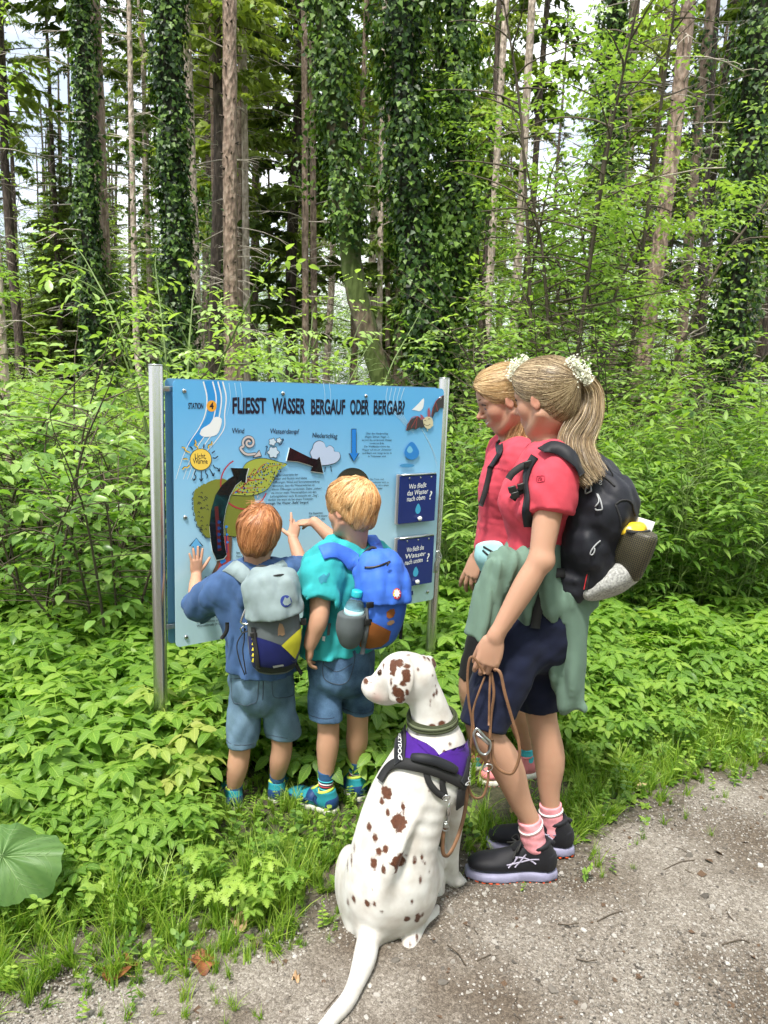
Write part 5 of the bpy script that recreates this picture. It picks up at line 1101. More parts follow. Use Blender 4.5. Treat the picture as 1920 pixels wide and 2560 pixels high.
# tree picture
rng = np.random.default_rng(2); tr = [(300,690),(345,668),(395,657),(440,665),(480,672),(540,690),(565,730),(572,775),(566,840),(555,900),(520,950),(450,955),(400,950),(330,962),(300,935),(270,880),(256,820),(252,770),(262,715)]
tr2 = [(x+rng.normal(0, 2), y+rng.normal(0, 2)) for x, y in cr(np.array(tr+tr[:1], float), 6)[:-1]]
art('tree_trunk', [[(420,940),(452,950),(452,1020),(450,1100),(455,1160),(350,1165),(372,1100),(395,1020),(405,950)]], BRN); art('tree_sap', [[(412,860),(428,900),(438,1000),(440,1150),(374,1160),(392,1080),(402,1000)]], TRK)
art('tree_crown', [tr2], OL, closed_round='no')
line('tree_scribble', [[(275+dx, 720+dy), (282+dx, 714+dy), (286+dx, 722+dy)] for dx, dy in rng.uniform(0, 60, (26, 2))*A(1, 3.6)]+[[tr2[i], ((tr2[i][0]+tr2[i+2][0])/2-5, (tr2[i][1]+tr2[i+2][1])/2+4), tr2[i+2]] for i in range(60, 108, 3)], 2.6, INK)
line('sap_drops', [[(405, 1075), (405, 1110), (403, 1145)], [(424, 900), (428, 960), (430, 1040)]], 4, NAV); art('sap_beads', [puff(405, 1080, 15, 3), puff(392, 1135, 9, 3), puff(425, 905, 7, 3), puff(428, 945, 6, 3), puff(430, 985, 6, 3)], BLU, closed_round='no')
line('roots', [[(300, 1205), (320, 1188), (345, 1186)], [(305, 1220), (325, 1205), (348, 1200)], [(320, 1230), (340, 1218), (352, 1212)]], 7, REDI); line('root_lettering', [[(312, 1178), (322, 1165), (330, 1180), (340, 1168), (352, 1176)]], 3.5, INK)
line('magnifier', [[(520+122*math.cos(a), 682+132*math.sin(a)) for a in np.linspace(-2.05, -5.9, 34)]], 5.5, REDI)
leaf_ = [(452,738),(460,700),(490,650),(520,585),(560,560),(610,551),(660,560),(700,572),(737,583),(700,610),(670,660),(640,705),(600,730),(550,742),(500,742)]
art('leaf_rim', [[(x+(x-585)*.02, y+(y-650)*.03) for x, y in leaf_]], INK); art('leaf_picture', [leaf_], LEAF)
line('leaf_veins', [[(460, 735), (520, 690), (580, 630), (650, 595), (720, 584)], [(520, 690), (550, 640), (575, 600)], [(580, 630), (610, 590), (640, 575)], [(545, 668), (600, 660), (640, 662)], [(500, 705), (560, 705), (620, 700)], [(480, 722), (530, 728), (590, 722)]], 5, TRK, taper=True)
dots = [(x, y) for x, y in rng.uniform([470, 560], [720, 740], (420, 2)) if 0 < (x-452)/285 < 1 and abs(y-(740-.56*(x-452))) < 70*math.sin(PI*min(1, max(0, (x-452)/285)))]
art('leaf_pores', [[(x+3.2*math.cos(a), y+3.6*math.sin(a)) for a in np.linspace(0, 2*PI, 7, endpoint=False)] for x, y in dots[::2]], INK, closed_round='no'); art('leaf_water', [[(x+2.6*math.cos(a), y+3*math.sin(a)) for a in np.linspace(0, 2*PI, 7, endpoint=False)] for x, y in dots[1::4]], BLU, closed_round='no')
# cut-out arrows of dark acrylic, glossy like a mirror
acr = mat('dark_acrylic', (.010, .011, .012), .04, spec=.7)
def slab(name, pts, m, th=.006, rnd=True, parent=sg, off=.0075):
    P = np.array([Kp(x, y, 0) for x, y in pts])
    if rnd: P = cr(np.vstack([P, P[:1]]), 4)[:-1]
    n = len(P); mb = MB(); mb.add(np.vstack([P+PAN_N*off, P+PAN_N*(off-th)]), [tuple(range(n)), tuple(range(2*n-1, n-1, -1))]+[(i, n+i, n+(i+1) % n, (i+1) % n) for i in range(n)]); o = mb.build(name, m, parent, smooth=False)
    bm = bmesh.new(); bm.from_mesh(o.data); bmesh.ops.triangulate(bm, faces=[f for f in bm.faces if len(f.verts) > 4]); bmesh.ops.recalc_face_normals(bm, faces=bm.faces); bm.to_mesh(o.data); bm.free(); return o
a1 = [(448,600),(536,602),(525,640),(522,676),(508,672),(500,665),(470,690),(440,745),(420,810),(408,880),(410,960),(418,1020),(424,1048),(408,1068),(372,1076),(352,1030),(342,970),(336,900),(345,820),(368,740),(400,690),(440,655),(462,642)]
edge_ = mat('acrylic_edge', (.72, .76, .74), .3); slab('slot_rim', [(x+(x-430)*.03+3, y+(y-830)*.012+3) for x, y in a1], edge_, off=.0062, rnd=False); slab('arrow_slot', a1, acr, rnd=False)
a2 = [(752,494),(860,548),(895,556),(906,543),(924,626),(862,616),(872,592),(845,582),(790,566),(736,562)]
slab('slot_rim', [(x+(x-830)*.02+1, y+(y-560)*.03+3) for x, y in a2], edge_, off=.0062, rnd=False); slab('arrow_slot', a2, acr, rnd=False)
line('slot_print', [[(375, 800), (382, 900), (388, 980), (392, 1030)]], 16, col_mat('slot_red', (.09, .012, .012)), off=.0077); art('slot_beads', [puff(385, 880+k*32, 9, 3) for k in range(5)], col_mat('slot_blue', (.012, .05, .20)), off=.0079, closed_round='no')
mir = mat('mirror_disc', (.22, .24, .22), .03, metal=1)
slab('mirror_disc', [(1079+88*math.cos(a), 692+93*math.sin(a)) for a in np.linspace(0, 2*PI, 36, endpoint=False)], mir, rnd=False); slab('mirror_disc', [(935+90*math.cos(a), 1172+110*math.sin(a)) for a in np.linspace(0, 2*PI, 36, endpoint=False)], mir, rnd=False)
# bat picture and plain drop
art('bat_wing', [[(1356,410),(1360,375),(1385,345),(1418,332),(1440,350),(1452,362),(1446,392),(1425,388),(1408,402),(1390,395),(1372,405)], [(1485,330),(1492,290),(1510,255),(1535,232),(1552,224),(1550,292),(1532,288),(1520,310),(1505,312),(1492,345)]], GRY, closed_round='no')
line('bat_fingers', [[(1440, 352), (1418, 334), (1385, 346), (1358, 405)], [(1418, 334), (1408, 398)], [(1418, 334), (1385, 392)], [(1490, 330), (1512, 258), (1550, 226)], [(1512, 258), (1522, 306)]], 2.6, TRK)
art('bat_body', [[(1442,352),(1455,338),(1478,335),(1492,350),(1494,375),(1480,395),(1462,396),(1448,380)]], CRM); art('bat_ear', [[(1432,352),(1428,322),(1440,328),(1452,345)], [(1466,335),(1466,300),(1474,285),(1481,310),(1480,336)]], col_mat('ink_rose', (.35, .10, .14)), closed_round='no')
line('bat_face', [[(1452, 358), (1458, 354), (1463, 359)], [(1472, 350), (1478, 345), (1484, 350)], [(1458, 378), (1470, 382), (1484, 374)], [(1452, 372), (1456, 375), (1452, 378)]], 2.4, INK); line('bat_legs', [[(1486, 390), (1500, 378)], [(1470, 396), (1470, 410)]], 3, CRM)
def drop(cx, cy, r): return [(cx+r*math.sin(a)*(1 if math.cos(a) < .2 else (1-.45*(math.cos(a)-.2))), cy-r*(math.cos(a) if math.cos(a) < .2 else .2+(math.cos(a)-.2)*1.55)) for a in np.linspace(0, 2*PI, 30, endpoint=False)]
art('drop_shadow', [[(1360+38*math.cos(a), 588+10*math.sin(a)) for a in np.linspace(0, 2*PI, 20, endpoint=False)]], col_mat('ink_shadow', (.06, .27, .52))); art('drop_picture', [drop(1384, 520, 38)], col_mat('ink_drop', (.03, .22, .60)), closed_round='no'); art('drop_light', [drop(1374, 508, 15)], col_mat('ink_drop_light', (.18, .50, .74)), closed_round='no')
art('small_flag', [[(1366, 1240), (1391, 1236), (1391, 1258), (1366, 1261)]], NAV, closed_round='no')
# two flaps on hinges
navp = mat('flap_navy', (.006, .022, .15), .25)
for (x0, y0), (x1, y1), (x2, y2), (x3, y3), rows, lab in (((1300,640),(1487,632),(1473,868),(1290,885), [('Wo fließt', (1347,697), (1432,694)), ('das Wasser', (1340,733), (1441,727)), ('nach oben', (1342,760), (1440,748))], 'upper'), ((1290,968),(1474,958),(1460,1188),(1284,1210), [('Wo fließt das', (1313,1055), (1428,1008)), ('Wasser', (1344,1066), (1404,1048)), ('nach unten', (1326,1102), (1424,1075))], 'lower')):
    U0, V0 = uv1(x0, y0); U1, V1 = uv1(x2, y2); u0, u1, v0, v1 = U0+.006, U1+.012, V1, V0
    fl = plate('flap', u0, u1, v0, v1, .034, .004, navp, sg, .003); plate('flap_backing', u0-.006, u1-.004, v0-.004, v1+.006, .022, .010, mat('flap_edge', (.30, .30, .31), .4), fl, .003)
    mb = MB(); mb.tube([pan(u0+.01, v1+.004, .032), pan(u1-.004, v1+.004, .032)], .0045, 8); mb.build('hinge', M['alu'], fl)
    for k in (.25, .55, .85):
        mb = MB(); mb.lathe(pan(u0+(u1-u0)*k, v1-.012, .034), [(.0045, 0), (.004, .002)], PAN_E, ZZ, PAN_N, 10); mb.build('screw', M['alu'], fl)
    mb = MB(); c = pan((u0+u1)/2+.008, v0+.020, .034); mb.lathe(c, [(.005, 0), (.005, .006), (.0095, .009), (.0115, .014), (.0095, .019), (.004, .021)], PAN_E, ZZ, PAN_N, 16); mb.build('knob', M['white'], fl)
    mb = MB(); w = u1-u0; hh = v1-v0
    for (s, _, _), (ua, ub, vb, vs) in zip(rows, ((.24, .72, .72, .0), (.20, .78, .585, .0), (.20, .70, .46, .0))):
        V, F = text_mesh(s, .1, .008); q0 = pan(u0+w*ua, v0+hh*vb, .0345); q1 = pan(u0+w*ub, v0+hh*(vb+.02), .0345); mb.add(q0+(q1-q0)*(V[:, :1]/V[:, 0].max())+ZZ*.024*V[:, 1:2]+ZZ*.0012*np.sin(V[:, :1]*4), F)
    V, F = text_mesh('?', .1, .012); q0 = pan(u0+w*.80, v0+hh*.47, .0345); mb.add(q0+PAN_E*V[:, :1]*.042+ZZ*V[:, 1:2]*.042, F); mb.build('lettering', WHI, fl, smooth=False)
    mb = MB(); ca, sa = u0+w*.52, v0+hh*.27
    mb.add([pan(ca+.021*(x-0)/38, sa-.026*(y-0)/38, .0346) for x, y in drop(0, 0, 30)], [tuple(range(30))]); mb.build('drop_picture', col_mat('flap_drop', (.05, .36, .60)), fl, smooth=False)
pg = empty('metal_clip', Kp(1528, 1090, .03), 'metal clip hanging on a thread from the steel post beside the lower flap', 'clip')
mb = MB(); 
for q in (-1, 1): mb.tube(cr([Kp(1522+q*3, 1030, .035), Kp(1530+q*12, 1060, .04), Kp(1518+q*10, 1100, .04), Kp(1510+q*6, 1145, .04)], 4), .0042, 6, flat=.5)
mb.build('jaws', M['alu'], pg); mb = MB(); mb.tube([Kp(1528, 1062, .04), Kp(1548, 1072, .04)], .003, 6); mb.build('spring', M['steel'], pg); mb = MB(); mb.tube([Kp(1524, 1030, .035), Kp(1530, 1000, .02), Kp(1560, 965, .0)], .0008, 4); mb.build('thread', M['web_black'], pg)
# ---------------------------------------------------------------- shoes
def sneaker(parent, heel, fwd, L, up_m, sole_m, out_m, collar_m, counter_m=None, tongue_m=None, lace_m=None, side=None, sole_h=.11, tilt=0., strap_m=None, ws=1.):
    """a trainer: upper, midsole, outsole, collar, heel counter, tongue, laces. Returns its surface."""
    f = nrm(A(fwd[0], fwd[1], math.tan(tilt))); s = nrm(np.cross(f, A(0, 0, 1))); u = np.cross(s, f); h = np.asarray(heel, float)
    T = lambda a, b, c: h+f*a*L+s*b*L*ws+u*c*L
    st = lambda *q: [(*T(a, b, c), w*L*ws, d*L) for a, b, c, w, d in q]
    z0 = sole_h
    up = [('u', Loft(st((.13, 0, z0+.07, .125, .15), (.36, 0, z0+.07, .125, .145), (.62, .01, z0+.05, .160, .105), (.83, .015, z0+.035, .145, .085), (.93, .01, z0+.025, .10, .065)), s), 0),
          ('u', Ell(T(.14, 0, z0+.10), [.15*L, .12*L*ws, .20*L], f, s), .05*L),
          ('u', Cone(T(.20, 0, z0+.12), T(.21, 0, z0+.27), .125*L*ws, .135*L*ws), .06*L),
          ('u', Tube([T(.30, 0, z0+.22), T(.45, 0, z0+.15), T(.62, .01, z0+.10)], [.10*L, .09*L, .07*L]), .06*L),
          ('s', Cone(T(.21, 0, z0+.26), T(.23, 0, z0+.62), .103*L*ws, .12*L*ws), .02*L),
          ('i', Half(T(.5, 0, z0-.02), -u), 0), ('i', Half(T(.21, 0, z0+.30), u), .02*L)]
    o = sdf_ob('upper', up, L*.016, up_m, parent)
    ol = st((.03, 0, .055, .085, .05), (.14, 0, .055, .135, .055), (.36, 0, .055, .125, .055), (.64, .01, .05, .175, .05), (.84, .02, .048, .155, .044), (.965, .015, .058, .085, .035))
    so = [('u', Loft([(x, y, z+0, a, d*sole_h/.10) for x, y, z, a, d in ol], s, p=4.), 0), ('i', Half(T(.5, 0, z0+.005), u), .015*L), ('i', Half(T(.5, 0, .022), -u), 0)]
    sdf_ob('midsole', so, L*.016, sole_m, parent)
    ot = [('u', Loft([(x, y, z, a*1.01, d*sole_h/.10) for x, y, z, a, d in ol], s, p=4.), 0), ('i', Half(T(.5, 0, .024), u), 0), ('i', Half(T(.5, 0, -.004), -u), 0),
          ('d', Disp(lambda P: (.004*L/.28*(np.sin((P-h.astype(np.float32))@f.astype(np.float32)*2*PI*13/L) > .3)).astype(np.float32)), 0)]
    sdf_ob('outsole', ot, L*.014, out_m, parent)
    c = MB(); c.tube([T(.215+.125*math.cos(a), .118*math.sin(a), z0+.285+.05*math.cos(a+PI)*.6) for a in np.linspace(0, 2*PI, 19)], .028*L, 8); c.build('collar', collar_m, parent)
    if counter_m:
        cm = [('u', Ell(T(.13, 0, z0+.07), [.165*L, .138*L*ws, .205*L], f, s), 0), ('i', Half(T(.12, 0, 0), f), 0), ('i', Half(T(.5, 0, z0-.015), -u), 0), ('i', Half(T(.2, 0, z0+.19), u), .01*L)]
        sdf_ob('heel_counter', cm, L*.014, counter_m, parent)
    if tongue_m:
        tm = MB(); tm.tube([T(.34, 0, z0+.34), T(.40, 0, z0+.27), T(.50, 0, z0+.21)], [.06*L, .07*L, .06*L], 10, flat=.35, side=s); tm.build('tongue', tongue_m, parent)
    if strap_m:
        tm = MB(); P = [T(.44, math.sin(a)*.135, z0+.08+.145*math.cos(a)) for a in np.linspace(-1.5, 1.5, 9)]
        Nn = [s*math.sin(a)+u*math.cos(a) for a in np.linspace(-1.5, 1.5, 9)]; tm.add(*strip(np.array(P), np.array(Nn), .16*L, .012*L)); tm.build('strap', strap_m, parent)
    if lace_m:
        tm = MB()
        for k in range(5):
            a = .40+.055*k; zz = z0+.245-.030*k
            tm.tube([T(a, -.075, zz-.03), T(a+.015, -.03, zz+.012), T(a+.02, .03, zz+.012), T(a, .075, zz-.03)], .014*L, 5)
        for q in (-1, 1): tm.tube(cr([T(.40, 0, z0+.27), T(.42, .08*q, z0+.33), T(.47, .13*q, z0+.25), T(.44, .05*q, z0+.26), T(.52, .15*q, z0+.18)], 4), .012*L, 5)
        tm.build('laces', lace_m, parent)
    return up, T
def shoe_lines(parent, up, T, m, lines, w, name='side_stripe', th=.0012):
    mb = MB()
    for ln in lines:
        for q in (-1, 1):
            P = sdf_snap(up, cr(np.array([T(a, q*.2, c) for a, c in ln]), 4), .0008, 6); mb.add(*strip(P, sdf_grad(up, P, .004), w, th, 1))
    mb.build(name, m, parent)
def sock(parent, a, b, r0, r1, m, name='sock'):
    a, b = np.asarray(a, float), np.asarray(b, float); d = nrm(b-a); o = [('u', Cone(a, b, r0, r1), 0), ('i', Half(b, d), 0), ('d', Disp(Waves(.0012, 120, 3, (.4, .4, 2))), 0)]
    return sdf_ob(name, o, .003, m, parent), o
def hair_cap(hd, ear=True, long=False):
    o = [('u', hd.E((0, -.075, .155), (.38, .465, .41)), 0), ('u', hd.E((0, .10, .26), (.31, .30, .25)), .1*hd.H), ('u', hd.E((0, -.27, -.12), (.25, .20, .22)), .12*hd.H)]
    o.append(('s', hd.E((0, .47, -.05), (.36, .26, .31)), .05*hd.H))
    for q in (-1, 1): o.append(('s', hd.E((.37*q, .07, -.17), (.13, .20, .20)), .05*hd.H))
    return o
def sample_surface(V, F, n, rng, ok=None):
    C = V[F].mean(1); a = np.linalg.norm(np.cross(V[F[:, 1]]-V[F[:, 0]], V[F[:, 3]]-V[F[:, 0]]), axis=1)
    if ok is not None: a = a*ok(C)
    i = rng.choice(len(F), n, p=a/a.sum()); b = rng.uniform(0, 1, (n, 2, 1))
    q = V[F[i]]; return q[:, 0]*(1-b[:, 0])*(1-b[:, 1])+q[:, 1]*b[:, 0]*(1-b[:, 1])+q[:, 2]*b[:, 0]*b[:, 1]+q[:, 3]*(1-b[:, 0])*b[:, 1]
def boy_hair(hd, parent, m, whorl, n, seed, length=.014, fringe=0.):
    ops = hair_cap(hd)+[('d', Disp(Waves(.0035, 75, seed, (1, 1, .4), sharp=True)), 0)]; rng = np.random.default_rng(seed); V, F = sdf_mesh(ops, .0045)
    ho = ob('hair', V, F, m, parent, attrs={'tint': np.full(len(V), .42)})
    w = hd.T(*whorl)
    R = sample_surface(V, F, n, rng)
    def flow(P, k):
        d = P-w; d = d/(np.linalg.norm(d, axis=1, keepdims=True)+1e-6); sw = np.cross(d, hd.z)*.35
        return d+sw-hd.z*(.25+.5*k)
    v, f, t = strands(ops, R, flow, 7, length, .0018, .0010, .12, rng=rng, lift_tip=1.0)
    ob('hair_locks', v, f, m, ho, kind='stuff', attrs={'tint': t*.8+.2*rng.uniform(0, 1, len(t))})
    return ho, ops
P4 = lambda x, y, Y: at(*K4(x, y), Y)

# ================================================================ the smaller boy
b1 = empty('person', (*gnd(555, 1738)[:2], 0), 'smaller auburn-haired boy in a blue tee, one palm flat on the board', 'person', 'boys at the board')
F1 = nrm(A(-.22, .975, 0)); R1 = A(F1[1], -F1[0], 0)
hd1 = Head(at(557, 1156, 2.64), A(-.12, .97, -.16), A(.16, .10, .98), .192)
neck1 = at(556, 1222, 2.63); shL = at(475, 1276, 2.63); shR = at(618, 1247, 2.66); pel1 = at(566, 1455, 2.63)
hL = on_panel(424, 1243, .028); elL = at(424, 1312, 2.735); hR = at(633, 1166, 2.86); elR = at(655, 1243, 2.78)
body = hd1.ops(child=True)
body += [('u', Tube([hd1.T(0, -.12, -.22), neck1, neck1+A(0, .01, -.04)], [.045, .043, .05]), .03),
  ('u', Loft([(*(neck1+A(0, .01, -.035)), .06, .045), (*at(550, 1285, 2.635), .112, .07), (*at(560, 1370, 2.635), .098, .072), (*pel1, .105, .085)], R1), .03),
  ('u', Cone(neck1+A(0,0,-.03), shL, .04, .038), .03), ('u', Cone(neck1+A(0,0,-.03), shR, .04, .038), .03),
  ('u', Tube([shL, elL], [.038, .029]), .03), ('u', Tube([elL, elL*.5+hL*.5+A(-.004, 0, 0), hL], [.029, .0275, .0205]), .012),
  ('u', Tube([shR, elR], [.038, .029]), .03), ('u', Tube([elR, elR*.5+hR*.5+A(.004, 0, 0), hR], [.029, .0275, .0205]), .012)]
ho1, tips, bb1 = hand_ops(hL, A(0, .03, 1), -PAN_N, .118, PAN_E, [(.05, .06, .05)]*4, .17, (.70, .70, .05), .1); body += ho1
ho2, tipsR, bb2 = hand_ops(hR, nrm(at(640, 1118, 2.90)-hR)+A(0, .1, 0), A(-.5, .8, -.1), .118, A(-1, 0, 0), [(-.1, .1, .1), (.45, .7, .5), (.7, .9, .6), (.8, .9, .6)], .16, (.5, .75, .5), .4); body += ho2
legs1 = []
for (hipx, hipy), knee, ank, yk, ya in (((530, 1480), (518, 1622), (505, 1706), 2.60, 2.605), ((598, 1475), (609, 1608), (598, 1684), 2.64, 2.665)):
    hp, kn, an = at(hipx, hipy, 2.635), at(*knee, yk), at(*ank, ya); legs1.append((hp, kn, an))
    body += [('u', Tube([hp, hp*.5+kn*.5, kn, kn*.55+an*.45+F1*-.006, an, an+A(0, .01, -.05)], [.048, .044, .040, .039, .0255, .024]), .02)]
sdf_ob('body', body, .006, M['skin_boy'], b1, patches=[(hd1.c-.14, hd1.c+.14, .0035), (*bb1, .0026), (*bb2, .0026)], attr=lambda V: {'red': hd1.red(V)})
hd1.eyes(b1, M['iris'], M['brow'])
hair1, hops1 = boy_hair(hd1, b1, M['hair_auburn'], (-.02, -.22, .56), 5600, 5, .0135)
# a few locks blown up at the crown
rng = np.random.default_rng(3); rts = hd1.T(-.02, -.1, .56)+rng.normal(size=(40, 3))*.012
X = np.stack([rts+(hd1.z*.6-R1*1.0*rng.uniform(.2, 1.2, (40, 1))-F1*.3+rng.normal(size=(40, 3))*.25)*.045*t-hd1.z*.02*t*t for t in np.linspace(0, 1, 6)], 1)
v, f, t = lock_mesh(X, np.full(40, .0009), rng.uniform(.5, 1, 40)); ob('stray_locks', v, f, M['hair_auburn'], hair1, kind='stuff', attrs={'tint': t})
# tee shirt
fold = Waves(.0065, 30, 2, (1, 1, .45), sharp=True); fine = Waves(.0016, 110, 4, (1, 1, .5))
cuffL = shL+(elL-shL)*.90; cuffR = shR+(elR-shR)*.80
hem1 = at(563, 1452, 2.60); stand = [(*(neck1+A(0, .012, -.028)), .058, .048), (*at(549, 1264, 2.635), .110, .076), (*at(551, 1300, 2.635), .118, .085), (*at(560, 1375, 2.635), .107, .088), (*at(563, 1450, 2.63), .116, .098), (*at(563, 1500, 2.63), .126, .106)]
# cuts a sleeve off at its cuff
class SleeveCut:
    def __init__(s, c, n, r): s.c, s.n, s.r = A(*c), nrm(n), r; s.bb = (s.c-r, s.c+r)
    def __call__(s, P):
        q = P-s.c.astype(np.float32); a = q@s.n.astype(np.float32); rad = np.sqrt(np.maximum((q*q).sum(-1)-a*a, 0)); return np.maximum(np.maximum(-a, rad-s.r), a-s.r)
shirt1 = [('u', Tube([neck1+A(0, .01, -.035), shL+A(.01, 0, .006), cuffL], [.045, .051, .049]), 0), ('u', Tube([neck1+A(0, .01, -.035), shR+A(-.01, 0, .006), cuffR], [.045, .055, .052]), .02),
  ('s', Tube([shL+(elL-shL)*.35, elL+(elL-shL)*.4], [.036, .043]), .004), ('s', Tube([shR+(elR-shR)*.35, elR+(elR-shR)*.4], [.036, .045]), .004),
  ('s', SleeveCut(cuffL, elL-shL, .085), 0), ('s', SleeveCut(cuffR, elR-shR, .085), 0),
  ('u', Loft(stand, R1), .035), ('d', Disp(fold), 0), ('d', Disp(Waves(.0034, 62, 17, (1, 1, .6), sharp=True)), 0),
  ('s', Cone(neck1+A(0, .015, -.02), hd1.T(0, -.1, -.1), .047, .052), .004),
  ('i', Half(hem1+A(0, 0, 0), nrm(A(-.06, 0, -1))), 0), ('s', Loft([(*at(561, 1400, 2.63), .09, .07), (*at(563, 1452, 2.63), .110, .09), (*at(563, 1520, 2.63), .115, .095)], R1), .002)]
sdf_ob('tee_shirt', shirt1, .0045, M['tee_blue'], b1)
# denim shorts
def shorts(parent, pel, R, legs, hems, m, stitch, W=(.122, .10), flare=(.066, .07), waist=(.118, .098), seed=1, hem_t=None, top=.02):
    ops = [('u', Loft([(*(pel+A(0, 0, .06)), *waist), (*(pel+A(0, 0, .0)), *W), (*(pel+A(0, 0, -.06)), W[0]*1.02, W[1]*.98)], R), 0)]; cut = []
    for (hp, kn, an), hm, fl in zip(legs, hems, flare):
        d = nrm(kn-hp); ops.append(('u', Tube([hp+A(0, 0, .01), hp*.5+hm*.5, hm], [.056, (fl+.054)*.5, fl]), .012))
    ops += [('d', Disp(Waves(.006, 26, seed, (1, 1, .7), sharp=True)), 0), ('d', Disp(Waves(.0016, 120, seed+4, (1, 1, .8))), 0)]
    for (hp, kn, an), hm, fl in zip(legs, hems, flare):
        d = nrm(nrm(kn-hp)*.5+A(0, 0, -.5)); c = SleeveCut(hm, d, .11); ops.append(('s', c, 0)); ops.append(('s', Cone(hm-d*.02, hm+d*.1, fl-.016, fl-.008), .002))
    def wear(V):
        wz = np.zeros(len(V))
        for (hp, kn, an), hm in zip(legs, hems): wz = np.maximum(wz, np.exp(-((V[:, 2]-(hp[2]*.45+hm[2]*.55))/.07)**2)*.12); wz += np.exp(-((V[:, 2]-hm[2])/.008)**2)*.12
        return {'wear': wz}
    o = sdf_ob('shorts', ops, .0045, m, parent, attr=wear)
    for (hp, kn, an), hm, fl in zip(legs, hems, flare):   # hem seam
        d = nrm(nrm(kn-hp)*.5+A(0, 0, -.5)); x = nrm(np.cross(d, A(0, 1, 0))); y = np.cross(d, x)
        P = np.array([hm-d*.022+(x*math.cos(a)+y*math.sin(a))*fl for a in np.linspace(0, 2*PI, 28)]); P = sdf_snap(ops, P, .0002)
        mb = MB(); mb.tube(P, .0012, 4, cap=False); mb.build('hem_seam', stitch, o)
    return o, ops
sh1, sops1 = shorts(b1, pel1, R1, legs1, [at(522, 1609, 2.60), at(613, 1588, 2.645)], M['denim_light'], M['stitch'], flare=(.048, .054), W=(.109, .092), waist=(.101, .086))
for poly in ([(345,1300),(505,1292),(515,1370),(508,1440),(470,1460),(400,1458),(360,1445)], [(600,1290),(735,1270),(745,1380),(730,1405),(660,1420),(610,1405)]):
    mb = MB(); pts = hits(sops1, poly+poly[:1], K4); P = sdf_snap(sops1, cr(np.array(pts), 4), .0006); mb.tube(P, .0013, 4, cap=False); mb.build('pocket_seam', M['stitch'], sh1)
mb = MB(); P = hits(sops1, [(545,1270),(548,1350),(545,1430)], K4); mb.tube(sdf_snap(sops1, cr(np.array(P), 4), .0004), .0016, 4); mb.build('back_seam', M['stitch'], sh1)
def kid_feet(parent, legs, feet, L, upm, sock_m, stripes=()):
    for (hp, kn, an), (heel, fwd) in zip(legs, feet):
        fw_ = nrm(A(*fwd, 0)); heel = A(an[0], an[1], 0)-fw_*L*.215
        s, so = sock(parent, an+A(0, .0, -.05), an+nrm(kn-an)*.025, .023, .0305, sock_m)
        for i, (k, m_) in enumerate(stripes):
            c = an+A(0, 0, -.012-.011*i); mb = MB(); d = nrm(kn-an); x = nrm(np.cross(d, A(0, 1, 0))); y = np.cross(d, x)
            mb.tube(sdf_snap(so, np.array([c+(x*math.cos(a)+y*math.sin(a))*.033 for a in np.linspace(0, 2*PI, 20)]), .0005), .0028, 5, cap=False); mb.build('sock_stripe', M[m_], s)
        ps = parent_shoe(parent, heel); up_, T_ = sneaker(ps, heel, fwd, L, upm, M['sole_white'], M['shoe_blue'], M['shoe_lime'], M['shoe_blue'], M['shoe_lime'], strap_m=M['shoe_blue'], sole_h=.13, ws=1.3)
        shoe_lines(ps, up_, T_, M['shoe_blue'], [[(.62, .14), (.50, .24), (.42, .30)], [(.30, .15), (.34, .24), (.36, .34)], [(.97, .15), (.88, .19), (.80, .20)]], L*.07, 'overlay')
        shoe_lines(ps, up_, T_, M['shoe_lime'], [[(.72, .14), (.62, .20), (.54, .28)], [(.50, .14), (.44, .22)]], L*.022, 'side_stripe', .002)
def parent_shoe(parent, heel):
    o = bpy.data.objects.new('shoe', None); COL.objects.link(o); o.parent = parent; o.location = [float(x) for x in (A(heel[0], heel[1], 0)-ORG[parent])]; ORG[o] = A(heel[0], heel[1], 0); return o
gz = lambda x, y, z=0.: gnd(x, y, z)
kid_feet(b1, legs1, [(gz(509, 1752), (-.35, .93)), (gz(600, 1733), (-.05, 1.))], .185, M['shoe_teal'], M['sock_blue'])

# ---------------------------------------------------------------- grey rucksack of the smaller boy
U1 = nrm(P4(600, 660, 2.47)-P4(622, 1230, 2.47))
k1 = empty('rucksack', P4(620, 1235, 2.47), 'small grey, navy and yellow rucksack on the back of the boy in the blue tee', 'backpack')
bag1 = [('u', Loft([(*P4(600, 720, 2.485), .078, .055), (*P4(612, 850, 2.475), .088, .068), (*P4(618, 1000, 2.47), .092, .074), (*P4(620, 1100, 2.47), .088, .070), (*P4(620, 1160, 2.475), .078, .058)], R1, p=2.6), 0),
        ('d', Disp(Waves(.0022, 55, 8)), 0)]
sdf_ob('body', bag1, .0045, M['bag_dgrey'], k1)
lid1 = [('u', Loft([(*P4(600, 688, 2.480), .070, .040), (*P4(604, 725, 2.468), .088, .062), (*P4(610, 800, 2.462), .086, .070), (*P4(616, 880, 2.458), .088, .078), (*P4(616, 960, 2.455), .089, .080)], R1, p=2.5), 0),
        ('d', Disp(Waves(.0045, 42, 5, (1, 1, .5), sharp=True)), 0), ('d', Disp(Waves(.002, 90, 6)), 0), ('i', Half(P4(618, 925, 2.40), nrm(-U1+R1*.1)), .004)]
sdf_ob('lid', lid1, .004, M['bag_grey'], k1)
all1 = bag1+lid1
patch_on(bag1, [(455,1030),(520,1040),(600,1065),(665,1090),(740,1160),(762,1190),(700,1240),(600,1250),(520,1245),(470,1215)], .002, K4).build('lower_panel', M['bag_navy'], k1)
patch_on(bag1, [(662,1090),(720,1035),(782,978),(783,1040),(772,1110),(745,1172),(705,1130)], .0032, K4).build('corner_panel', M['bag_yellow'], k1)
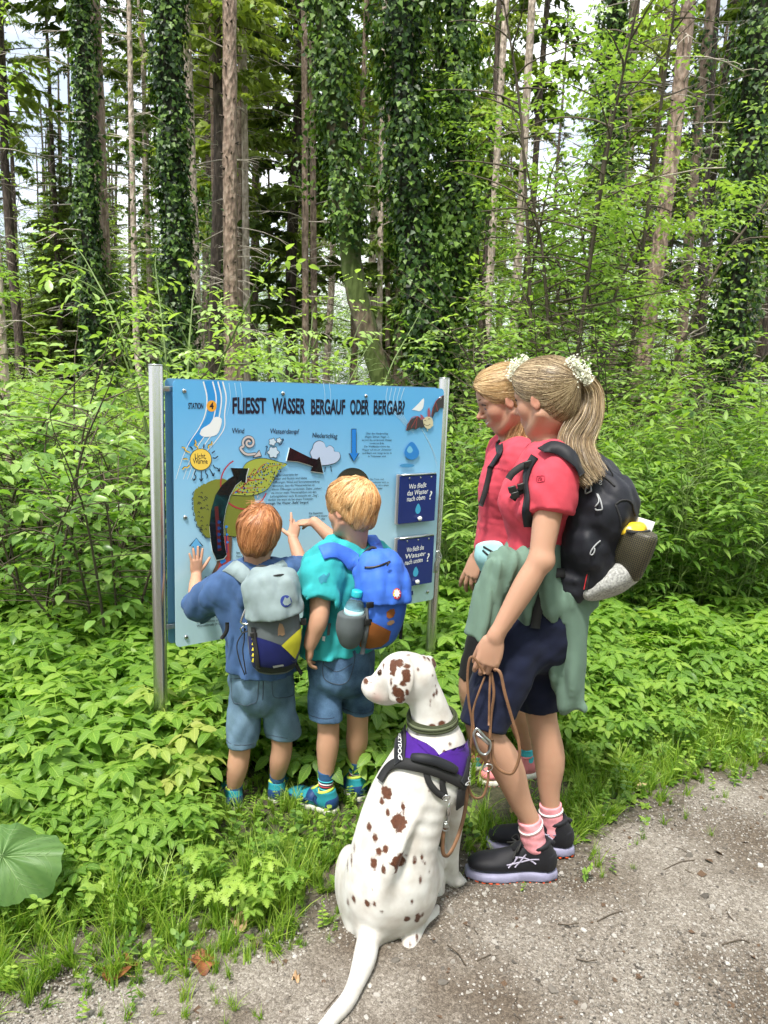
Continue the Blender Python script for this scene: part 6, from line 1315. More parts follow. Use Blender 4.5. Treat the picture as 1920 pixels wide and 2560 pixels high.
patch_on(bag1, [(500,1215),(600,1228),(690,1222),(750,1190),(740,1225),(690,1252),(600,1262),(520,1250)], .0036, K4).build('base_panel', M['bag_black'], k1)
d = disc_on(lid1, (690, 812), 12.2, K4, .0022); d.build('round_badge', M['navy_print'], k1)
patch_on(lid1, [(668,822),(682,785),(697,795),(712,782),(722,822),(700,838),(680,838)], .0032, K4).build('badge_motif', M['bag_grey'], k1)
mb = MB(); mb.tube(hits(lid1, [(690+33*math.cos(a), 812+37*math.sin(a)) for a in np.linspace(0, 2*PI, 21)], K4), .0012, 4, cap=False); mb.build('badge_rim', M['navy_print'], k1)
patch_on(bag1, [(640,985),(650,950),(668,955),(680,985),(684,1020),(668,1030),(652,1022),(640,1030)], .0025, K4).build('animal_print', M['bag_print'], k1)
patch_on(bag1, [(607,1213),(672,1203),(676,1214),(612,1226)], .0055, K4).build('reflector', M['grey_print'], k1)
mb = MB()
for i, (a, b) in enumerate([(1190,1165),(1155,1135),(1120,1100),(1085,1065),(1050,1030)]): patch_on(bag1, [(480,a),(492,a+3),(494,b+5),(488,b)], .004, K4, mb=mb)
mb.build('side_letters', M['yellow_print'], k1, kind='stuff')
s1 = strap_on(bag1, [(490,975),(500,1060),(512,1150),(520,1225)], .017, .003, .004, None, K4); s1.build('side_strap', M['web_black'], k1)
mb = MB(); c = hit(bag1, *K4(488, 1020)); mb.box(c-F1*.006, (.012, .004, .009), R1, F1, U1, bev=.002); c = hit(bag1, *K4(797, 935)); 
mb.build('buckle', M['plastic_black'], k1); mb = MB(); mb.box(P4(800, 940, 2.46), (.010, .006, .012), R1, F1, U1, bev=.002); mb.build('buckle', M['plastic_black'], k1)
S1 = shirt1+bag1
for pts, w in (([(335,600),(385,612),(430,650),(470,700)], .058), ([(640,572),(655,590),(668,620),(680,660)], .050)):
    strap_on(S1, pts, w, .006, .004, None, K4).build('shoulder_strap', M['bag_grey'], k1)
mb = MB(); mb.tube(cr([P4(490,655,2.50), P4(495,612,2.505), P4(530,592,2.51), P4(580,605,2.51), P4(612,648,2.49)], 5), .0055, 8); mb.build('grab_handle', M['web_black'], k1)
mb = MB(); mb.tube(cr([P4(505,655,2.45), P4(560,668,2.425), P4(640,648,2.425), P4(700,650,2.44), P4(735,690,2.43)], 5), .003, 6); mb.build('zip', M['web_black'], k1)
for pts in ([(440,985),(385,1075),(395,1170),(432,1275)], [(430,980),(428,1060),(420,1130),(440,1270)]):
    mb = MB(); mb.tube(cr([P4(x, y, 2.455) for x, y in pts], 6), .0022, 5); mb.build('cord', M['web_black'], k1)
for pts in ([(322,945),(318,1000),(285,1050)], [(735,1175),(765,1230),(790,1270)]):
    P = np.array([P4(x, y, 2.52) for x, y in pts]); mb = MB(); mb.add(*strip(P, np.tile(-F1, (len(P), 1)), .014, .002)); mb.build('hanging_strap', M['web_black'], k1)
kb = empty('carabiner', P4(440, 950, 2.45), 'steel snap hook hanging at the side of the small grey rucksack', 'carabiner')
loop = cr([P4(x, y, 2.44) for x, y in [(470,832),(488,852),(480,930),(455,955),(415,950),(412,925),(450,840),(470,832)]], 4)
mb = MB(); mb.tube(loop, .0040, 8, cap=False); mb.build('hook_body', M['steel'], kb)
mb = MB(); mb.tube([P4(430, 965, 2.445), P4(405, 985, 2.445), P4(415, 1010, 2.45), P4(450, 1000, 2.45)], .0032, 6); mb.build('gate', M['steel'], kb)
# ================================================================ the taller boy
b2 = empty('person', (*gnd(725, 1745)[:2], 0), 'taller ginger-haired boy in a teal tee reaching one arm towards the board', 'person', 'boys at the board')
F2 = nrm(A(-.28, .96, 0)); R2 = A(F2[1], -F2[0], 0)
hd2 = Head(at(757, 1100, 2.66), A(-.80, .58, -.14), A(-.02, .10, .99), .202)
neck2 = P4(1120, 500, 2.66); shL2 = P4(915, 590, 2.585); shR2 = P4(1255, 560, 2.74); pel2 = P4(1045, 1150, 2.64)
elL2 = P4(900, 915, 2.50); hL2 = P4(842, 1085, 2.50); elR2 = P4(1062, 480, 2.86); hR2 = P4(868, 312, 2.90)
body = hd2.ops(child=True)
body += [('u', Tube([hd2.T(0, -.14, -.20), P4(1125, 440, 2.66), neck2+A(0, 0, -.03)], [.048, .045, .052]), .03),
  ('u', Loft([(*(neck2+A(0, .01, -.035)), .06, .045), (*P4(1090, 640, 2.66), .118, .075), (*P4(1060, 880, 2.65), .102, .078), (*pel2, .108, .09)], R2), .03),
  ('u', Cone(neck2+A(0,0,-.03), shL2, .04, .04), .03), ('u', Cone(neck2+A(0,0,-.03), shR2, .04, .04), .03),
  ('u', Tube([shL2, shL2*.5+elL2*.5, elL2, elL2*.5+hL2*.5, hL2], [.040, .039, .034, .031, .023]), .02),
  ('u', Tube([shR2, elR2], [.040, .031]), .03), ('u', Tube([elR2, elR2*.55+hR2*.45+A(0, 0, -.004), hR2], [.031, .029, .021]), .02)]
ho1, tips, bb1 = hand_ops(hL2, nrm(A(-.12, .25, -1)), A(.9, .3, 0), .125, A(-.3, 1, 0), [(.4, .5, .3)]*4, .06); body += ho1
ho2, tipsR2, bb2 = hand_ops(hR2, nrm(P4(765, 320, 2.93)-hR2), A(-.1, .3, -1), .125, A(-.3, 1, -.2), [(.15, .5, .4), (.35, .6, .4), (.5, .7, .5), (.6, .8, .5)], .10, (.85, .35, .35), .4); body += ho2
legs2 = []
for hip, knee, ank, yk, ya in (((945, 1180), (958, 1620), (942, 1915), 2.61, 2.60), ((1145, 1175), (1140, 1600), (1132, 1845), 2.68, 2.705)):
    hp, kn, an = P4(*hip, 2.65), P4(*knee, yk), P4(*ank, ya); legs2.append((hp, kn, an))
    body += [('u', Tube([hp, hp*.5+kn*.5, kn, kn*.6+an*.4, an, an+A(0, .005, -.05)], [.050, .045, .041, .042, .0265, .024]), .02)]
sdf_ob('body', body, .006, M['skin_boy'], b2, patches=[(hd2.c-.145, hd2.c+.145, .0035), (*bb1, .0028), (*bb2, .0026)], attr=lambda V: {'red': hd2.red(V)})
hd2.eyes(b2, M['iris'], M['brow'])
boy_hair(hd2, b2, M['hair_ginger'], (.10, -.25, .56), 6200, 9, .0155)
cuffL2 = P4(896, 775, 2.54); cuffR2 = shR2+(elR2-shR2)*.75
shirt2 = [('u', Tube([neck2+A(-.02, .01, -.035), shL2+A(.01, 0, .006), cuffL2], [.045, .060, .068]), 0), ('u', Tube([neck2+A(.02, .01, -.035), shR2+A(-.01, 0, .006), cuffR2], [.045, .057, .056]), .02),
  ('s', Tube([shL2+(cuffL2-shL2)*.3, cuffL2+(cuffL2-shL2)*.4], [.040, .060]), .004), ('s', Tube([shR2+(elR2-shR2)*.35, elR2+(elR2-shR2)*.4], [.036, .049]), .004),
  ('s', SleeveCut(cuffL2, cuffL2-shL2, .10), 0), ('s', SleeveCut(cuffR2, elR2-shR2, .085), 0),
  ('u', Loft([(*(neck2+A(0, .012, -.03)), .062, .050), (*P4(1095, 570, 2.665), .120, .080), (*P4(1085, 680, 2.66), .132, .092), (*P4(1050, 900, 2.655), .122, .097), (*P4(1015, 1100, 2.645), .128, .106), (*P4(1000, 1220, 2.645), .130, .108)], R2), .035),
  ('d', Disp(Waves(.0068, 30, 12, (1, 1, .5), sharp=True)), 0), ('d', Disp(Waves(.0034, 60, 14, (1, 1, .6), sharp=True)), 0),
  ('s', Cone(neck2+A(0, .015, -.02), hd2.T(0, -.1, -.1), .050, .055), .004),
  ('i', Half(P4(1000, 1140, 2.60), nrm(A(.10, 0, -1))), 0), ('s', Loft([(*P4(1040, 980, 2.65), .10, .08), (*P4(1010, 1130, 2.645), .116, .094), (*P4(1000, 1240, 2.645), .119, .098)], R2), .002)]
tee2 = sdf_ob('tee_shirt', shirt2, .0045, M['tee_teal'], b2)
# sleeve print, hem tag
mb = MB(); 
for poly in ([(895,665),(915,650),(930,640),(945,655),(962,630),(968,640),(950,675),(945,695),(925,690),(915,705),(900,690)],): patch_on(shirt2, poly, .0015, K4, mb=mb)
mb.build('sleeve_print', mat('print_teal', (.02, .20, .28), .8), tee2)
t_ = patch_on(shirt2, [(921,1030),(939,1033),(937,1062),(921,1058)], .004, K4); t_.build('hem_tag', M['white'], tee2)
sh2, sops2 = shorts(b2, pel2, R2, legs2, [P4(938, 1550, 2.605), P4(1140, 1500, 2.685)], M['denim_dark'], M['stitch_dark'], flare=(.055, .051), W=(.113, .098), waist=(.103, .088), seed=21)
for poly in ([(930,1160),(1115,1130),(1105,1260),(1075,1320),(1010,1335),(930,1295)],):
    mb = MB(); P = sdf_snap(sops2, cr(hits(sops2, poly+poly[:1], K4), 4), .0006); mb.tube(P, .0015, 4, cap=False); mb.build('pocket_seam', M['stitch'], sh2)
mb = MB(); P = hits(sops2, [(930,1215),(1010,1255),(1108,1205)], K4); mb.tube(sdf_snap(sops2, cr(np.array(P), 4), .0004), .0013, 4); mb.build('pocket_seam', M['stitch'], sh2)
an0 = legs2[0][2]; an1 = legs2[1][2]
kid_feet(b2, legs2, [(gnd(730, 1750), (-.85, .42)), (gnd(778, 1715), (-.62, .78))], .215, M['shoe_teal'], M['sock_blue'], [(0, 'sock_teal'), (1, 'sock_white'), (2, 'sock_red'), (3, 'sock_teal')])

# ---------------------------------------------------------------- blue rucksack of the taller boy
U2 = nrm(P4(1290, 560, 2.50)-P4(1235, 1090, 2.50)); W2 = nrm(A(.90, .43, 0)); B2 = A(W2[1], -W2[0], 0)
k2 = empty('rucksack', P4(1240, 1100, 2.50), 'bright blue rucksack with a rust-coloured base on the taller boy\'s back', 'backpack')
bag2 = [('u', Loft([(*P4(1275, 600, 2.55), .070, .056), (*P4(1290, 700, 2.535), .082, .072), (*P4(1285, 860, 2.53), .086, .080), (*P4(1265, 950, 2.53), .082, .076), (*P4(1250, 1010, 2.54), .070, .056)], W2, p=2.5), 0),
        ('d', Disp(Waves(.0028, 50, 31)), 0)]
sdf_ob('body', bag2, .0045, M['bag_blue'], k2)
lid2 = [('u', Loft([(*P4(1270, 572, 2.555), .060, .036), (*P4(1282, 620, 2.53), .078, .062), (*P4(1292, 720, 2.522), .087, .076), (*P4(1298, 840, 2.520), .090, .086)], W2, p=2.5), 0),
        ('d', Disp(Waves(.0048, 40, 35, (1, 1, .5), sharp=True)), 0), ('d', Disp(Waves(.002, 90, 6)), 0), ('i', Half(P4(1290, 835, 2.44), nrm(-U2+W2*.02)), .006)]
sdf_ob('lid', lid2, .004, M['bag_blue'], k2)
patch_on(bag2, [(1165,935),(1200,930),(1240,945),(1300,975),(1350,1000),(1335,1060),(1290,1095),(1215,1110),(1155,1095),(1150,1010)], .0025, K4).build('lower_panel', M['bag_orange'], k2)
patch_on(lid2, [(1360+0,762),(1368,740),(1385,728),(1402,735),(1413,760),(1410,785),(1392,800),(1372,795)], .0022, K4).build('round_badge', M['red_print'], k2)
mb = MB()
for k in range(8):
    a = k*PI/4; c = A(1387, 763); e = c+A(math.cos(a)*22, math.sin(a)*32); n = A(-math.sin(a), math.cos(a))*6
    patch_on(lid2, [tuple(c+n*.4), tuple((c+e)/2+n), tuple(e), tuple((c+e)/2-n), tuple(c-n*.4)], .0034, K4, mb=mb)
mb.build('badge_star', M['white'], k2)
mb = MB(); patch_on(lid2, [(1362,775),(1370,745),(1380,735),(1384,760),(1376,785)], .0028, K4, mb=mb); mb.build('badge_field', M['yellow_print'], k2)
patch_on(bag2, [(1322,880),(1345,862),(1370,858),(1376,885),(1366,910),(1338,922),(1322,910)], .0025, K4).build('animal_print', M['bag_orange'], k2)
patch_on(bag2, [(1325,945),(1345,932),(1368,930),(1372,945),(1350,962),(1328,962)], .0025, K4).build('ground_print', M['bag_print'], k2)
s_ = strap_on(bag2, [(1200,850),(1203,930),(1195,1010),(1180,1080)], .018, .003, .004, None, K4); P = np.array([P4(1182, 1075, 2.455), P4(1170, 1145, 2.46)]); s_.add(*strip(P, np.tile(-F2, (2, 1)), .016, .002)); s_.build('side_strap', M['web_grey'], k2)
mb = MB(); c = hit(bag2, *K4(1203, 940))-F2*.008; mb.box(c, (.014, .005, .011), W2, -B2, U2, bev=.002); mb.build('buckle', M['plastic_black'], k2); mb = MB(); c = hit(lid2, *K4(1195, 865))-F2*.008; mb.box(c, (.013, .005, .010), W2, -B2, U2, bev=.002); mb.build('buckle', M['plastic_black'], k2)
S2 = shirt2+bag2
strap_on(S2, [(915,515),(970,495),(1040,515),(1110,560),(1160,600)], .066, .007, .004, None, K4).build('shoulder_strap', M['bag_blue'], k2)
strap_on(S2, [(1215,410),(1240,440),(1262,490),(1275,540)], .050, .006, .004, None, K4).build('shoulder_strap', M['bag_blue'], k2)
mb = MB(); mb.tube(cr([P4(1160,560,2.575), P4(1180,515,2.58), P4(1225,478,2.59), P4(1255,482,2.59), P4(1262,520,2.58), P4(1240,550,2.57)], 5), .0055, 8); mb.build('grab_handle', M['web_black'], k2)
mb = MB(); P = sdf_snap(lid2, hits(lid2, [(1185,600),(1240,598),(1290,585),(1345,563)], K4), .001); mb.tube(cr(P, 4), .0038, 6); mb.build('zip', M['plastic_black'], k2)
mb = MB(); P = np.array([P4(1345,563,2.455), P4(1325,590,2.45)]); mb.tube(P, .003, 6); mb.build('zip_pull', M['plastic_black'], k2)
P = np.array([P4(965, 950, 2.53), P4(955, 1040, 2.535), P4(945, 1110, 2.535), P4(930, 1180, 2.53)]); mb = MB(); mb.add(*strip(P, np.tile(-F2, (4, 1)), .010, .002)); mb.build('hanging_strap', M['web_grey'], k2)
P = np.array([P4(1425, 790, 2.56), P4(1422, 900, 2.57), P4(1410, 1050, 2.57)]); mb = MB(); mb.add(*strip(P, np.tile(-F2, (3, 1)), .012, .002)); mb.build('hanging_strap', M['web_black'], k2)
# mesh side pocket with the bottle in it
pk = [('u', Loft([(*P4(1108, 900, 2.455), .050, .046), (*P4(1098, 980, 2.455), .050, .048), (*P4(1092, 1040, 2.46), .040, .04)], W2), 0), ('d', Disp(Waves(.0015, 70, 3)), 0), ('i', Half(P4(1105, 905, 2.42), nrm(U2-W2*.1)), .003)]
sdf_ob('side_pocket', pk, .0045, M['bag_dgrey'], k2)
wb = empty('water_bottle', P4(1100, 1000, 2.455), 'half-full clear water bottle with a turquoise cap in the blue rucksack side pocket', 'bottle')
zb = nrm(P4(1140, 745, 2.45)-P4(1100, 1000, 2.455)); xb = nrm(np.cross(zb, A(0, 1, 0))); yb = np.cross(zb, xb); ob_ = ORG[wb]
Lb = np.linalg.norm(P4(1140, 745, 2.45)-ob_); mb = MB()
mb.lathe(ob_, [(.030, 0), (.034, .006), (.034, .035), (.0325, .04), (.034, .045), (.034, Lb*.56), (.033, Lb*.60), (.030, Lb*.68), (.022, Lb*.78), (.0135, Lb*.83), (.0135, Lb*.86)], xb, yb, zb, 24); mb.build('bottle_body', M['bottle'], wb)
mb = MB(); mb.lathe(ob_, [(.0300, .004), (.0325, .008), (.0325, Lb*.60), (.026, Lb*.70)], xb, yb, zb, 20); mb.build('water', M['water'], wb)
mb = MB(); mb.lathe(ob_, [(.0345, Lb*.38), (.0345, Lb*.56)], xb, yb, zb, 24); mb.build('bottle_label', M['label_paper'], wb)
mb = MB(); mb.lathe(ob_+zb*Lb*.855, [(.0185, 0), (.019, .003), (.019, .018), (.0175, .022)], xb, yb, zb, 20); mb.build('cap', M['bottle_cap'], wb)
# ================================================================ the dog
P3 = lambda x, y, Y: at(*K3(x, y), Y)
dg_ = empty('dog', (*gnd(*K3(500, 1790))[:2], 0), 'white dog with liver-brown spots sitting with its back to us, head turned to the board', 'dog')
Wd = nrm(A(.97, -.24, 0))
dog = [('u', Loft([(*P3(418, 1580, 2.01), .100, .095), (*P3(462, 1430, 2.01), .134, .125), (*P3(505, 1200, 2.045), .128, .125), (*P3(580, 980, 2.09), .122, .132), (*P3(665, 820, 2.13), .115, .135), (*P3(715, 720, 2.15), .098, .12)], Wd), 0),
  ('u', Loft([(*P3(700, 800, 2.17), .095, .12), (*P3(715, 640, 2.16), .076, .082), (*P3(705, 520, 2.155), .064, .070), (*P3(672, 400, 2.15), .056, .062), (*P3(625, 310, 2.145), .055, .06)], A(.85, -.5, .1)), .06),
  # skull, cheeks, muzzle
  ('u', Ell(P3(582, 268, 2.145), [.074, .060, .062], A(1, .12, -.02), A(0, 1, 0)), .04),
  ('u', Ell(P3(520, 262, 2.14), [.05, .05, .045], A(1, .1, -.3), A(0, 1, 0)), .04),
  ('u', Loft([(*P3(510, 330, 2.14), .048, .050), (*P3(440, 345, 2.135), .036, .042), (*P3(385, 352, 2.13), .030, .034), (*P3(362, 348, 2.13), .026, .026)], A(0, 1, 0)), .035),
  ('u', Ell(P3(430, 392, 2.125), [.042, .024, .022], A(1, .05, -.35), A(0, 1, 0)), .025),
  ('u', Tube([P3(432, 300, 2.125), P3(470, 262, 2.12)], [.016, .02]), .03),
  ('u', Ell(P3(348, 318, 2.13), [.013, .014, .013], A(1, 0, 0), A(0, 1, 0)), .012),
  ('s', Tube([P3(352, 392, 2.09), P3(400, 418, 2.085), P3(455, 408, 2.08)], [.003, .0035, .003]), .006),
  ('s', Ell(P3(424, 268, 2.085), [.011, .012, .007]), .012)]
# haunches, hind legs
dog += [('u', Ell(P3(645, 1400, 2.07), [.058, .13, .082], nrm(A(.95, -.2, .1)), A(.1, .86, .5)), .05), ('u', Ell(P3(270, 1440, 2.10), [.055, .12, .095], nrm(A(.95, .2, 0)), A(-.1, .86, .5)), .05),
  ('u', Tube([P3(665, 1380, 2.12), P3(712, 1300, 2.20), P3(722, 1330, 2.22), P3(728, 1480, 2.16)], [.06, .045, .038, .03]), .04),
  ('u', Tube([P3(610, 1620, 2.03), P3(598, 1730, 1.955), P3(580, 1775, 1.925)], [.034, .025, .0205]), .018),
  ('u', Tube([P3(580, 1785, 1.925), P3(640, 1700, 1.995), P3(705, 1615, 2.06)], [.020, .023, .027]), .015),
  ('u', Ell(P3(722, 1595, 2.09), [.026, .035, .018], A(.9, -.35, 0), A(.35, .9, 0)), .015),
  ('u', Tube([P3(300, 1600, 2.04), P3(278, 1690, 1.985)], [.04, .021]), .03), ('u', Tube([P3(278, 1695, 1.985), P3(235, 1640, 2.08)], [.021, .025]), .015)]
# forelegs and paws
dog += [('u', Tube([P3(820, 880, 2.17), P3(828, 1080, 2.19), P3(818, 1250, 2.20), P3(815, 1380, 2.215)], [.052, .036, .025, .0225]), .03),
  ('u', Ell(P3(832, 1415, 2.215), [.026, .036, .020], A(.95, -.3, 0), A(.3, .95, 0)), .015),
  ('u', Tube([P3(560, 900, 2.26), P3(600, 1100, 2.28), P3(610, 1400, 2.30)], [.05, .035, .024]), .03), ('u', Ell(P3(612, 1470, 2.31), [.026, .036, .02], A(1, 0, 0), A(0, 1, 0)), .015)]
for k in (-1, 0, 1): dog.append(('u', Ell(P3(866+k*9, 1428+abs(k)*4, 2.20+k*.012), [.0105, .016, .011], A(.6, -.6, 0), A(.6, .6, 0)), .004)); dog.append(('u', Ell(P3(736, 1580+k*12, 2.085+k*.012), [.010, .014, .010]), .004))
tailp = np.array([P3(385, 1675, 1.955), P3(360, 1740, 1.92), gnd(*K3(325, 1880), .030), gnd(*K3(255, 2060), .026), gnd(*K3(165, 2170), .022), gnd(*K3(100, 2240), .020), gnd(*K3(50, 2290), .018)])
dog += [('u', Tube(tailp, [.040, .034, .0275, .024, .019, .015, .010]), .035)]
# ears: flaps lying on the cheek
earA = [('u', Loft([(*P3(545, 200, 2.10), .018, .010), (*P3(545, 270, 2.078), .030, .009), (*P3(530, 350, 2.070), .032, .009), (*P3(515, 415, 2.072), .020, .009)], A(1, -.1, -.05)), 0)]
earB = [('u', Loft([(*P3(665, 190, 2.19), .016, .009), (*P3(700, 205, 2.20), .024, .009), (*P3(722, 232, 2.205), .018, .009)], A(.5, .7, -.3)), 0)]
dog += [('u', earA[0][1], .012), ('u', earB[0][1], .02)]
dog += [('u', Ell(P3(610, 840, 2.035), [.035, .03, .075], A(1, 0, -.35), A(0, 1, 0)), .05), ('u', Ell(P3(800, 860, 2.06), [.032, .03, .07], A(1, -.2, .35), A(0, 1, 0)), .05), ('u', Tube([P3(705, 800, 2.045), P3(600, 1050, 1.965), P3(490, 1300, 1.893), P3(400, 1600, 1.915)], [.014, .016, .018, .016]), .03)]
dog += [('d', Disp(Waves(.0034, 30, 51, (1, 1, .6))), 0), ('d', Disp(lambda P: (.0016*np.sin(P[:, 2]*150+P[:, 0]*70)*np.exp(-(((P-P3(690, 1080, 2.0).astype(np.float32))/A(.07, .2, .11))**2).sum(-1))).astype(np.float32)), 0)]
# wrinkles of the loose skin over the hip and neck
dog += [('d', Disp(lambda P: (.0018*np.sin(P[:, 0]*130+P[:, 2]*60)*np.exp(-(((P-P3(650, 1400, 1.97).astype(np.float32))/.10)**2).sum(-1))).astype(np.float32)), 0)]
SPOTS = [(450,925,26,30),(470,935,20,26),(430,980,15,20),(465,1042,13,20),(548,1012,13,28),(525,1095,40,46),(358,1122,15,22),(395,1185,17,24),(412,1258,15,20),(452,1243,17,20),(388,1322,20,34),(437,1357,17,22),
 (530,1325,46,52),(612,1308,12,24),(652,1292,9,20),(378,1468,7,8),(275,1520,13,20),(243,1540,9,20),(348,1550,16,18),(390,1548,11,15),(430,1593,12,10),(570,1633,19,20),(628,1625,16,40),(597,1538,11,18),(643,1415,9,20),(656,1605,8,16),
 (278,1240,7,26),(262,1310,6,30),(240,1330,5,26),(692,1370,5,8),(625,1735,9,22),(588,1775,7,13),(668,1325,7,9),(518,1278,9,9),
 (710,565,18,12),(765,552,24,15),(828,562,8,12),(775,715,14,18),(808,665,9,12),(725,600,6,5),(625,610,10,6),(655,690,8,12),(692,925,6,8),(890,720,8,24),(905,830,6,20),
 (700,432,7,14),(697,456,6,8),(718,392,9,18),(733,375,8,18),(728,345,5,8),(712,285,6,8),(630,250,8,11),(578,172,10,6),(640,185,9,4),(600,132,14,4),(555,142,12,4),(665,180,10,22),(690,195,12,16),
 (490,245,20,50),(528,215,22,20),(572,235,18,14),(548,268,10,14),(440,230,6,16),(420,270,9,16),(395,290,7,5),(370,322,6,5),(408,305,4,4),(340,318,14,20),(390,385,4,3),
 (568,290,22,40),(520,385,30,30),(505,360,18,20),(545,330,14,14),(530,420,26,20),(482,320,6,30),(570,380,10,20),(720,215,26,22),(560,437,6,12),(430,445,4,4),(735,600,4,4),(815,1365,5,8)]
spc, spr = [], []
for (x, y, rx, ry), p in zip(SPOTS, hits(dog, [q[:2] for q in SPOTS], K3)):
    dep = p[1]; sc_ = dep/FP/2.2122/1.15732*1.2
    spc.append(p); spr.append((rx*sc_, ry*sc_))
spc = np.array(spc); spr = np.array(spr); camr = RCW[:, 0]; camu = RCW[:, 1]
def dog_attr(V):
    """distance to the nearest coat spot, each spot an uneven oval"""
    best = np.full(len(V), 1., np.float32)
    nz = Waves(.16, 170, 77)(V.astype(np.float32))+Waves(.14, 420, 78)(V.astype(np.float32))
    for i, (c, (rx, ry)) in enumerate(zip(spc, spr)):
        q = V-c; m = np.where((np.abs(q).max(1)) < max(rx, ry)*2.2+.004)[0]
        if not len(m): continue
        q = q[m]; u, v = q@camr, q@camu; w = q@np.cross(camr, camu); k = np.sqrt((u/rx)**2+(v/ry)**2+(w/max(rx, ry)/2.)**2)+nz[m]
        d = (k-1)*min(rx, ry); best[m] = np.minimum(best[m], d)
    pk = np.exp(-((V-P3(348, 318, 2.13))**2).sum(1)/.012**2)+.5*np.exp(-((V-P3(400, 415, 2.09))**2).sum(1)/.02**2)
    return {'spot': np.clip(best, -.02, .02), 'pink': np.clip(pk, 0, 1)}
dm = mat('dog_coat', (.72, .70, .67), rough=.6, spec=.25, sheen=.1); N, L, b = nodes_of(dm)
a1 = N_new(N, 'ShaderNodeAttribute', attribute_name='spot'); a2 = N_new(N, 'ShaderNodeAttribute', attribute_name='pink'); tc = N.new('ShaderNodeTexCoord')
mp = N.new('ShaderNodeMapping'); mp.inputs['Scale'].default_value = (900, 900, 190); L.new(tc.outputs['Object'], mp.inputs[0])
nh = N_new(N, 'ShaderNodeTexNoise', Scale=1., Detail=2.); L.new(mp.outputs[0], nh.inputs['Vector'])
md = N_new(N, 'ShaderNodeMath', operation='MULTIPLY_ADD'); L.new(nh.outputs['Fac'], md.inputs[0]); md.inputs[1].default_value = .006; L.new(a1.outputs['Fac'], md.inputs[2])
rs = ramp(N, L, md.outputs[0], [(.0024, (1, 1, 1)), (.0040, (0, 0, 0))])
nc = N_new(N, 'ShaderNodeTexNoise', Scale=14., Detail=5.); L.new(tc.outputs['Object'], nc.inputs['Vector'])
rw = ramp(N, L, nc.outputs['Fac'], [(.35, (.50, .46, .42)), (.62, (.66, .645, .62))])
m1 = N.new('ShaderNodeMix'); m1.data_type = 'RGBA'; L.new(a2.outputs['Fac'], m1.inputs[0]); L.new(rw.outputs[0], m1.inputs[6]); m1.inputs[7].default_value = (.42, .20, .17, 1)
rb = ramp(N, L, nh.outputs['Fac'], [(.35, (.04, .013, .006)), (.65, (.135, .046, .020))])
m2 = N.new('ShaderNodeMix'); m2.data_type = 'RGBA'; L.new(rs.outputs[0], m2.inputs[0]); L.new(m1.outputs[2], m2.inputs[6]); L.new(rb.outputs[0], m2.inputs[7]); L.new(m2.outputs[2], b.inputs['Base Color'])
bp = N_new(N, 'ShaderNodeBump', Strength=.4, Distance=.0025); L.new(nh.outputs['Fac'], bp.inputs['Height']); L.new(bp.outputs[0], b.inputs['Normal'])
dl, dh_ = P3(330, 470, 2.02), P3(760, 120, 2.28)
sdf_ob('body', dog, .0055, dm, dg_, patches=[(np.minimum(dl, dh_), np.maximum(dl, dh_), .0035)], attr=dog_attr)
mb = MB(); mb.lathe(P3(424, 268, 2.106), [(math.sin(a)*.0095, math.cos(a)*.0095) for a in np.linspace(PI*.6, .05, 8)], A(1, 0, 0), A(0, 0, 1), nrm(A(-.45, -.9, 0)), 12); mb.build('eye', mat('dog_eye', (.05, .02, .01), .08), dg_)
# collar
cl = empty('dog_collar', P3(700, 505, 2.155), 'wide olive-green padded collar round the dog\'s neck', 'collar')
cc, ca = P3(700, 508, 2.155), nrm(P3(706, 400, 2.15)-P3(703, 600, 2.16)); cx = nrm(np.cross(ca, A(0, 1, 0))); cyy = np.cross(ca, cx)
def around(off, n=36, z=0.): return sdf_snap(dog, np.array([cc+ca*z+(cx*math.cos(a)+cyy*math.sin(a))*.085 for a in np.linspace(0, 2*PI, n)]), off)
P = around(.005); mb = MB(); mb.add(*strip(P, np.array([nrm((p-cc)-ca*np.dot(p-cc, ca)) for p in P]), .024, .005, 2)); mb.build('band', M['collar_olive'], cl)
for zz in (-.0115, .0115):
    mb = MB(); mb.tube(around(.006, z=zz), .0038, 6, cap=False); mb.build('padding', M['collar_olive'], cl)
P = around(.0105); mb = MB(); mb.add(*strip(P, np.array([nrm((p-cc)-ca*np.dot(p-cc, ca)) for p in P]), .011, .001, 2)); mb.build('reflective_band', mat('collar_band', (.13, .15, .085), .5), cl)
# harness
hn = empty('dog_harness', P3(740, 760, 2.10), 'purple and black dog harness with a grab handle across the shoulders', 'dog harness')
patch_on(dog, [(572,588),(600,625),(640,680),(680,720),(770,752),(840,722),(880,690),(892,640),(905,700),(895,800),(870,850),(815,830),(740,800),(640,785),(570,755),(550,690)], .0075, K3).build('chest_panel', M['purple'], hn)
for pts, w in (([(430,870),(470,805),(520,775),(590,778),(660,790),(740,815),(820,850),(880,890)], .034), ([(570,575),(566,640),(560,700),(556,760)], .020), ([(895,640),(905,720),(890,800),(872,900)], .022), ([(862,900),(855,960),(850,1000)], .03)):
    strap_on(dog, pts, w, .004, .0078, None, K3).build('strap', M['web_black'], hn)
strap_on(dog, [(545,625),(540,690),(540,775)], .036, .003, .0115, None, K3).build('side_badge', M['bag_black'], hn)
strap_on(dog, [(890,745),(880,810),(862,880)], .028, .003, .0115, None, K3).build('side_badge', M['bag_black'], hn)
mb = MB(); text_on(dog+[('u', Cone(P3(545,625,2.08), P3(540,775,2.08), .001, .001), 0)] if False else dog, 'EZYDOG', (548, 620), (543, 758), 6.3, K3, .0152, mb, .012); mb.build('lettering', M['white'], hn)
mb = MB(); text_on(dog, 'EZYDOG', (893, 760), (868, 885), 5.2, K3, .0152, mb, .012); mb.build('lettering', M['white'], hn)
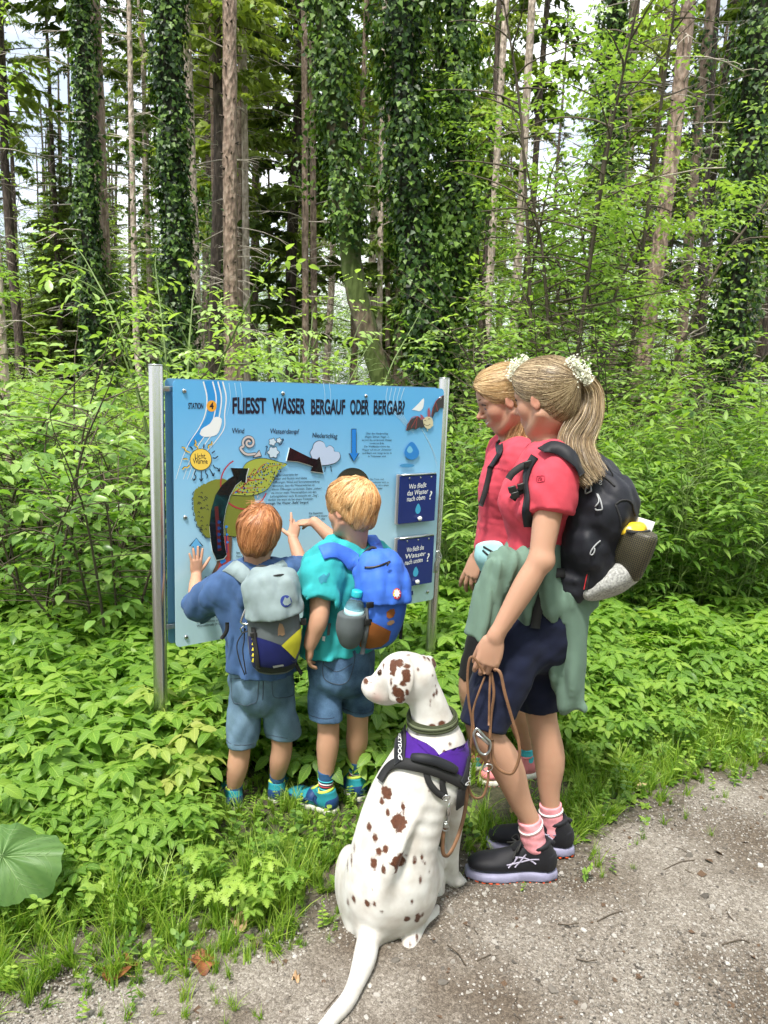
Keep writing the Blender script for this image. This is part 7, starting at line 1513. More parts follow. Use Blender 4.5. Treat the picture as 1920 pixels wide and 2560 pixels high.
h0, h1_ = hit(dog, *K3(610, 760)), hit(dog, *K3(840, 815)); hp_ = sdf_snap(dog, cr(hits(dog, [(600,745),(650,745),(720,762),(790,785),(835,812)], K3), 4), .016)
hp_[0] = sdf_snap(dog, hp_[:1], .004)[0]; hp_[-1] = sdf_snap(dog, hp_[-1:], .004)[0]
mb = MB(); mb.tube(hp_, cr(np.array([[.010, 0], [.014, 0], [.0145, 0], [.014, 0], [.010, 0]]), 4)[:, 0], 12, flat=.55, side=A(0, .2, 1)); mb.build('grab_handle', M['bag_black'], hn)
for pts in ([(672,815),(690,880),(725,925),(770,950)], [(765,840),(760,890),(775,945)]):
    strap_on(dog, pts, .019, .003, .006, None, K3).build('strap', M['web_black'], hn)
mb = MB(); ctr = hit(dog, *K3(785, 950))-A(0, .012, 0); mb.ring(ctr, .0105, .0022, A(1, 0, .2), A(-.1, -.3, 1)); mb.build('lead_ring', M['steel'], hn)
# ================================================================ the woman in front, holding the lead
P2 = lambda x, y, Y: at(*K2(x, y), Y)
w1 = empty('person', (*gnd(1140, 1862)[:2], 0), 'ponytailed woman in a coral tee and navy shorts holding the dog lead', 'person', 'women watching the boys')
FA = nrm(A(-.88, .47, 0)); LA = A(-FA[1], FA[0], 0)          # forward, her left (towards us)
ha = Head(P2(722, 425, 2.37), A(-.75, .64, -.20), A(-.20, .10, .97), .229)
nka = P2(790, 745, 2.385); sLa = P2(800, 905, 2.255); sRa = P2(705, 900, 2.54); pela = P2(725, 1930, 2.385)
eLa = P2(695, 1545, 2.175); wLa = P2(385, 2075, 2.165)
body = ha.ops()
body += [('u', Tube([ha.T(0, -.14, -.24), P2(745, 640, 2.38), nka+A(0, 0, -.02)], [.056, .052, .060]), .03), ('u', Tube([ha.T(.12, -.05, -.2), P2(770, 730, 2.36)], [.018, .02]), .03),
  ('u', Loft([(*(nka+A(0, 0, -.07)), .08, .045), (*P2(760, 950, 2.39), .155, .088), (*P2(720, 1200, 2.385), .135, .098), (*P2(690, 1520, 2.385), .118, .088), (*pela, .140, .105)], LA), .04),
  ('u', Cone(nka+A(0, 0, -.07), sLa, .04, .047), .04), ('u', Cone(nka+A(0, 0, -.07), sRa, .04, .047), .04),
  ('u', Tube([sLa, sLa*.5+eLa*.5+LA*.004, eLa], [.046, .0435, .0345]), .04), ('u', Tube([eLa, eLa*.7+wLa*.3, wLa*.6+eLa*.4, wLa], [.0345, .0375, .0325, .0235]), .015),
  ('u', Ell(eLa+FA*-.018+A(0, 0, -.004), [.018, .018, .018]), .03)]
sR2a, eRa, wRa = sRa, P2(600, 1520, 2.60), P2(480, 1950, 2.56)
body += [('u', Tube([sRa, eRa, wRa], [.048, .036, .026]), .04)]
hoA, tipsA, bbA = hand_ops(wLa, nrm(P3(1015, 210, 2.17)-wLa), nrm(A(.25, .95, .1)), .178, A(-1, 0, .2), [(.25, .5, .3), (.30, .6, .35), (.35, .65, .4), (.4, .7, .4)], .05, (.93, .30, .25), .25); body += hoA
hoR, _t, bbR = hand_ops(wRa, A(-.2, 0, -1), A(.2, -.9, 0), .175, A(-1, 0, 0), [(.4, .6, .4)]*4, .05); body += hoR
legsA = [(P3(1165, 110, 2.31), P3(985, 560, 2.225), P3(1275, 1135, 2.255)), (P3(1250, 110, 2.44), P3(1318, 540, 2.42), P3(1370, 1060, 2.395))]
for i, (hp, kn, an) in enumerate(legsA):
    cf = kn*.62+an*.38 + (nrm(A(.9, -.1, .5))*.012 if i == 0 else A(.012, 0, 0))
    body += [('u', Tube([hp, hp*.45+kn*.55, kn, cf, kn*.28+an*.72, an, an+A(.006, 0, -.06)], [.072, .060, .0525, .0535, .038, .0300, .030]), .03)]
sdf_ob('body', body, .0065, M['skin_woman'], w1, patches=[(ha.c-.155, ha.c+.155, .0034), (*bbA, .003)], attr=lambda V: {'red': ha.red(V)})
ha.eyes(w1, M['iris'], M['brow'])
mb = MB(); mb.ring(ha.T(.36, -.02, -.20), .0035, .0012, A(1, 0, 0), A(0, 0, 1), 10, 5); mb.build('earring', M['steel'], w1)
cuffA = sLa+(eLa-sLa)*.46; cuffR = sRa+(eRa-sRa)*.42
teeA = [('u', Tube([nka+A(0, 0, -.075), sLa+A(0, 0, .002), cuffA], [.05, .059, .0605]), 0), ('u', Tube([nka+A(0, 0, -.06), sRa+A(0, 0, .002), cuffR], [.05, .058, .060]), .02),
  ('s', Tube([sLa+(eLa-sLa)*.2, sLa+(eLa-sLa)*.7], [.044, .0565]), .004), ('s', SleeveCut(cuffA, nrm(eLa-sLa)+A(.16, 0, .0), .11), 0), ('s', SleeveCut(cuffR, eRa-sRa, .1), 0),
  ('u', Loft([(*(nka+A(0, 0, -.055)), .078, .052), (*P2(772, 925, 2.39), .150, .088), (*P2(735, 1100, 2.385), .140, .104), (*P2(705, 1300, 2.385), .122, .098), (*P2(685, 1520, 2.385), .118, .092), (*P2(700, 1720, 2.385), .138, .112), (*P2(710, 1850, 2.385), .146, .122)], LA), .05),
  ('u', Ell(P2(585, 1130, 2.33), [.055, .06, .065], FA, LA), .06), ('u', Ell(P2(560, 1120, 2.46), [.055, .06, .065], FA, LA), .06),
  ('d', Disp(Waves(.0062, 30, 62, (1, 1, .5), sharp=True)), 0), ('d', Disp(Waves(.003, 62, 64, (1, 1, .6), sharp=True)), 0),
  ('s', Cone(nka+A(0, 0, -.015), ha.T(0, -.1, -.1), .066, .075), .004), ('i', Half(P2(560, 1795, 2.2), nrm(A(-.12, 0, -1))), .004)]
teo = sdf_ob('tee_shirt', teeA, .005, M['tee_pink'], w1)
mb = MB(); c = [(672,968),(715,965),(722,972),(722,1000),(712,1008),(672,1008),(670,975),(672,968)]
P = sdf_snap(teeA, cr(hits(teeA, c, K2), 3), .001); mb.tube(P, .0011, 4, cap=False)
P = sdf_snap(teeA, cr(hits(teeA, [(682,1000),(684,980),(700,978),(705,988),(692,992),(712,1004)], K2), 3), .001); mb.tube(P, .0012, 4); mb.build('sleeve_emblem', mat('emblem_red', (.38, .02, .05), .7), teo)
shoA = [('u', Loft([(*(pela+A(0, 0, .09)), .132, .108), (*pela, .146, .122), (*(pela+A(0, 0, -.07)), .146, .118)], LA), 0)]
hemsA = [P3(996, 545, 2.228), P3(1306, 440, 2.425)]
for (hp, kn, an), hm, r in zip(legsA, hemsA, (.071, .073)): shoA.append(('u', Tube([hp+A(0, 0, .0), hp*.5+hm*.5, hm, hm+(hm-hp)*.15], [.096, .086, r, r]), .03))
shoA += [('d', Disp(Waves(.0042, 26, 71, (1.3, 1.3, .35), sharp=True)), 0), ('d', Disp(Waves(.0015, 110, 74)), 0)]
for (hp, kn, an), hm, r in zip(legsA, hemsA, (.071, .073)):
    d = nrm(nrm(hm-hp)*.7+A(0, 0, -.4)); shoA += [('s', SleeveCut(hm+d*.012, d, .12), 0), ('s', Cone(hm-d*.03, hm+d*.1, r-.018, r-.008), .002)]
sho = sdf_ob('shorts', shoA, .005, M['navy'], w1)
for (hp, kn, an), col, top in zip(legsA, ('sock_pink', 'sock_pink'), (.10, .10)):
    d = nrm(kn-an); s, so = sock(w1, an+A(.004, 0, -.055), an+d*.045, .040, .0395, M['sock_pink'])
    mb = MB(); x = nrm(np.cross(d, A(0, 1, 0))); y = np.cross(d, x); P = sdf_snap(so, np.array([an+d*.018+(x*math.cos(a)+y*math.sin(a))*.042 for a in np.linspace(0, 2*PI, 24)]), .0003); mb.tube(P, .004, 5, cap=False); mb.build('sock_stripe', M['sock_white'], s)
for (hp, kn, an), fw in zip(legsA, ((-1, -.05), (-.99, .06))):
    fw_ = nrm(A(*fw, 0)); heel = A(an[0], an[1], 0)-fw_*.292*.255; ps = parent_shoe(w1, heel)
    up_, T_ = sneaker(ps, heel, fw, .292, M['shoe_black'], M['sole_lilac'], M['sole_orange'], M['shoe_black'], M['shoe_black'], M['shoe_black'], M['lace_black'], sole_h=.15)
    shoe_lines(ps, up_, T_, M['stripe'], [[(.26, .26), (.38, .33), (.50, .38)], [(.22, .32), (.40, .29), (.58, .27)], [(.56, .22), (.50, .30), (.46, .38)], [(.48, .22), (.42, .30), (.38, .38)]], .005, 'side_stripe')
    mb = MB(); mb.tube([T_(.06, 0, .40), T_(.03, 0, .46)], .010, 8, flat=.4); mb.build('heel_tab', M['shoe_black'], ps)
# hair drawn back into a ponytail
def hair_back(hd, parent, m, tie, n, seed, seg=.017):
    ops = [('u', hd.E((0, -.075, .155), (.365, .455, .39)), 0), ('u', hd.E((0, .12, .26), (.285, .275, .255)), .1*hd.H), ('u', hd.E((0, -.24, -.15), (.265, .23, .265)), .12*hd.H)]
    ops.append(('s', hd.E((0, .47, -.03), (.40, .25, .36)), .05*hd.H))
    for q in (-1, 1): ops.append(('s', hd.E((.37*q, .065, -.19), (.13, .155, .20)), .05*hd.H))
    V, F = sdf_mesh(ops, .005); rng = np.random.default_rng(seed); ho = ob('hair', V, F, m, parent, attrs={'tint': np.full(len(V), .42)}); w = hd.T(*tie)
    R = sample_surface(V, F, int(n*1.25), rng, lambda C: .15+np.clip(((C-w)**2).sum(1)/.02, 0, 3))
    def flow(P, k):
        d = w-P; L = np.linalg.norm(d, axis=1, keepdims=True); return d/(L+1e-6)-hd.z*.35*np.clip(L/.15, 0, 1)*(1-k)
    v, f, t = strands(ops, R, flow, 9, seg, .0025, .0008, .07, rng=rng)
    # stop strands at the tie: fold points lying behind it onto it
    ob('hair_locks', v, f, m, ho, kind='stuff', attrs={'tint': t}); return ho, ops
hairA, hopA = hair_back(ha, w1, M['hair_ash'], (.0, -.62, .17), 4200, 21)
def tail_locks(parent, m, P, wid, depth, n, seed, name='ponytail', side=A(1, 0, 0), tips=.12):
    rng = np.random.default_rng(seed); C = cr(np.column_stack([P, wid, depth]), 5); mlen = len(C); a = rng.uniform(0, 2*PI, n); r = np.sqrt(rng.uniform(0, 1, n)); sh = rng.normal(size=(n, 2))*tips
    ends = rng.uniform(.8, 1.0, n); ph = rng.uniform(0, 6.3, (n, 2)); X = np.zeros((n, mlen, 3)); T = np.gradient(C[:, :3], axis=0); T /= np.linalg.norm(T, axis=1)[:, None]
    for i in range(mlen):
        s = nrm(np.cross(T[i], A(0, 1, 0))); d = np.cross(s, T[i]); k = i/(mlen-1)
        ox = np.cos(a)*r+sh[:, 0]*k*k+.10*np.sin(ph[:, 0]+k*5); oy = np.sin(a)*r+sh[:, 1]*k*k+.10*np.sin(ph[:, 1]+k*4)
        X[:, i] = C[i, :3]+s*(ox*C[i, 3])[:, None]+d*(oy*C[i, 4])[:, None]
    t = np.linspace(0, 1, mlen)[None]*ends[:, None]*(mlen-1); i0 = np.minimum(t.astype(int), mlen-2); fr = (t-i0)[..., None]; ar = np.arange(n)[:, None]
    X = X[ar, i0]*(1-fr)+X[ar, i0+1]*fr
    v, f, tt = lock_mesh(X, rng.uniform(.6, 1.3, n)*.0010, rng.uniform(0, 1, n)); return ob(name, v, f, m, parent, kind='stuff', attrs={'tint': tt})
tail_locks(w1, M['hair_ash'], np.array([P2(915, 312, 2.335), P2(985, 310, 2.34), P2(1040, 400, 2.345), P2(1015, 560, 2.32), P2(945, 720, 2.28), P2(985, 870, 2.225), P2(1085, 1010, 2.18)]), [.018, .026, .036, .044, .048, .042, .030], [.02, .025, .032, .036, .034, .028, .02], 2300, 5, tips=.30)
core = [('u', Tube([P2(915, 312, 2.335), P2(985, 310, 2.34), P2(1040, 400, 2.345), P2(1010, 560, 2.34), P2(960, 700, 2.33)], [.02, .024, .03, .036, .02]), 0)]
sdf_ob('ponytail_core', core, .006, M['hair_ash'], hairA, attr=lambda V: {'tint': np.full(len(V), .5)})
mb = MB(); tc_ = P2(940, 312, 2.335); mb.ring(tc_, .021, .006, nrm(A(.3, .2, 1)), A(0, 1, 0), 18, 6); mb.build('hair_tie', M['web_black'], hairA)
def blossom(name, c, ax, r, n, label, seed, spread=(1, .55, 1)):
    rng = np.random.default_rng(seed); e = empty(name, c, label, 'flower'); mb = MB()
    for _ in range(n):
        o = rng.normal(size=3)*np.array(spread)*r*.45; o = o if np.linalg.norm(o) < r else nrm(o)*r
        p = c+ax[0]*o[0]+ax[1]*o[1]+ax[2]*o[2]; nn = nrm(rng.normal(size=3)+A(0, -1, .6)); x = nrm(np.cross(nn, A(.3, .5, .8))); y = np.cross(nn, x); q = rng.uniform(0, 6); s = .0036
        V = [p+nn*.0008]+[p+s*(1.25 if k % 2 == 0 else .45)*(x*math.cos(q+k*PI/5)+y*math.sin(q+k*PI/5))+nn*(.0006 if k % 2 == 0 else 0) for k in range(10)]
        mb.add(V, [(0, 1+k, 1+(k+1) % 10) for k in range(10)])
    mb.build('blossoms', M['flower'], e, kind='stuff'); mb = MB()
    for _ in range(14):
        o = rng.normal(size=3)*np.array(spread)*r*.4; mb.tube([c-ax[2]*r*.8, c+ax[0]*o[0]*.6+ax[1]*o[1]*.6, c+ax[0]*o[0]+ax[1]*o[1]+ax[2]*o[2]], .0006, 4)
    mb.build('stalks', M['stem_green'], e, kind='stuff'); return e
axf = (A(.75, 0, -.66), A(0, 1, 0), A(.66, 0, .75))
eA = blossom('elderflower', P2(962, 240, 2.295), axf, .050, 560, 'cream elderflower tucked in at the ponytail of the woman with the lead', 3, (1.25, .5, .55))
mb = MB(); mb.tube(cr([P2(945, 330, 2.315), P2(925, 420, 2.30), P2(885, 540, 2.30)], 5), .0011, 5); mb.build('long_stalk', M['stem_green'], eA)

# ---------------------------------------------------------------- her black rucksack
ka = empty('rucksack', P2(1010, 1790, 2.30), 'black hiking rucksack with a mesh pocket worn by the woman holding the lead', 'backpack')
BA = -FA
bagA = [('u', Loft([(*P2(1005, 940, 2.33), .085, .050), (*P2(1065, 1060, 2.325), .106, .072), (*P2(1085, 1230, 2.32), .118, .084), (*P2(1062, 1410, 2.32), .122, .086), (*P2(1020, 1580, 2.325), .118, .076), (*P2(970, 1695, 2.33), .100, .050)], LA, p=2.7), 0),
        ('u', Ell(P2(1215, 1180, 2.27), [.055, .105, .085], BA, LA), .035), ('d', Disp(Waves(.0062, 30, 81, (1, 1, .6), sharp=True)), 0), ('d', Disp(Waves(.0018, 100, 82)), 0)]
bm_ = creases(cloth('ripstop', (.012, .013, .019), rough=.55, bump=.3, bscale=600), .7, 12., .012); sdf_ob('body', bagA, .006, bm_, ka)
pocket_m = mat('mesh_pocket', (.015, .014, .018), .5); N, L, b = nodes_of(pocket_m)
tc = N.new('ShaderNodeTexCoord'); sp = N.new('ShaderNodeSeparateXYZ'); mp = N.new('ShaderNodeMapping'); mp.inputs['Rotation'].default_value = (.1, -.35, .5); L.new(tc.outputs['Object'], mp.inputs[0]); L.new(mp.outputs[0], sp.inputs[0]); acc = None
for ax_ in ('X', 'Z'):
    f1 = N_new(N, 'ShaderNodeMath', operation='MULTIPLY'); L.new(sp.outputs[ax_], f1.inputs[0]); f1.inputs[1].default_value = 170
    f2 = N_new(N, 'ShaderNodeMath', operation='FRACT'); L.new(f1.outputs[0], f2.inputs[0]); f3 = N_new(N, 'ShaderNodeMath', operation='LESS_THAN'); L.new(f2.outputs[0], f3.inputs[0]); f3.inputs[1].default_value = .14
    if acc is None: acc = f3
    else:
        f4 = N_new(N, 'ShaderNodeMath', operation='MAXIMUM'); L.new(acc.outputs[0], f4.inputs[0]); L.new(f3.outputs[0], f4.inputs[1]); acc = f4
mxp = N.new('ShaderNodeMix'); mxp.data_type = 'RGBA'; L.new(acc.outputs[0], mxp.inputs[0]); mxp.inputs[6].default_value = (.014, .013, .016, 1); mxp.inputs[7].default_value = (.15, .13, .05, 1); L.new(mxp.outputs[2], b.inputs['Base Color'])
pkA = [('u', Loft([(*P2(1335, 1345, 2.225), .105, .048), (*P2(1310, 1440, 2.23), .100, .048), (*P2(1285, 1545, 2.24), .082, .038), (*P2(1265, 1580, 2.26), .055, .020)], nrm(LA*.75+A(.55, 0, .05))), 0), ('u', Ell(P2(1180, 1470, 2.27), [.10, .05, .045], nrm(A(.9, -.2, .25)), LA), .03), ('i', Half(P2(1340, 1335, 2.2), nrm(A(.1, 0, 1))), .003)]
sdf_ob('mesh_pocket', pkA, .005, pocket_m, ka)
gr = [('u', Loft([(*P2(1385, 1440, 2.285), .06, .03), (*P2(1290, 1600, 2.28), .098, .052), (*P2(1165, 1675, 2.285), .102, .056), (*P2(1050, 1745, 2.30), .095, .038)], LA), 0), ('d', Disp(Waves(.002, 60, 85)), 0)]
sdf_ob('base_panel', gr, .005, mat('heather_grey', (.36, .36, .345), .85, var=.35, vscale=170, bump=.4, bscale=500), ka)
mb = MB(); P = sdf_snap(pkA, np.array([P2(1240, 1345, 2.16), P2(1330, 1352, 2.15), P2(1420, 1335, 2.17), P2(1452, 1325, 2.2)]), .001); mb.tube(cr(P, 4), .0042, 6); mb.build('pocket_hem', M['web_black'], ka)
for pts in ([(1010,1085),(1018,1090),(1050,1078),(1052,1068),(1040,1018),(1058,1012),(1030,1030),(1010,1065),(1012,1082)], [(1080,1190),(1085,1200),(1118,1200),(1124,1185),(1105,1130),(1085,1095),(1100,1150),(1078,1180)], [(1110,1410),(1075,1440),(1050,1470),(1038,1500),(1052,1508),(1065,1485),(1062,1465)]):
    mb = MB(); P = hits(bagA, pts, K2); mb.tube(sdf_snap(bagA, cr(P, 3), .005, 3), .0022, 6); mb.build('zip_pull', M['grey_print'], ka)
mb = MB()
for pts in ([(1000,1010),(1080,960),(1150,985),(1210,1040)], [(1210,1165),(1260,1135),(1320,1150),(1350,1240)], [(1210,1165),(1240,1240),(1250,1330)]):
    P = sdf_snap(bagA, cr(hits(bagA, pts, K2), 4), .001); mb.tube(P, .003, 6)
mb.build('zip', M['web_black'], ka)
mb = MB(); P = sdf_snap(bagA, cr(hits(bagA, [(1100,1002),(1112,1000),(1115,1010),(1100,1018),(1108,1028),(1120,1022)], K2), 3), .0012); mb.tube(P, .0013, 4); mb.build('logo', M['white'], ka)
patch_on(bagA, [(1018,1625),(1040,1628),(1022,1755),(995,1752)], .003, K2).build('side_label', M['black_print'], ka); patch_on(bagA, [(1018,1640),(1024,1640),(1002,1748),(995,1748)], .0045, K2).build('label_stripe', M['red_print'], ka)
SA = teeA+bagA
strap_on(SA, [(700,800),(770,770),(850,790),(920,860),(975,960)], .042, .004, .004, None, K2).build('shoulder_strap', M['bag_black'], ka)
strap_on(teeA, [(660,835),(610,930),(600,1050),(600,1180),(610,1310)], .030, .004, .004, None, K2).build('shoulder_strap', M['bag_black'], ka)
for pts, w in (([(640,872),(560,905),(500,950),(472,990)], .022), ([(610,1050),(540,1080),(500,1130)], .022)):
    P = np.array([P2(x, y, 2.24) for x, y in pts]); mb = MB(); mb.add(*strip(P, np.tile(A(-.3, -1, .2), (len(P), 1)), w, .002)); mb.build('chest_strap', M['web_black'], ka)
for x, y in ((610, 885), (565, 1040), (520, 1100), (500, 1060)): mb = MB(); mb.box(P2(x, y, 2.232), (.012, .005, .010), nrm(A(.9, 0, .3)), A(0, 1, 0), nrm(A(-.3, 0, .9)), bev=.002); mb.build('buckle', M['plastic_black'], ka)
for pts in ([(1075,950),(1130,960),(1165,1000),(1195,965),(1150,890)], [(985,915),(1010,935),(1020,910)]):
    mb = MB(); mb.tube(cr([P2(x, y, 2.22) for x, y in pts], 5), .0022, 5); mb.build('cord', M['web_black'], ka)
strap_on(teeA+shoA, [(880,1650),(760,1650),(700,1800),(650,2020)], .030, .003, .010, None, K2).build('hip_belt', M['web_black'], ka)
P = np.array([P2(500, 1680, 2.25), P2(440, 1710, 2.245), P2(395, 1715, 2.25)]); mb = MB(); mb.add(*strip(P, np.tile(A(-.3, -1, .2), (3, 1)), .036, .003)); mb.build('hip_belt', M['web_black'], ka)
cn = empty('card', P2(1355, 1330, 2.235), 'white card and yellow wrapper sticking out of the black rucksack mesh pocket', 'packet')
mb = MB(); mb.box(P2(1365, 1320, 2.245), (.045, .002, .03), nrm(A(.95, -.1, -.25)), nrm(A(.1, 1, 0)), nrm(A(.25, 0, .95)), bev=.0015); mb.build('white_card', M['white'], cn)
yo = [('u', Ell(P2(1315, 1335, 2.215), [.046, .025, .017], A(1, 0, .05)), 0), ('d', Disp(Waves(.004, 90, 6, sharp=True)), 0)]; sdf_ob('yellow_wrapper', yo, .004, mat('yellow_wrap', (.85, .55, .02), .35), cn)

# ---------------------------------------------------------------- sage jersey tied round the waist
je = empty('jersey', P2(700, 1700, 2.38), 'sage-green jersey tied by its sleeves round the waist of the woman with the lead', 'jersey')
wst = [(*P2(690, 1560, 2.385), .138, .112), (*P2(705, 1690, 2.385), .155, .128), (*P2(715, 1780, 2.385), .158, .132)]
jr = [('u', Loft(wst, LA), 0), ('u', Loft([(*P2(830, 1680, 2.33), .095, .05), (*P2(858, 1900, 2.315), .078, .040), (*P3(1445, 100, 2.305), .058, .034), (*P3(1480, 320, 2.30), .047, .028), (*P3(1478, 440, 2.30), .034, .022)], nrm(A(.80, -.25, .15))), .04),
  ('d', Disp(lambda P: (.009*np.sin(((P@nrm(A(.9, -.3, -.12)).astype(np.float32))*85)+3*np.sin(P[:, 2]*7))).astype(np.float32)), 0), ('d', Disp(Waves(.008, 34, 91, (1, 1, .35), sharp=True)), 0),
  ('s', Loft([(*P2(690, 1500, 2.385), .122, .095), (*P2(705, 1690, 2.385), .140, .113), (*P2(715, 1900, 2.385), .150, .122)], LA), .004)]
sdf_ob('jersey_body', jr, .006, M['sage'], je)
sl = [('u', Tube([P2(640, 1560, 2.26), P2(540, 1560, 2.25), P2(450, 1565, 2.245)], [.034, .03, .026]), 0), ('u', Ell(P2(425, 1560, 2.245), [.030, .028, .036], A(.8, 0, -.5)), .02),
  ('u', Loft([(*P2(420, 1590, 2.24), .026, .02), (*P2(360, 1720, 2.235), .036, .02), (*P2(320, 1900, 2.235), .040, .02), (*P2(285, 2075, 2.235), .040, .018)], nrm(A(1, -.2, .2))), .02),
  ('u', Loft([(*P2(440, 1600, 2.24), .024, .02), (*P2(520, 1660, 2.24), .036, .018), (*P2(560, 1720, 2.245), .04, .014)], nrm(A(.5, -.1, .9))), .02),
  ('i', Half(P2(285, 2085, 2.2), nrm(A(-.25, 0, -1))), .004), ('d', Disp(Waves(.007, 60, 94, (1.4, 1, .25), sharp=True)), 0)]
sdf_ob('tied_sleeve', sl, .0045, M['sage'], je)

# ---------------------------------------------------------------- dog lead in her hand
ld = empty('dog_lead', P3(1030, 250, 2.18), 'tan leather dog lead looped in the hand of the woman and clipped to the dog', 'lead')
hb = P3(1030, 262, 2.165)
def lead(pts, w=.0105, nrmv=(.1, -1, .1)):
    P = np.array([P3(x, y, Y) for x, y, Y in pts]); P = cr(P, 3); mb = MB(); mb.add(*strip(P, np.tile(nrm(A(*nrmv)), (len(P), 1)), w*.75, .0016, 2)); mb.build('strap', M['leather'], ld)
lead([(1000,275,2.15),(930,180,2.14),(905,260,2.14),(910,420,2.14),(930,560,2.145),(920,700,2.14),(905,850,2.13),(930,950,2.12),(985,955,2.12),(1015,880,2.125),(1022,780,2.13)])
lead([(1035,270,2.155),(1050,380,2.15),(1035,500,2.15),(1028,620,2.145),(1020,760,2.135)], .012)
lead([(1030,275,2.15),(1025,400,2.14),(1022,560,2.14)], .009); lead([(1050,250,2.16),(1085,270,2.15),(1110,380,2.14),(1150,520,2.14),(1185,640,2.14),(1190,740,2.14),(1150,825,2.14),(1080,805,2.14),(1045,740,2.14),(1040,640,2.145)], .013)
lead([(1000,290,2.15),(965,380,2.14),(935,480,2.14),(940,590,2.14)], .008)
lead([(905,850,2.13),(900,960,2.12),(880,1080,2.10),(845,1190,2.075),(800,1275,2.05),(770,1268,2.035),(768,1180,2.035),(778,1120,2.04)], .016)
cb = empty('carabiner', P3(990, 650, 2.13), 'larger alloy snap hook hanging from the lead below her hand', 'carabiner')
mb = MB(); mb.tube(cr([P3(x, y, 2.125) for x, y in [(945,590),(940,620),(965,700),(1000,722),(1025,700),(1030,655),(1000,625),(960,580),(945,590)]], 4), .0042, 8, cap=False); mb.build('hook_body', M['alu'], cb)
mb = MB(); mb.tube([P3(955, 605, 2.118), P3(1022, 665, 2.118)], .0045, 8); mb.build('gate', M['steel'], cb)
rg = empty('lead_ring', P3(1015, 795, 2.125), 'steel ring on the lead hanging below the snap hook', 'ring'); mb = MB(); mb.ring(P3(1015, 795, 2.12), .0150, .0022, A(1, 0, .1), A(0, -.3, 1), 24, 6); mb.build('ring_wire', M['steel'], rg)
cc_ = empty('carabiner', P3(785, 1040, 2.03), 'silver snap hook joining the lead to the dog harness', 'carabiner')
mb = MB(); mb.tube(cr([P3(x, y, 2.03) for x, y in [(770,945),(762,1000),(764,1060),(775,1092),(795,1090),(803,1040),(806,980),(795,945),(770,945)]], 4), .0042, 8, cap=False); mb.build('hook_body', M['alu'], cc_)
mb = MB(); mb.tube([P3(800, 985, 2.024), P3(795, 1060, 2.024)], .0052, 8); mb.build('gate', M['steel'], cc_)
mb = MB(); mb.lathe(P3(783, 1110, 2.03), [(.006, -.008), (.008, -.006), (.008, .006), (.006, .008)], A(1,0,0), A(0,1,0), A(0,0,1), 12); mb.ring(P3(783, 1130, 2.03), .010, .0025, A(1, 0, 0), A(0, -.2, 1)); mb.build('swivel', M['alu'], cc_)

# ================================================================ the second woman
w2 = empty('person', (*gnd(1060, 1680)[:2], 0), 'smiling blonde woman in dark leggings, partly behind the woman with the lead', 'person', 'women watching the boys')
FB = nrm(A(-.97, .22, 0)); LB = A(-FB[1], FB[0], 0)
hb_ = Head(P2(440, 432, 2.76), A(-.90, .06, -.40), A(-.40, -.02, .90), .230)
nkb = P2(520, 735, 2.80); sLb = P2(560, 850, 2.66); sRb = P2(450, 800, 2.93); pelb = P2(440, 1800, 2.80)
eRb = P2(400, 1270, 2.92); wRb = P2(272, 1505, 2.80); eLb = P2(620, 1350, 2.66); wLb = P2(600, 1700, 2.62)
body = hb_.ops(smile=True)
body += [('u', Tube([hb_.T(0, -.14, -.22), P2(500, 640, 2.79), nkb+A(0, 0, -.02)], [.054, .050, .060]), .03),
  ('u', Loft([(*(nkb+A(0, 0, -.07)), .08, .045), (*P2(500, 930, 2.80), .150, .085), (*P2(480, 1180, 2.80), .130, .090), (*P2(450, 1450, 2.80), .115, .085), (*pelb, .14, .105)], LB), .04),
  ('u', Cone(nkb+A(0, 0, -.03), sLb, .045, .047), .04), ('u', Cone(nkb+A(0, 0, -.03), sRb, .045, .047), .04),
  ('u', Tube([sRb, sRb*.5+eRb*.5, eRb], [.047, .044, .036]), .04), ('u', Tube([eRb, eRb*.6+wRb*.4, wRb], [.036, .036, .0235]), .015), ('u', Tube([sLb, eLb, wLb], [.047, .036, .024]), .03)]
hoB, tB, bbB = hand_ops(wRb, nrm(P2(195, 1690, 2.80)-wRb), nrm(A(.6, .6, -.2)), .178, A(-.6, -.2, .6), [(.10, .25, .2), (.2, .35, .25), (.3, .45, .3), (.35, .5, .35)], .14, (.85, .35, .35), .3); body += hoB
hoB2, _t, _b = hand_ops(wLb, A(-.1, 0, -1), A(.2, .9, 0), .17, A(-1, 0, 0), [(.4, .6, .4)]*4, .05); body += hoB2
legsB = [(P2(470, 1900, 2.73), P3(1120, 330, 2.72), P3(1236, 690, 2.90)), (P2(400, 1900, 2.87), P3(925, 340, 2.84), P3(955, 730, 2.96))]
for hp, kn, an in legsB: body += [('u', Tube([hp, hp*.45+kn*.55, kn, kn*.62+an*.38+A(.01, 0, 0), kn*.25+an*.75, an, an+A(0, 0, -.06)], [.08, .070, .052, .052, .036, .030, .034]), .03)]
def redB(V): return {'red': hb_.red(V)}
sdf_ob('body', body, .007, M['skin_woman'], w2, patches=[(hb_.c-.155, hb_.c+.155, .0034), (*bbB, .003)], attr=redB)
hb_.eyes(w2, M['iris'], M['brow'])
mb = MB(); V0 = [hb_.T(.085, .345, -.262), hb_.T(.03, .385, -.272), hb_.T(-.03, .385, -.272), hb_.T(-.085, .345, -.262)]; mb.tube(cr(V0, 4), .0042, 6); mb.build('teeth', M['white'], w2)
hairB, hopB = hair_back(hb_, w2, M['hair_blond'], (.0, -.62, .17), 3200, 33)
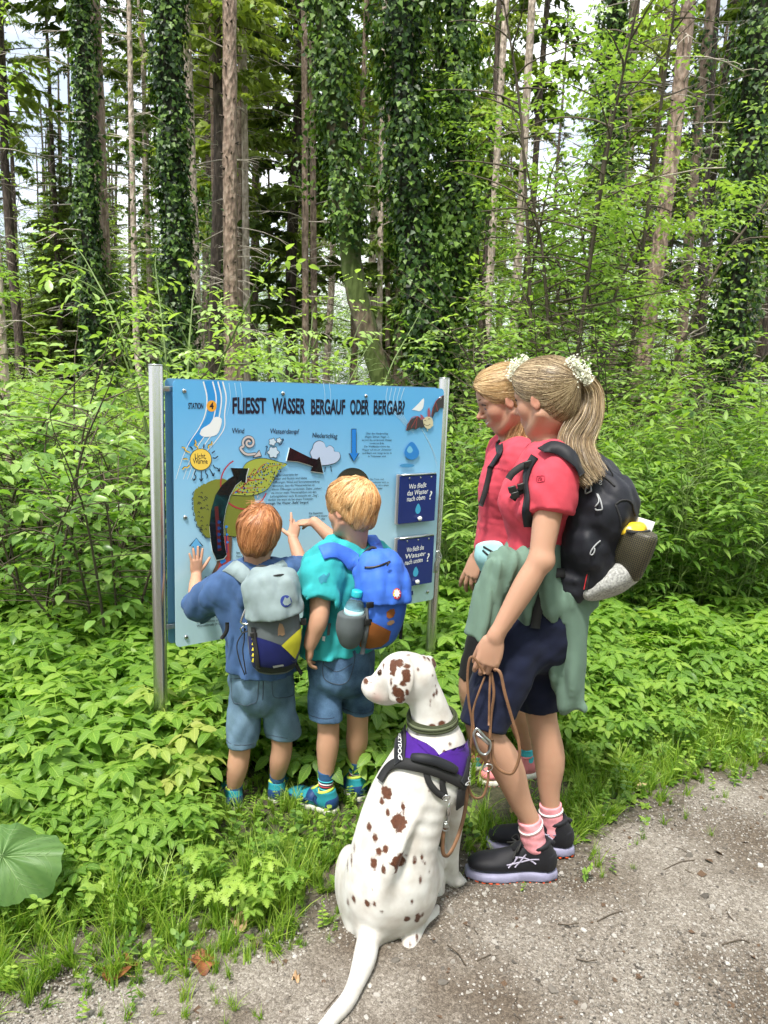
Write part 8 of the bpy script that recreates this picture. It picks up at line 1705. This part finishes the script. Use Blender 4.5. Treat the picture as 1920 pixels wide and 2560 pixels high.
tail_locks(w2, M['hair_blond'], np.array([P2(560, 420, 2.76), P2(590, 600, 2.75), P2(560, 720, 2.74), P2(520, 800, 2.735), P2(500, 890, 2.735)]), [.03, .05, .055, .045, .02], [.03, .035, .03, .025, .012], 800, 6, 'ponytail')
mb = MB(); c = hit(hopB, *K2(338, 215)); 
for k in (-1, 0, 1): mb.box(c+A(.006*k, 0, .004-.002*abs(k)), (.009, .006, .007), nrm(A(.8, 0, .5)), A(0, 1, 0), nrm(A(-.5, 0, .8)), bev=.002)
mb.build('hair_clip', M['plastic_black'], hairB)
eB = blossom('elderflower', P2(538, 222, 2.66), (A(.6, 0, .8), A(0, 1, 0), A(-.8, 0, .6)), .050, 600, 'cream elderflower in the hair of the second woman, between the two heads', 8, (1.1, .5, .7))
cuffB = sRb+(eRb-sRb)*.45
teeB = [('u', Tube([nkb+A(0, 0, -.06), sRb, cuffB], [.06, .062, .062]), 0), ('u', Tube([nkb+A(0, 0, -.06), sLb, sLb+(eLb-sLb)*.45], [.06, .064, .064]), .02), ('s', SleeveCut(cuffB, eRb-sRb, .1), 0), ('s', SleeveCut(sLb+(eLb-sLb)*.45, eLb-sLb, .1), 0),
  ('u', Loft([(*(nkb+A(0, 0, -.055)), .078, .052), (*P2(505, 905, 2.80), .155, .090), (*P2(480, 1080, 2.80), .150, .108), (*P2(460, 1280, 2.80), .132, .100), (*P2(440, 1450, 2.80), .130, .100), (*P2(430, 1580, 2.80), .142, .112)], LB), .05),
  ('u', Ell(P2(420, 1050, 2.72), [.05, .055, .06], FB, LB), .06), ('u', Ell(P2(410, 1040, 2.86), [.05, .055, .06], FB, LB), .06),
  ('d', Disp(Waves(.006, 30, 102, (1, 1, .5), sharp=True)), 0), ('d', Disp(Waves(.0013, 130, 104, (.7, .7, 1.6))), 0), ('s', Cone(nkb+A(0, 0, -.015), hb_.T(0, -.1, -.1), .066, .072), .004), ('i', Half(P2(400, 1530, 2.65), A(0, 0, -1)), .004)]
teb = sdf_ob('tee_shirt', teeB, .0055, M['tee_pink'], w2)
mb = MB(); text_on(teeB, 'VOICE OF THE MOUNTAIN', (370, 918), (510, 950), 7.5/1.6, K2, .0015, mb, .01); mb.build('chest_print', mat('print_dark_red', (.28, .015, .04), .7), teb)
lg = [('u', Loft([(*(pelb+A(0, 0, .10)), .135, .105), (*pelb, .150, .118), (*(pelb+A(0, 0, -.06)), .15, .115)], LB), 0)]
for hp, kn, an in legsB: lg.append(('u', Tube([hp, hp*.45+kn*.55, kn*1.0], [.092, .079, .060]), .03))
for hp, kn, an in legsB: lg += [('s', SleeveCut(kn-nrm(kn-hp)*.02, kn-hp, .10), 0), ('s', Cone(kn-nrm(kn-hp)*.05, kn+nrm(kn-hp)*.06, .048, .056), .002)]
lg.insert(3, ('d', Disp(Waves(.002, 60, 110)), 0)); sdf_ob('leggings', lg, .006, M['legging'], w2)
mbag = empty('waist_bag', P2(380, 1550, 2.70), 'pale mint waist bag with a black zip on the blonde woman in leggings', 'waist bag')
wbg = [('u', Loft([(*P2(340, 1450, 2.68), .058, .020), (*P2(355, 1530, 2.675), .074, .028), (*P2(375, 1620, 2.68), .062, .02)], nrm(A(.8, -.6, 0))), 0), ('d', Disp(Waves(.0015, 60, 4)), 0)]
sdf_ob('pouch', wbg, .005, M['mint'], mbag)
for pts in ([(300,1455),(380,1500),(460,1520)], [(295,1480),(370,1545),(440,1575)]): strap_on(wbg, pts, .007, .0015, .001, None, K2).build('zip', M['web_black'], mbag)
strap_on(teeB, [(380,1470),(440,1485),(520,1495)], .024, .003, .004, None, K2).build('belt', M['mint'], mbag)
kb_ = empty('rucksack', P2(640, 1000, 2.80), 'second black rucksack, mostly hidden, its straps over the blonde woman\'s shoulders', 'backpack')
bgB = [('u', Loft([(*P2(660, 850, 2.84), .09, .05), (*P2(680, 1050, 2.84), .12, .07), (*P2(670, 1350, 2.84), .12, .07)], LB, p=2.6), 0)]; sdf_ob('body', bgB, .008, M['bag_black'], kb_)
strap_on(teeB, [(480,660),(440,720),(425,800),(390,860),(345,930)], .034, .005, .004, None, K2).build('shoulder_strap', M['bag_black'], kb_)
P = np.array([P2(350, 900, 2.66), P2(330, 1000, 2.66), P2(305, 1100, 2.655), P2(280, 1175, 2.655)]); mb = MB(); mb.add(*strip(P, np.tile(A(-.2, -1, .1), (4, 1)), .020, .002)); mb.build('hanging_strap', M['web_black'], kb_)
strap_on(teeB, [(640,790),(610,830),(590,890),(585,950)], .045, .006, .004, None, K2).build('shoulder_strap', M['bag_black'], kb_)
for (hp, kn, an), fw in zip(legsB, ((-.9, -.35), (-.97, -.1))):
    s, so = sock(w2, an+A(0, 0, -.06), an+nrm(kn-an)*.015, .033, .033, M['sock_teal']); fw_ = nrm(A(*fw, 0)); heel = A(an[0], an[1], 0)-fw_*.26*.18; ps = parent_shoe(w2, heel)
    up_, T_ = sneaker(ps, heel, fw, .26, M['shoe_pink'], M['sole_white'], M['shoe_pink'], M['shoe_pink'], None, M['shoe_pink'], M['lace_pink'], sole_h=.13)
# ---------------------------------------------------------------- goutweed, grass, low herbs
def compound_leaf(seed, shape, n_pair=1, L=.20, lf=.085, tri=True):
    """a goutweed leaf: stalk rising, three groups of leaflets. Local: base at origin, leaning to +y"""
    rng = np.random.default_rng(seed); Lv = Leaves(); h = L*rng.uniform(.85, 1.15); lean = rng.uniform(.25, .6)
    P = cr(np.array([[0, 0, 0], [0, lean*h*.25, h*.6], [0, lean*h*.9, h]]), 3); V, F = thin_tube(P, np.linspace(.0022, .0014, len(P)), 3); Lv.raw(V, F, .5); p = P[-1]
    def group(p, d, sz, tn):
        s = nrm(np.cross(d, A(0, 0, 1))); n = A(0, 0, 1)+rng.normal(0, .12, 3)
        Lv.put(shape, p+d*sz*.35, d+A(0, 0, -.12), n, sz*1.1, tn)
        for q in (-1, 1): Lv.put(shape, p+d*sz*.05, d*.35+s*q*.9+A(0, 0, -.10), n+rng.normal(0, .1, 3), sz*.92, tn+rng.normal(0, .06))
    d0 = nrm(A(0, 1, .05)); tn = rng.uniform(.3, .7); group(p+d0*lf*.55, d0, lf, tn)
    V, F = thin_tube(np.array([p, p+d0*lf*.9]), .0012, 3); Lv.raw(V, F, .5)
    for q in (-1, 1):
        d = nrm(A(q*.95, .30, -.02)); group(p+d*lf*.45, d, lf*.92, tn+rng.normal(0, .06)); V, F = thin_tube(np.array([p, p+d*lf*.8]), .0011, 3); Lv.raw(V, F, .5)
    return Lv.mesh('leaf', True)
SERR_N = leaf_shape(9, .54, .06, .24, .24); CUT = leaf_shape(11, .60, .42, .2, .3); OVL = leaf_shape(4, .60, 0, .25, .22)
GL = [compound_leaf(200+k, SERR_N if k < 4 else CUT, L=.19 if k < 4 else .15, lf=.056 if k < 4 else .046) for k in range(6)]
GLp = [m.copy() for m in GL[:3]]
for m in GL: m.materials.append(GM['herb'])
for m in GLp: m.materials.append(GM['herb_pale'])
rng = np.random.default_rng(55)
def goutweed(x, y, s, pale=False, cut=False, label=None, n=None):
    z = float(ground_z(x, y)); t = empty('goutweed_plant', (x, y, z), label or 'goutweed plant with fresh three-part leaves in the bank left of the boys', 'plant', 'goutweed plants beside the path' if not label else None)
    a0 = rng.uniform(0, 6.28); n = n or rng.integers(5, 9)
    for k in range(n):
        me = (GLp if pale else GL)[rng.integers(0, 3) if pale else (rng.integers(4, 6) if cut else rng.integers(0, 4))]; o = bpy.data.objects.new('leaf', me); COL.objects.link(o); o.parent = t
        o.rotation_euler = (rng.normal(0, .18), rng.normal(0, .18), a0+k*2*PI/n+rng.normal(0, .35)); q = s*rng.uniform(.7, 1.2); o.scale = (q, q, q*rng.uniform(.75, 1.25)); o.location = tuple(rng.normal(0, .012, 3)*A(1, 1, 0))
KEEP = [(ORG[o][:2], r) for o, r in ((b1, .20), (b2, .22), (w1, .30), (w2, .2), (dg_, .26))] if 'b1' in globals() else [(gnd(555, 1738)[:2], .2), (gnd(725, 1745)[:2], .22), (gnd(1140, 1862)[:2], .3), (gnd(520, 2030)[:2], .0)]
KEEP += [(gnd(505, 1795)[:2], .15), (gnd(598, 1782)[:2], .15), (gnd(690, 1805)[:2], .13), (gnd(760, 1800)[:2], .15), (gnd(860, 1960)[:2], .16), (gnd(960, 1850)[:2], .14), (gnd(650, 1720)[:2], .14), (gnd(1000, 1760)[:2], .18), (gnd(1130, 1700)[:2], .42), (gnd(1060, 1740)[:2], .3), (gnd(800, 1740)[:2], .12)]
def free(x, y, m=1.): return all((x-c[0])**2+(y-c[1])**2 > (r*m)**2 for c, r in KEEP)
# the bank left of the boys: individual plants
cnt = 0
for _ in range(4000):
    if cnt >= 175: break
    px, py = rng.uniform(-40, 640), rng.uniform(1440, 2010); p = gnd(px, py, .12); x, y = p[0], p[1]
    d = y-edge_y(x); 
    if d < .30 or y > 3.6 or not free(x, y) or rng.uniform() > min(1, (d-.1)/.4): continue
    if px > 470 and (y < 2.72 and x > -.78): continue
    goutweed(x, y, rng.uniform(.7, 1.1)*min(1.05, .5+d*.7)*(.72 if px > 400 else 1), pale=(300 < px < 440 and 1580 < py < 1720 and rng.uniform() < .7), cut=(rng.uniform() < .25)); cnt += 1
goutweed(*gnd(560, 1940, .08)[:2], .72, cut=True, label='finely cut chervil-like plant at the path side below the boys\' feet', n=11); goutweed(*gnd(470, 1900, .08)[:2], .75, cut=True, label='finely cut leafy plant left of the chervil-like plant', n=9)
goutweed(*gnd(385, 1650, .1)[:2], 1.25, pale=True, label='yellowing goutweed at the foot of the left steel post', n=8)
# big butterbur leaf at the edge
bb = empty('butterbur', gy(*gnd(-60, 1960)[:2]), 'large round butterbur leaf at the path side, much larger than the goutweed leaves', 'plant')
c = gnd(5, 1850, .22); V, F, T = [], [], []; nr, na = 10, 90; ax1, ax2 = nrm(A(.98, .05, .05)), nrm(A(-.03, .80, .42)); axn = np.cross(ax1, ax2)
def bur(a, f):
    d = abs((a-PI+PI) % (2*PI)-PI); sinus = .62*math.exp(-((abs(a-PI))/.22)**2); r = .118*(1+.16*math.cos(a)+.11*math.cos(3*a+.4)+.05*abs(math.sin(a*3.5))**.6+.022*math.sin(a*23)*f)*(1-sinus*f)
    return c+ax1*(math.cos(a)*r*f*1.12)+ax2*(math.sin(a)*r*f)+axn*(.030*f*f*math.sin(a*3+1)-.05*f*f+.016*math.sin(a*7+2)*f*f+.007*math.sin(a*13)*f-.004*math.cos(a*7*2)*(1-f))
for i in range(nr+1):
    for j in range(na): V.append(bur(2*PI*j/na, i/nr)); T.append(.55+.16*math.sin(j*1.9+i)+.12*math.sin(j*.43)*i/nr)
for i in range(nr):
    for j in range(na): F.append((i*na+j, i*na+(j+1) % na, (i+1)*na+(j+1) % na, (i+1)*na+j))
ob('leaf', V, np.array(F), GM['butterbur'], bb, attrs={'tint': np.array(T)}); mb = MB()
for k in range(7):
    a = -2.5+k*5.0/6; P = np.array([bur(a, f)+axn*.0008*(1 if axn[2] > 0 else -1) for f in np.linspace(.02, .95, 9)]); mb.tube(P, np.linspace(.0018, .0004, 9), 4)
    for q in (-1, 1):
        for f0 in (.35, .55, .72): P = np.array([bur(a+q*.34*t, f0+(.30*t if f0+.3 < 1 else .2*t))+axn*.0006*(1 if axn[2] > 0 else -1) for t in np.linspace(0, 1, 6)]); mb.tube(P, np.linspace(.0009, .0003, 6), 3)
mb.build('veins', mat('butterbur_vein', (.19, .30, .11), .6), bb); mb = MB(); mb.tube(cr([ORG[bb], c+A(-.06, .0, -.14), c], 4), .005, 6); mb.build('stalk', BK['stem'], bb)
# prototypes for the cover
def tuft(seed, n=26, L=.16, lean=.6, w=.0035):
    rng = np.random.default_rng(seed); V, F, T, o = [], [], [], 0
    for k in range(n):
        a = rng.uniform(0, 6.28); d = A(math.cos(a), math.sin(a), 0); l = L*rng.uniform(.5, 1.15); b0 = A(*rng.normal(0, .012, 2), 0); s = A(-d[1], d[0], 0)*w*rng.uniform(.6, 1.2); ln = lean*rng.uniform(.2, 1.2)
        for i, t in enumerate(np.linspace(0, 1, 4)): p = b0+A(0, 0, l*t*(1-.35*ln*t))+d*l*ln*t*t; ww = s*(1-t**1.6); V += [p-ww, p+ww]
        for i in range(3): F.append((o+2*i, o+2*i+1, o+2*i+3, o+2*i+2))
        o += 8; T += [rng.uniform(.1, .9)]*8
    return mesh_np('tuft', np.array(V), np.array(F), True, {'tint': np.array(T)})
def rosette(seed, n=7, L=.06, shape=OVL):
    rng = np.random.default_rng(seed); Lv = Leaves()
    for k in range(n): a = 6.28*k/n+rng.normal(0, .3); Lv.put(shape, A(0, 0, .004), A(math.cos(a), math.sin(a), rng.uniform(.15, .9)), A(0, 0, 1), L*rng.uniform(.6, 1.15), rng.uniform(.2, .8))
    return Lv.mesh('rosette', True)
def sprig(seed, H=.16, n=5, lf=.05, shape=OVL):
    rng = np.random.default_rng(seed); Lv = Leaves(); b = A(rng.normal(0, .1), rng.normal(0, .1), 1); P = np.array([A(0, 0, 0)+b*H*t for t in np.linspace(0, 1, 4)]); V, F = thin_tube(P, .0016, 3); Lv.raw(V, F, .4)
    for k in range(n):
        p = b*H*(.25+.75*k/(n-1)); a = rng.uniform(0, 6.28)
        for q in (0, PI): Lv.put(shape, p, A(math.cos(a+q), math.sin(a+q), .25), A(0, 0, 1), lf*rng.uniform(.7, 1.15)*(1.1-.4*k/n), rng.uniform(.25, .85))
    return Lv.mesh('sprig', True)
def gplant(seed, cut=False):
    rng = np.random.default_rng(seed); V, F, T, L4, o = [], [], [], [], 0
    for k in range(5):
        me = GL[rng.integers(4, 6) if cut else rng.integers(0, 4)]; v = np.zeros(len(me.vertices)*3, np.float32); me.vertices.foreach_get('co', v); v = v.reshape(-1, 3); a = k*1.256+rng.normal(0, .3); R_ = np.array([[math.cos(a), -math.sin(a), 0], [math.sin(a), math.cos(a), 0], [0, 0, 1]]); v = (v*rng.uniform(.7, 1.15))@R_.T
        t = np.zeros(len(v), np.float32); me.attributes['tint'].data.foreach_get('value', t); lv = np.zeros(len(v)*3, np.float32); me.attributes['lv'].data.foreach_get('vector', lv)
        V.append(v); T.append(t); L4.append(lv.reshape(-1, 3)); F += [[i+o for i in p.vertices] for p in me.polygons]; o += len(v)
    return mesh_np('goutweed', np.concatenate(V), np.array(F), True, {'tint': np.concatenate(T), 'lv': np.concatenate(L4)})
pr_g = [proto('goutweed', gplant(300+k, k == 3), GM['herb']) for k in range(4)]
pr_s = [proto('sprig', sprig(310+k, .17+.03*k, 5, .055, OVL if k < 2 else SERR_N), GM['herb' if k != 1 else 'shrub_dark']) for k in range(3)]
pr_t = [proto('grass_tuft', tuft(320+k, 26, .13+.05*k, .5+.15*k), GM['grass']) for k in range(3)]
pr_r = [proto('rosette', rosette(330+k), GM['herb']) for k in range(2)]
allp = pr_g+pr_s+pr_t+pr_r          # 0-3 goutweed, 4-6 sprigs, 7-9 grass, 10-11 rosettes
def scatter(name, n, region, choose, sfun, seed, m=.8):
    global rng
    rng = np.random.default_rng(seed); X = region(rng, n); X = X[[free(x, y, m) for x, y in X]]; n = len(X); d = X[:, 1]-edge_y(X[:, 0]); idx = choose(rng, n, d, X); s = sfun(rng, n, d, X); keep = s > .05; X, idx, s = X[keep], idx[keep], s[keep]; n = len(X)
    order = np.array([sorted(range(len(allp)), key=lambda i: allp[i].name).index(i) for i in range(len(allp))])
    gn_scatter(name, allp, np.column_stack([X, ground_z(X[:, 0], X[:, 1])-.002]), np.stack([rng.normal(0, .24, n), rng.normal(0, .24, n), rng.uniform(0, 6.28, n)], 1), s, order[idx])
def strip_region(d0, d1, x0, x1, pw=1.):
    def f(r, n): x = r.uniform(x0, x1, n); return np.column_stack([x, edge_y(x)+d0+(d1-d0)*r.uniform(0, 1, n)**pw])
    return f
# grass verge and weeds along the path
scatter('grass', 6500, strip_region(-.30, .85, -1.5, 3.4, 1.05), lambda r, n, d, X: r.choice([7, 7, 8, 9], n), lambda r, n, d, X: r.uniform(.3, .95, n)*np.clip(.6+d*.9, .25, 1.1)*np.where((X[:, 0] > -.8) & (X[:, 1] > edge_y(X[:, 0])+.30) & (X[:, 0] < .3), .5, np.where(X[:, 0] < -.2, 1.25, .9))*np.where((d < .10) & (r.uniform(0, 1, n) < np.where(X[:, 0] < -.2, np.where(d < -.12, .80, .45), np.where(d < -.12, .985, .92))), 0, 1)*np.where((X[:, 0] > -.25) & (X[:, 0] < .9) & (r.uniform(0, 1, n) < .12), 0, 1), 61, .42)
scatter('verge_weeds', 2200, strip_region(-.28, .7, -1.5, 3.4), lambda r, n, d, X: r.choice([4, 5, 6, 10, 11, 10], n), lambda r, n, d, X: r.uniform(.35, .95, n)*np.clip(.6+d, .3, 1)*np.where((d < .10) & (r.uniform(0, 1, n) < np.where(X[:, 0] < -.2, np.where(d < -.12, .80, .5), np.where(d < -.12, .98, .88))), 0, 1), 62, .55)
scatter('trodden_grass', 700, lambda r, n: np.column_stack([r.uniform(-.85, .15, n), r.uniform(2.3, 2.8, n)]), lambda r, n, d, X: r.choice([7, 7, 10, 4, 11], n), lambda r, n, d, X: r.uniform(.18, .42, n), 64, 0.)
# leafy carpet
def carpet(r, n): y = r.uniform(1.9, 7.5, n); x = r.uniform(-.72, .72, n)*y+r.normal(0, .3, n); X = np.column_stack([x, y]); return X[(y-edge_y(x)) > .38]
scatter('ground_cover', 9500, carpet, lambda r, n, d, X: r.choice([0, 1, 2, 3, 4, 5, 6, 7], n, p=[.2, .2, .15, .07, .12, .12, .08, .06]), lambda r, n, d, X: r.uniform(.4, 1.2, n)*np.clip(.35+d*.75, .3, 1.1)*np.where((X[:, 0] > -.75) & (X[:, 0] < .15) & (X[:, 1] < 2.78) & (r.uniform(0, 1, n) < .8), 0, 1), 63)
# fallen leaves: curled, brown
rng = np.random.default_rng(9); dl = [mat('dead_leaf_rust', (.20, .07, .025), .6, var=.4, vscale=40), mat('dead_leaf_tan', (.42, .27, .15), .7, var=.3, vscale=40), mat('dead_leaf_pale', (.55, .40, .24), .7, var=.3, vscale=40)]
def dead_leaf(px, py, s, m, label, curl):
    c = gnd(px, py, .018); e = empty('fallen_leaf', c, label, 'leaf', 'fallen leaves at the path side'); V = []; F = []; n = 26; a0 = rng.uniform(0, 6.28)
    for i in range(4):
        for j in range(n):
            a = 2*PI*j/n; r = s*(i/3)*(.55+.35*abs(math.cos(a*2.5))**.7+.05*math.sin(a*11)); V.append(c+A(math.cos(a+a0)*r, math.sin(a+a0)*r, .012*math.sin(a*3+curl)*(i/3)+curl*.35*r*math.cos(a)+rng.normal(0, .0015)))
    for i in range(3):
        for j in range(n): F.append((i*n+j, i*n+(j+1) % n, (i+1)*n+(j+1) % n, (i+1)*n+j))
    V = np.array(V); V[:, 2] = np.maximum(V[:, 2], ground_z(V[:, 0], V[:, 1])+.006); ob('blade', V, np.array(F), m, e); mb = MB(); mb.tube(cr([c, c+A(math.cos(a0), math.sin(a0), .1)*s*.7, c+A(math.cos(a0+.2), math.sin(a0+.2), .15)*s*1.2], 3), .0012, 4); mb.build('leaf_stalk', dl[1], e)
for q in [(258, 2090, .058, 0, 'curled rust-brown maple leaf lying beyond the dog\'s tail, at the weeds', .8), (440, 2075, .050, 0, 'folded rust-brown leaf between the maple leaf and the dog', .9), (525, 1985, .042, 1, 'tan dry leaf at the foot of the chervil-like plant', .5), (1376, 1690, .045, 2, 'pale tan leaf on the grass right of the women', .3), (930, 1815, .018, 2, 'small pinkish dry leaf beside the dog\'s front paw', .2), (1108, 1750, .016, 1, 'tiny dry leaf on the gravel near the shoes', .2), (640, 2110, .014, 1, 'tiny tan leaf on the bare soil left of the tail', .2)]: dead_leaf(q[0], q[1], q[2], dl[q[3]], q[4], q[5])
# twigs on the gravel
tw = [[(1432, 1880), (1470, 1862), (1500, 1858)], [(1290, 1990), (1320, 1975), (1345, 1968)], [(1030, 2075), (1060, 2062)], [(1560, 2040), (1600, 2030), (1620, 2036)], [(700, 2185), (730, 2150)]]
for i, p in enumerate(tw):
    e = empty('twig', gnd(*p[0]), ['thin twig on the gravel right of the shoes', 'thin curved twig on the gravel below the shoes', 'short twig on the gravel right of the dog', 'thin twig on the gravel far right of the dog', 'short twig on the gravel beside the dog\'s tail'][i], 'twig'); mb = MB(); mb.tube(cr(np.array([gnd(*q, .008) for q in p]), 3), .0022, 5); mb.build('wood', BK['woody'], e)

# crumbs of bark and leaf trodden into the path
lm = mat('litter_brown', (.10, .06, .035), .9, var=.5, vscale=60); lp = [proto('litter_flake', mesh_np('litter_flake', DIAM[0]*A(1.2, .7, 1), DIAM[1], False), lm), proto('litter_stick', mesh_np('litter_stick', thin_tube(np.array([[0, 0, .02], [.1, .5, .03], [0, 1, .02]]), .035, 3)[0], thin_tube(np.array([[0, 0, .02], [.1, .5, .03], [0, 1, .02]]), .035, 3)[1]), BK['woody'])]
rng = np.random.default_rng(88); n = 900; x = rng.uniform(-1.4, 3.0, n); y = edge_y(x)-rng.uniform(-.3, 1.7, n)**1.3; x, y = x[~np.isnan(y)], y[~np.isnan(y)]; n = len(x)
gn_scatter('path_litter', lp, np.stack([x, y, np.where(y < edge_y(x), .008, ground_z(x, y)+.003)], 1), np.stack([rng.normal(0, .25, n), rng.normal(0, .25, n), rng.uniform(0, 6.28, n)], 1), .022*np.exp(rng.normal(0, .5, n)), rng.integers(0, 2, n))
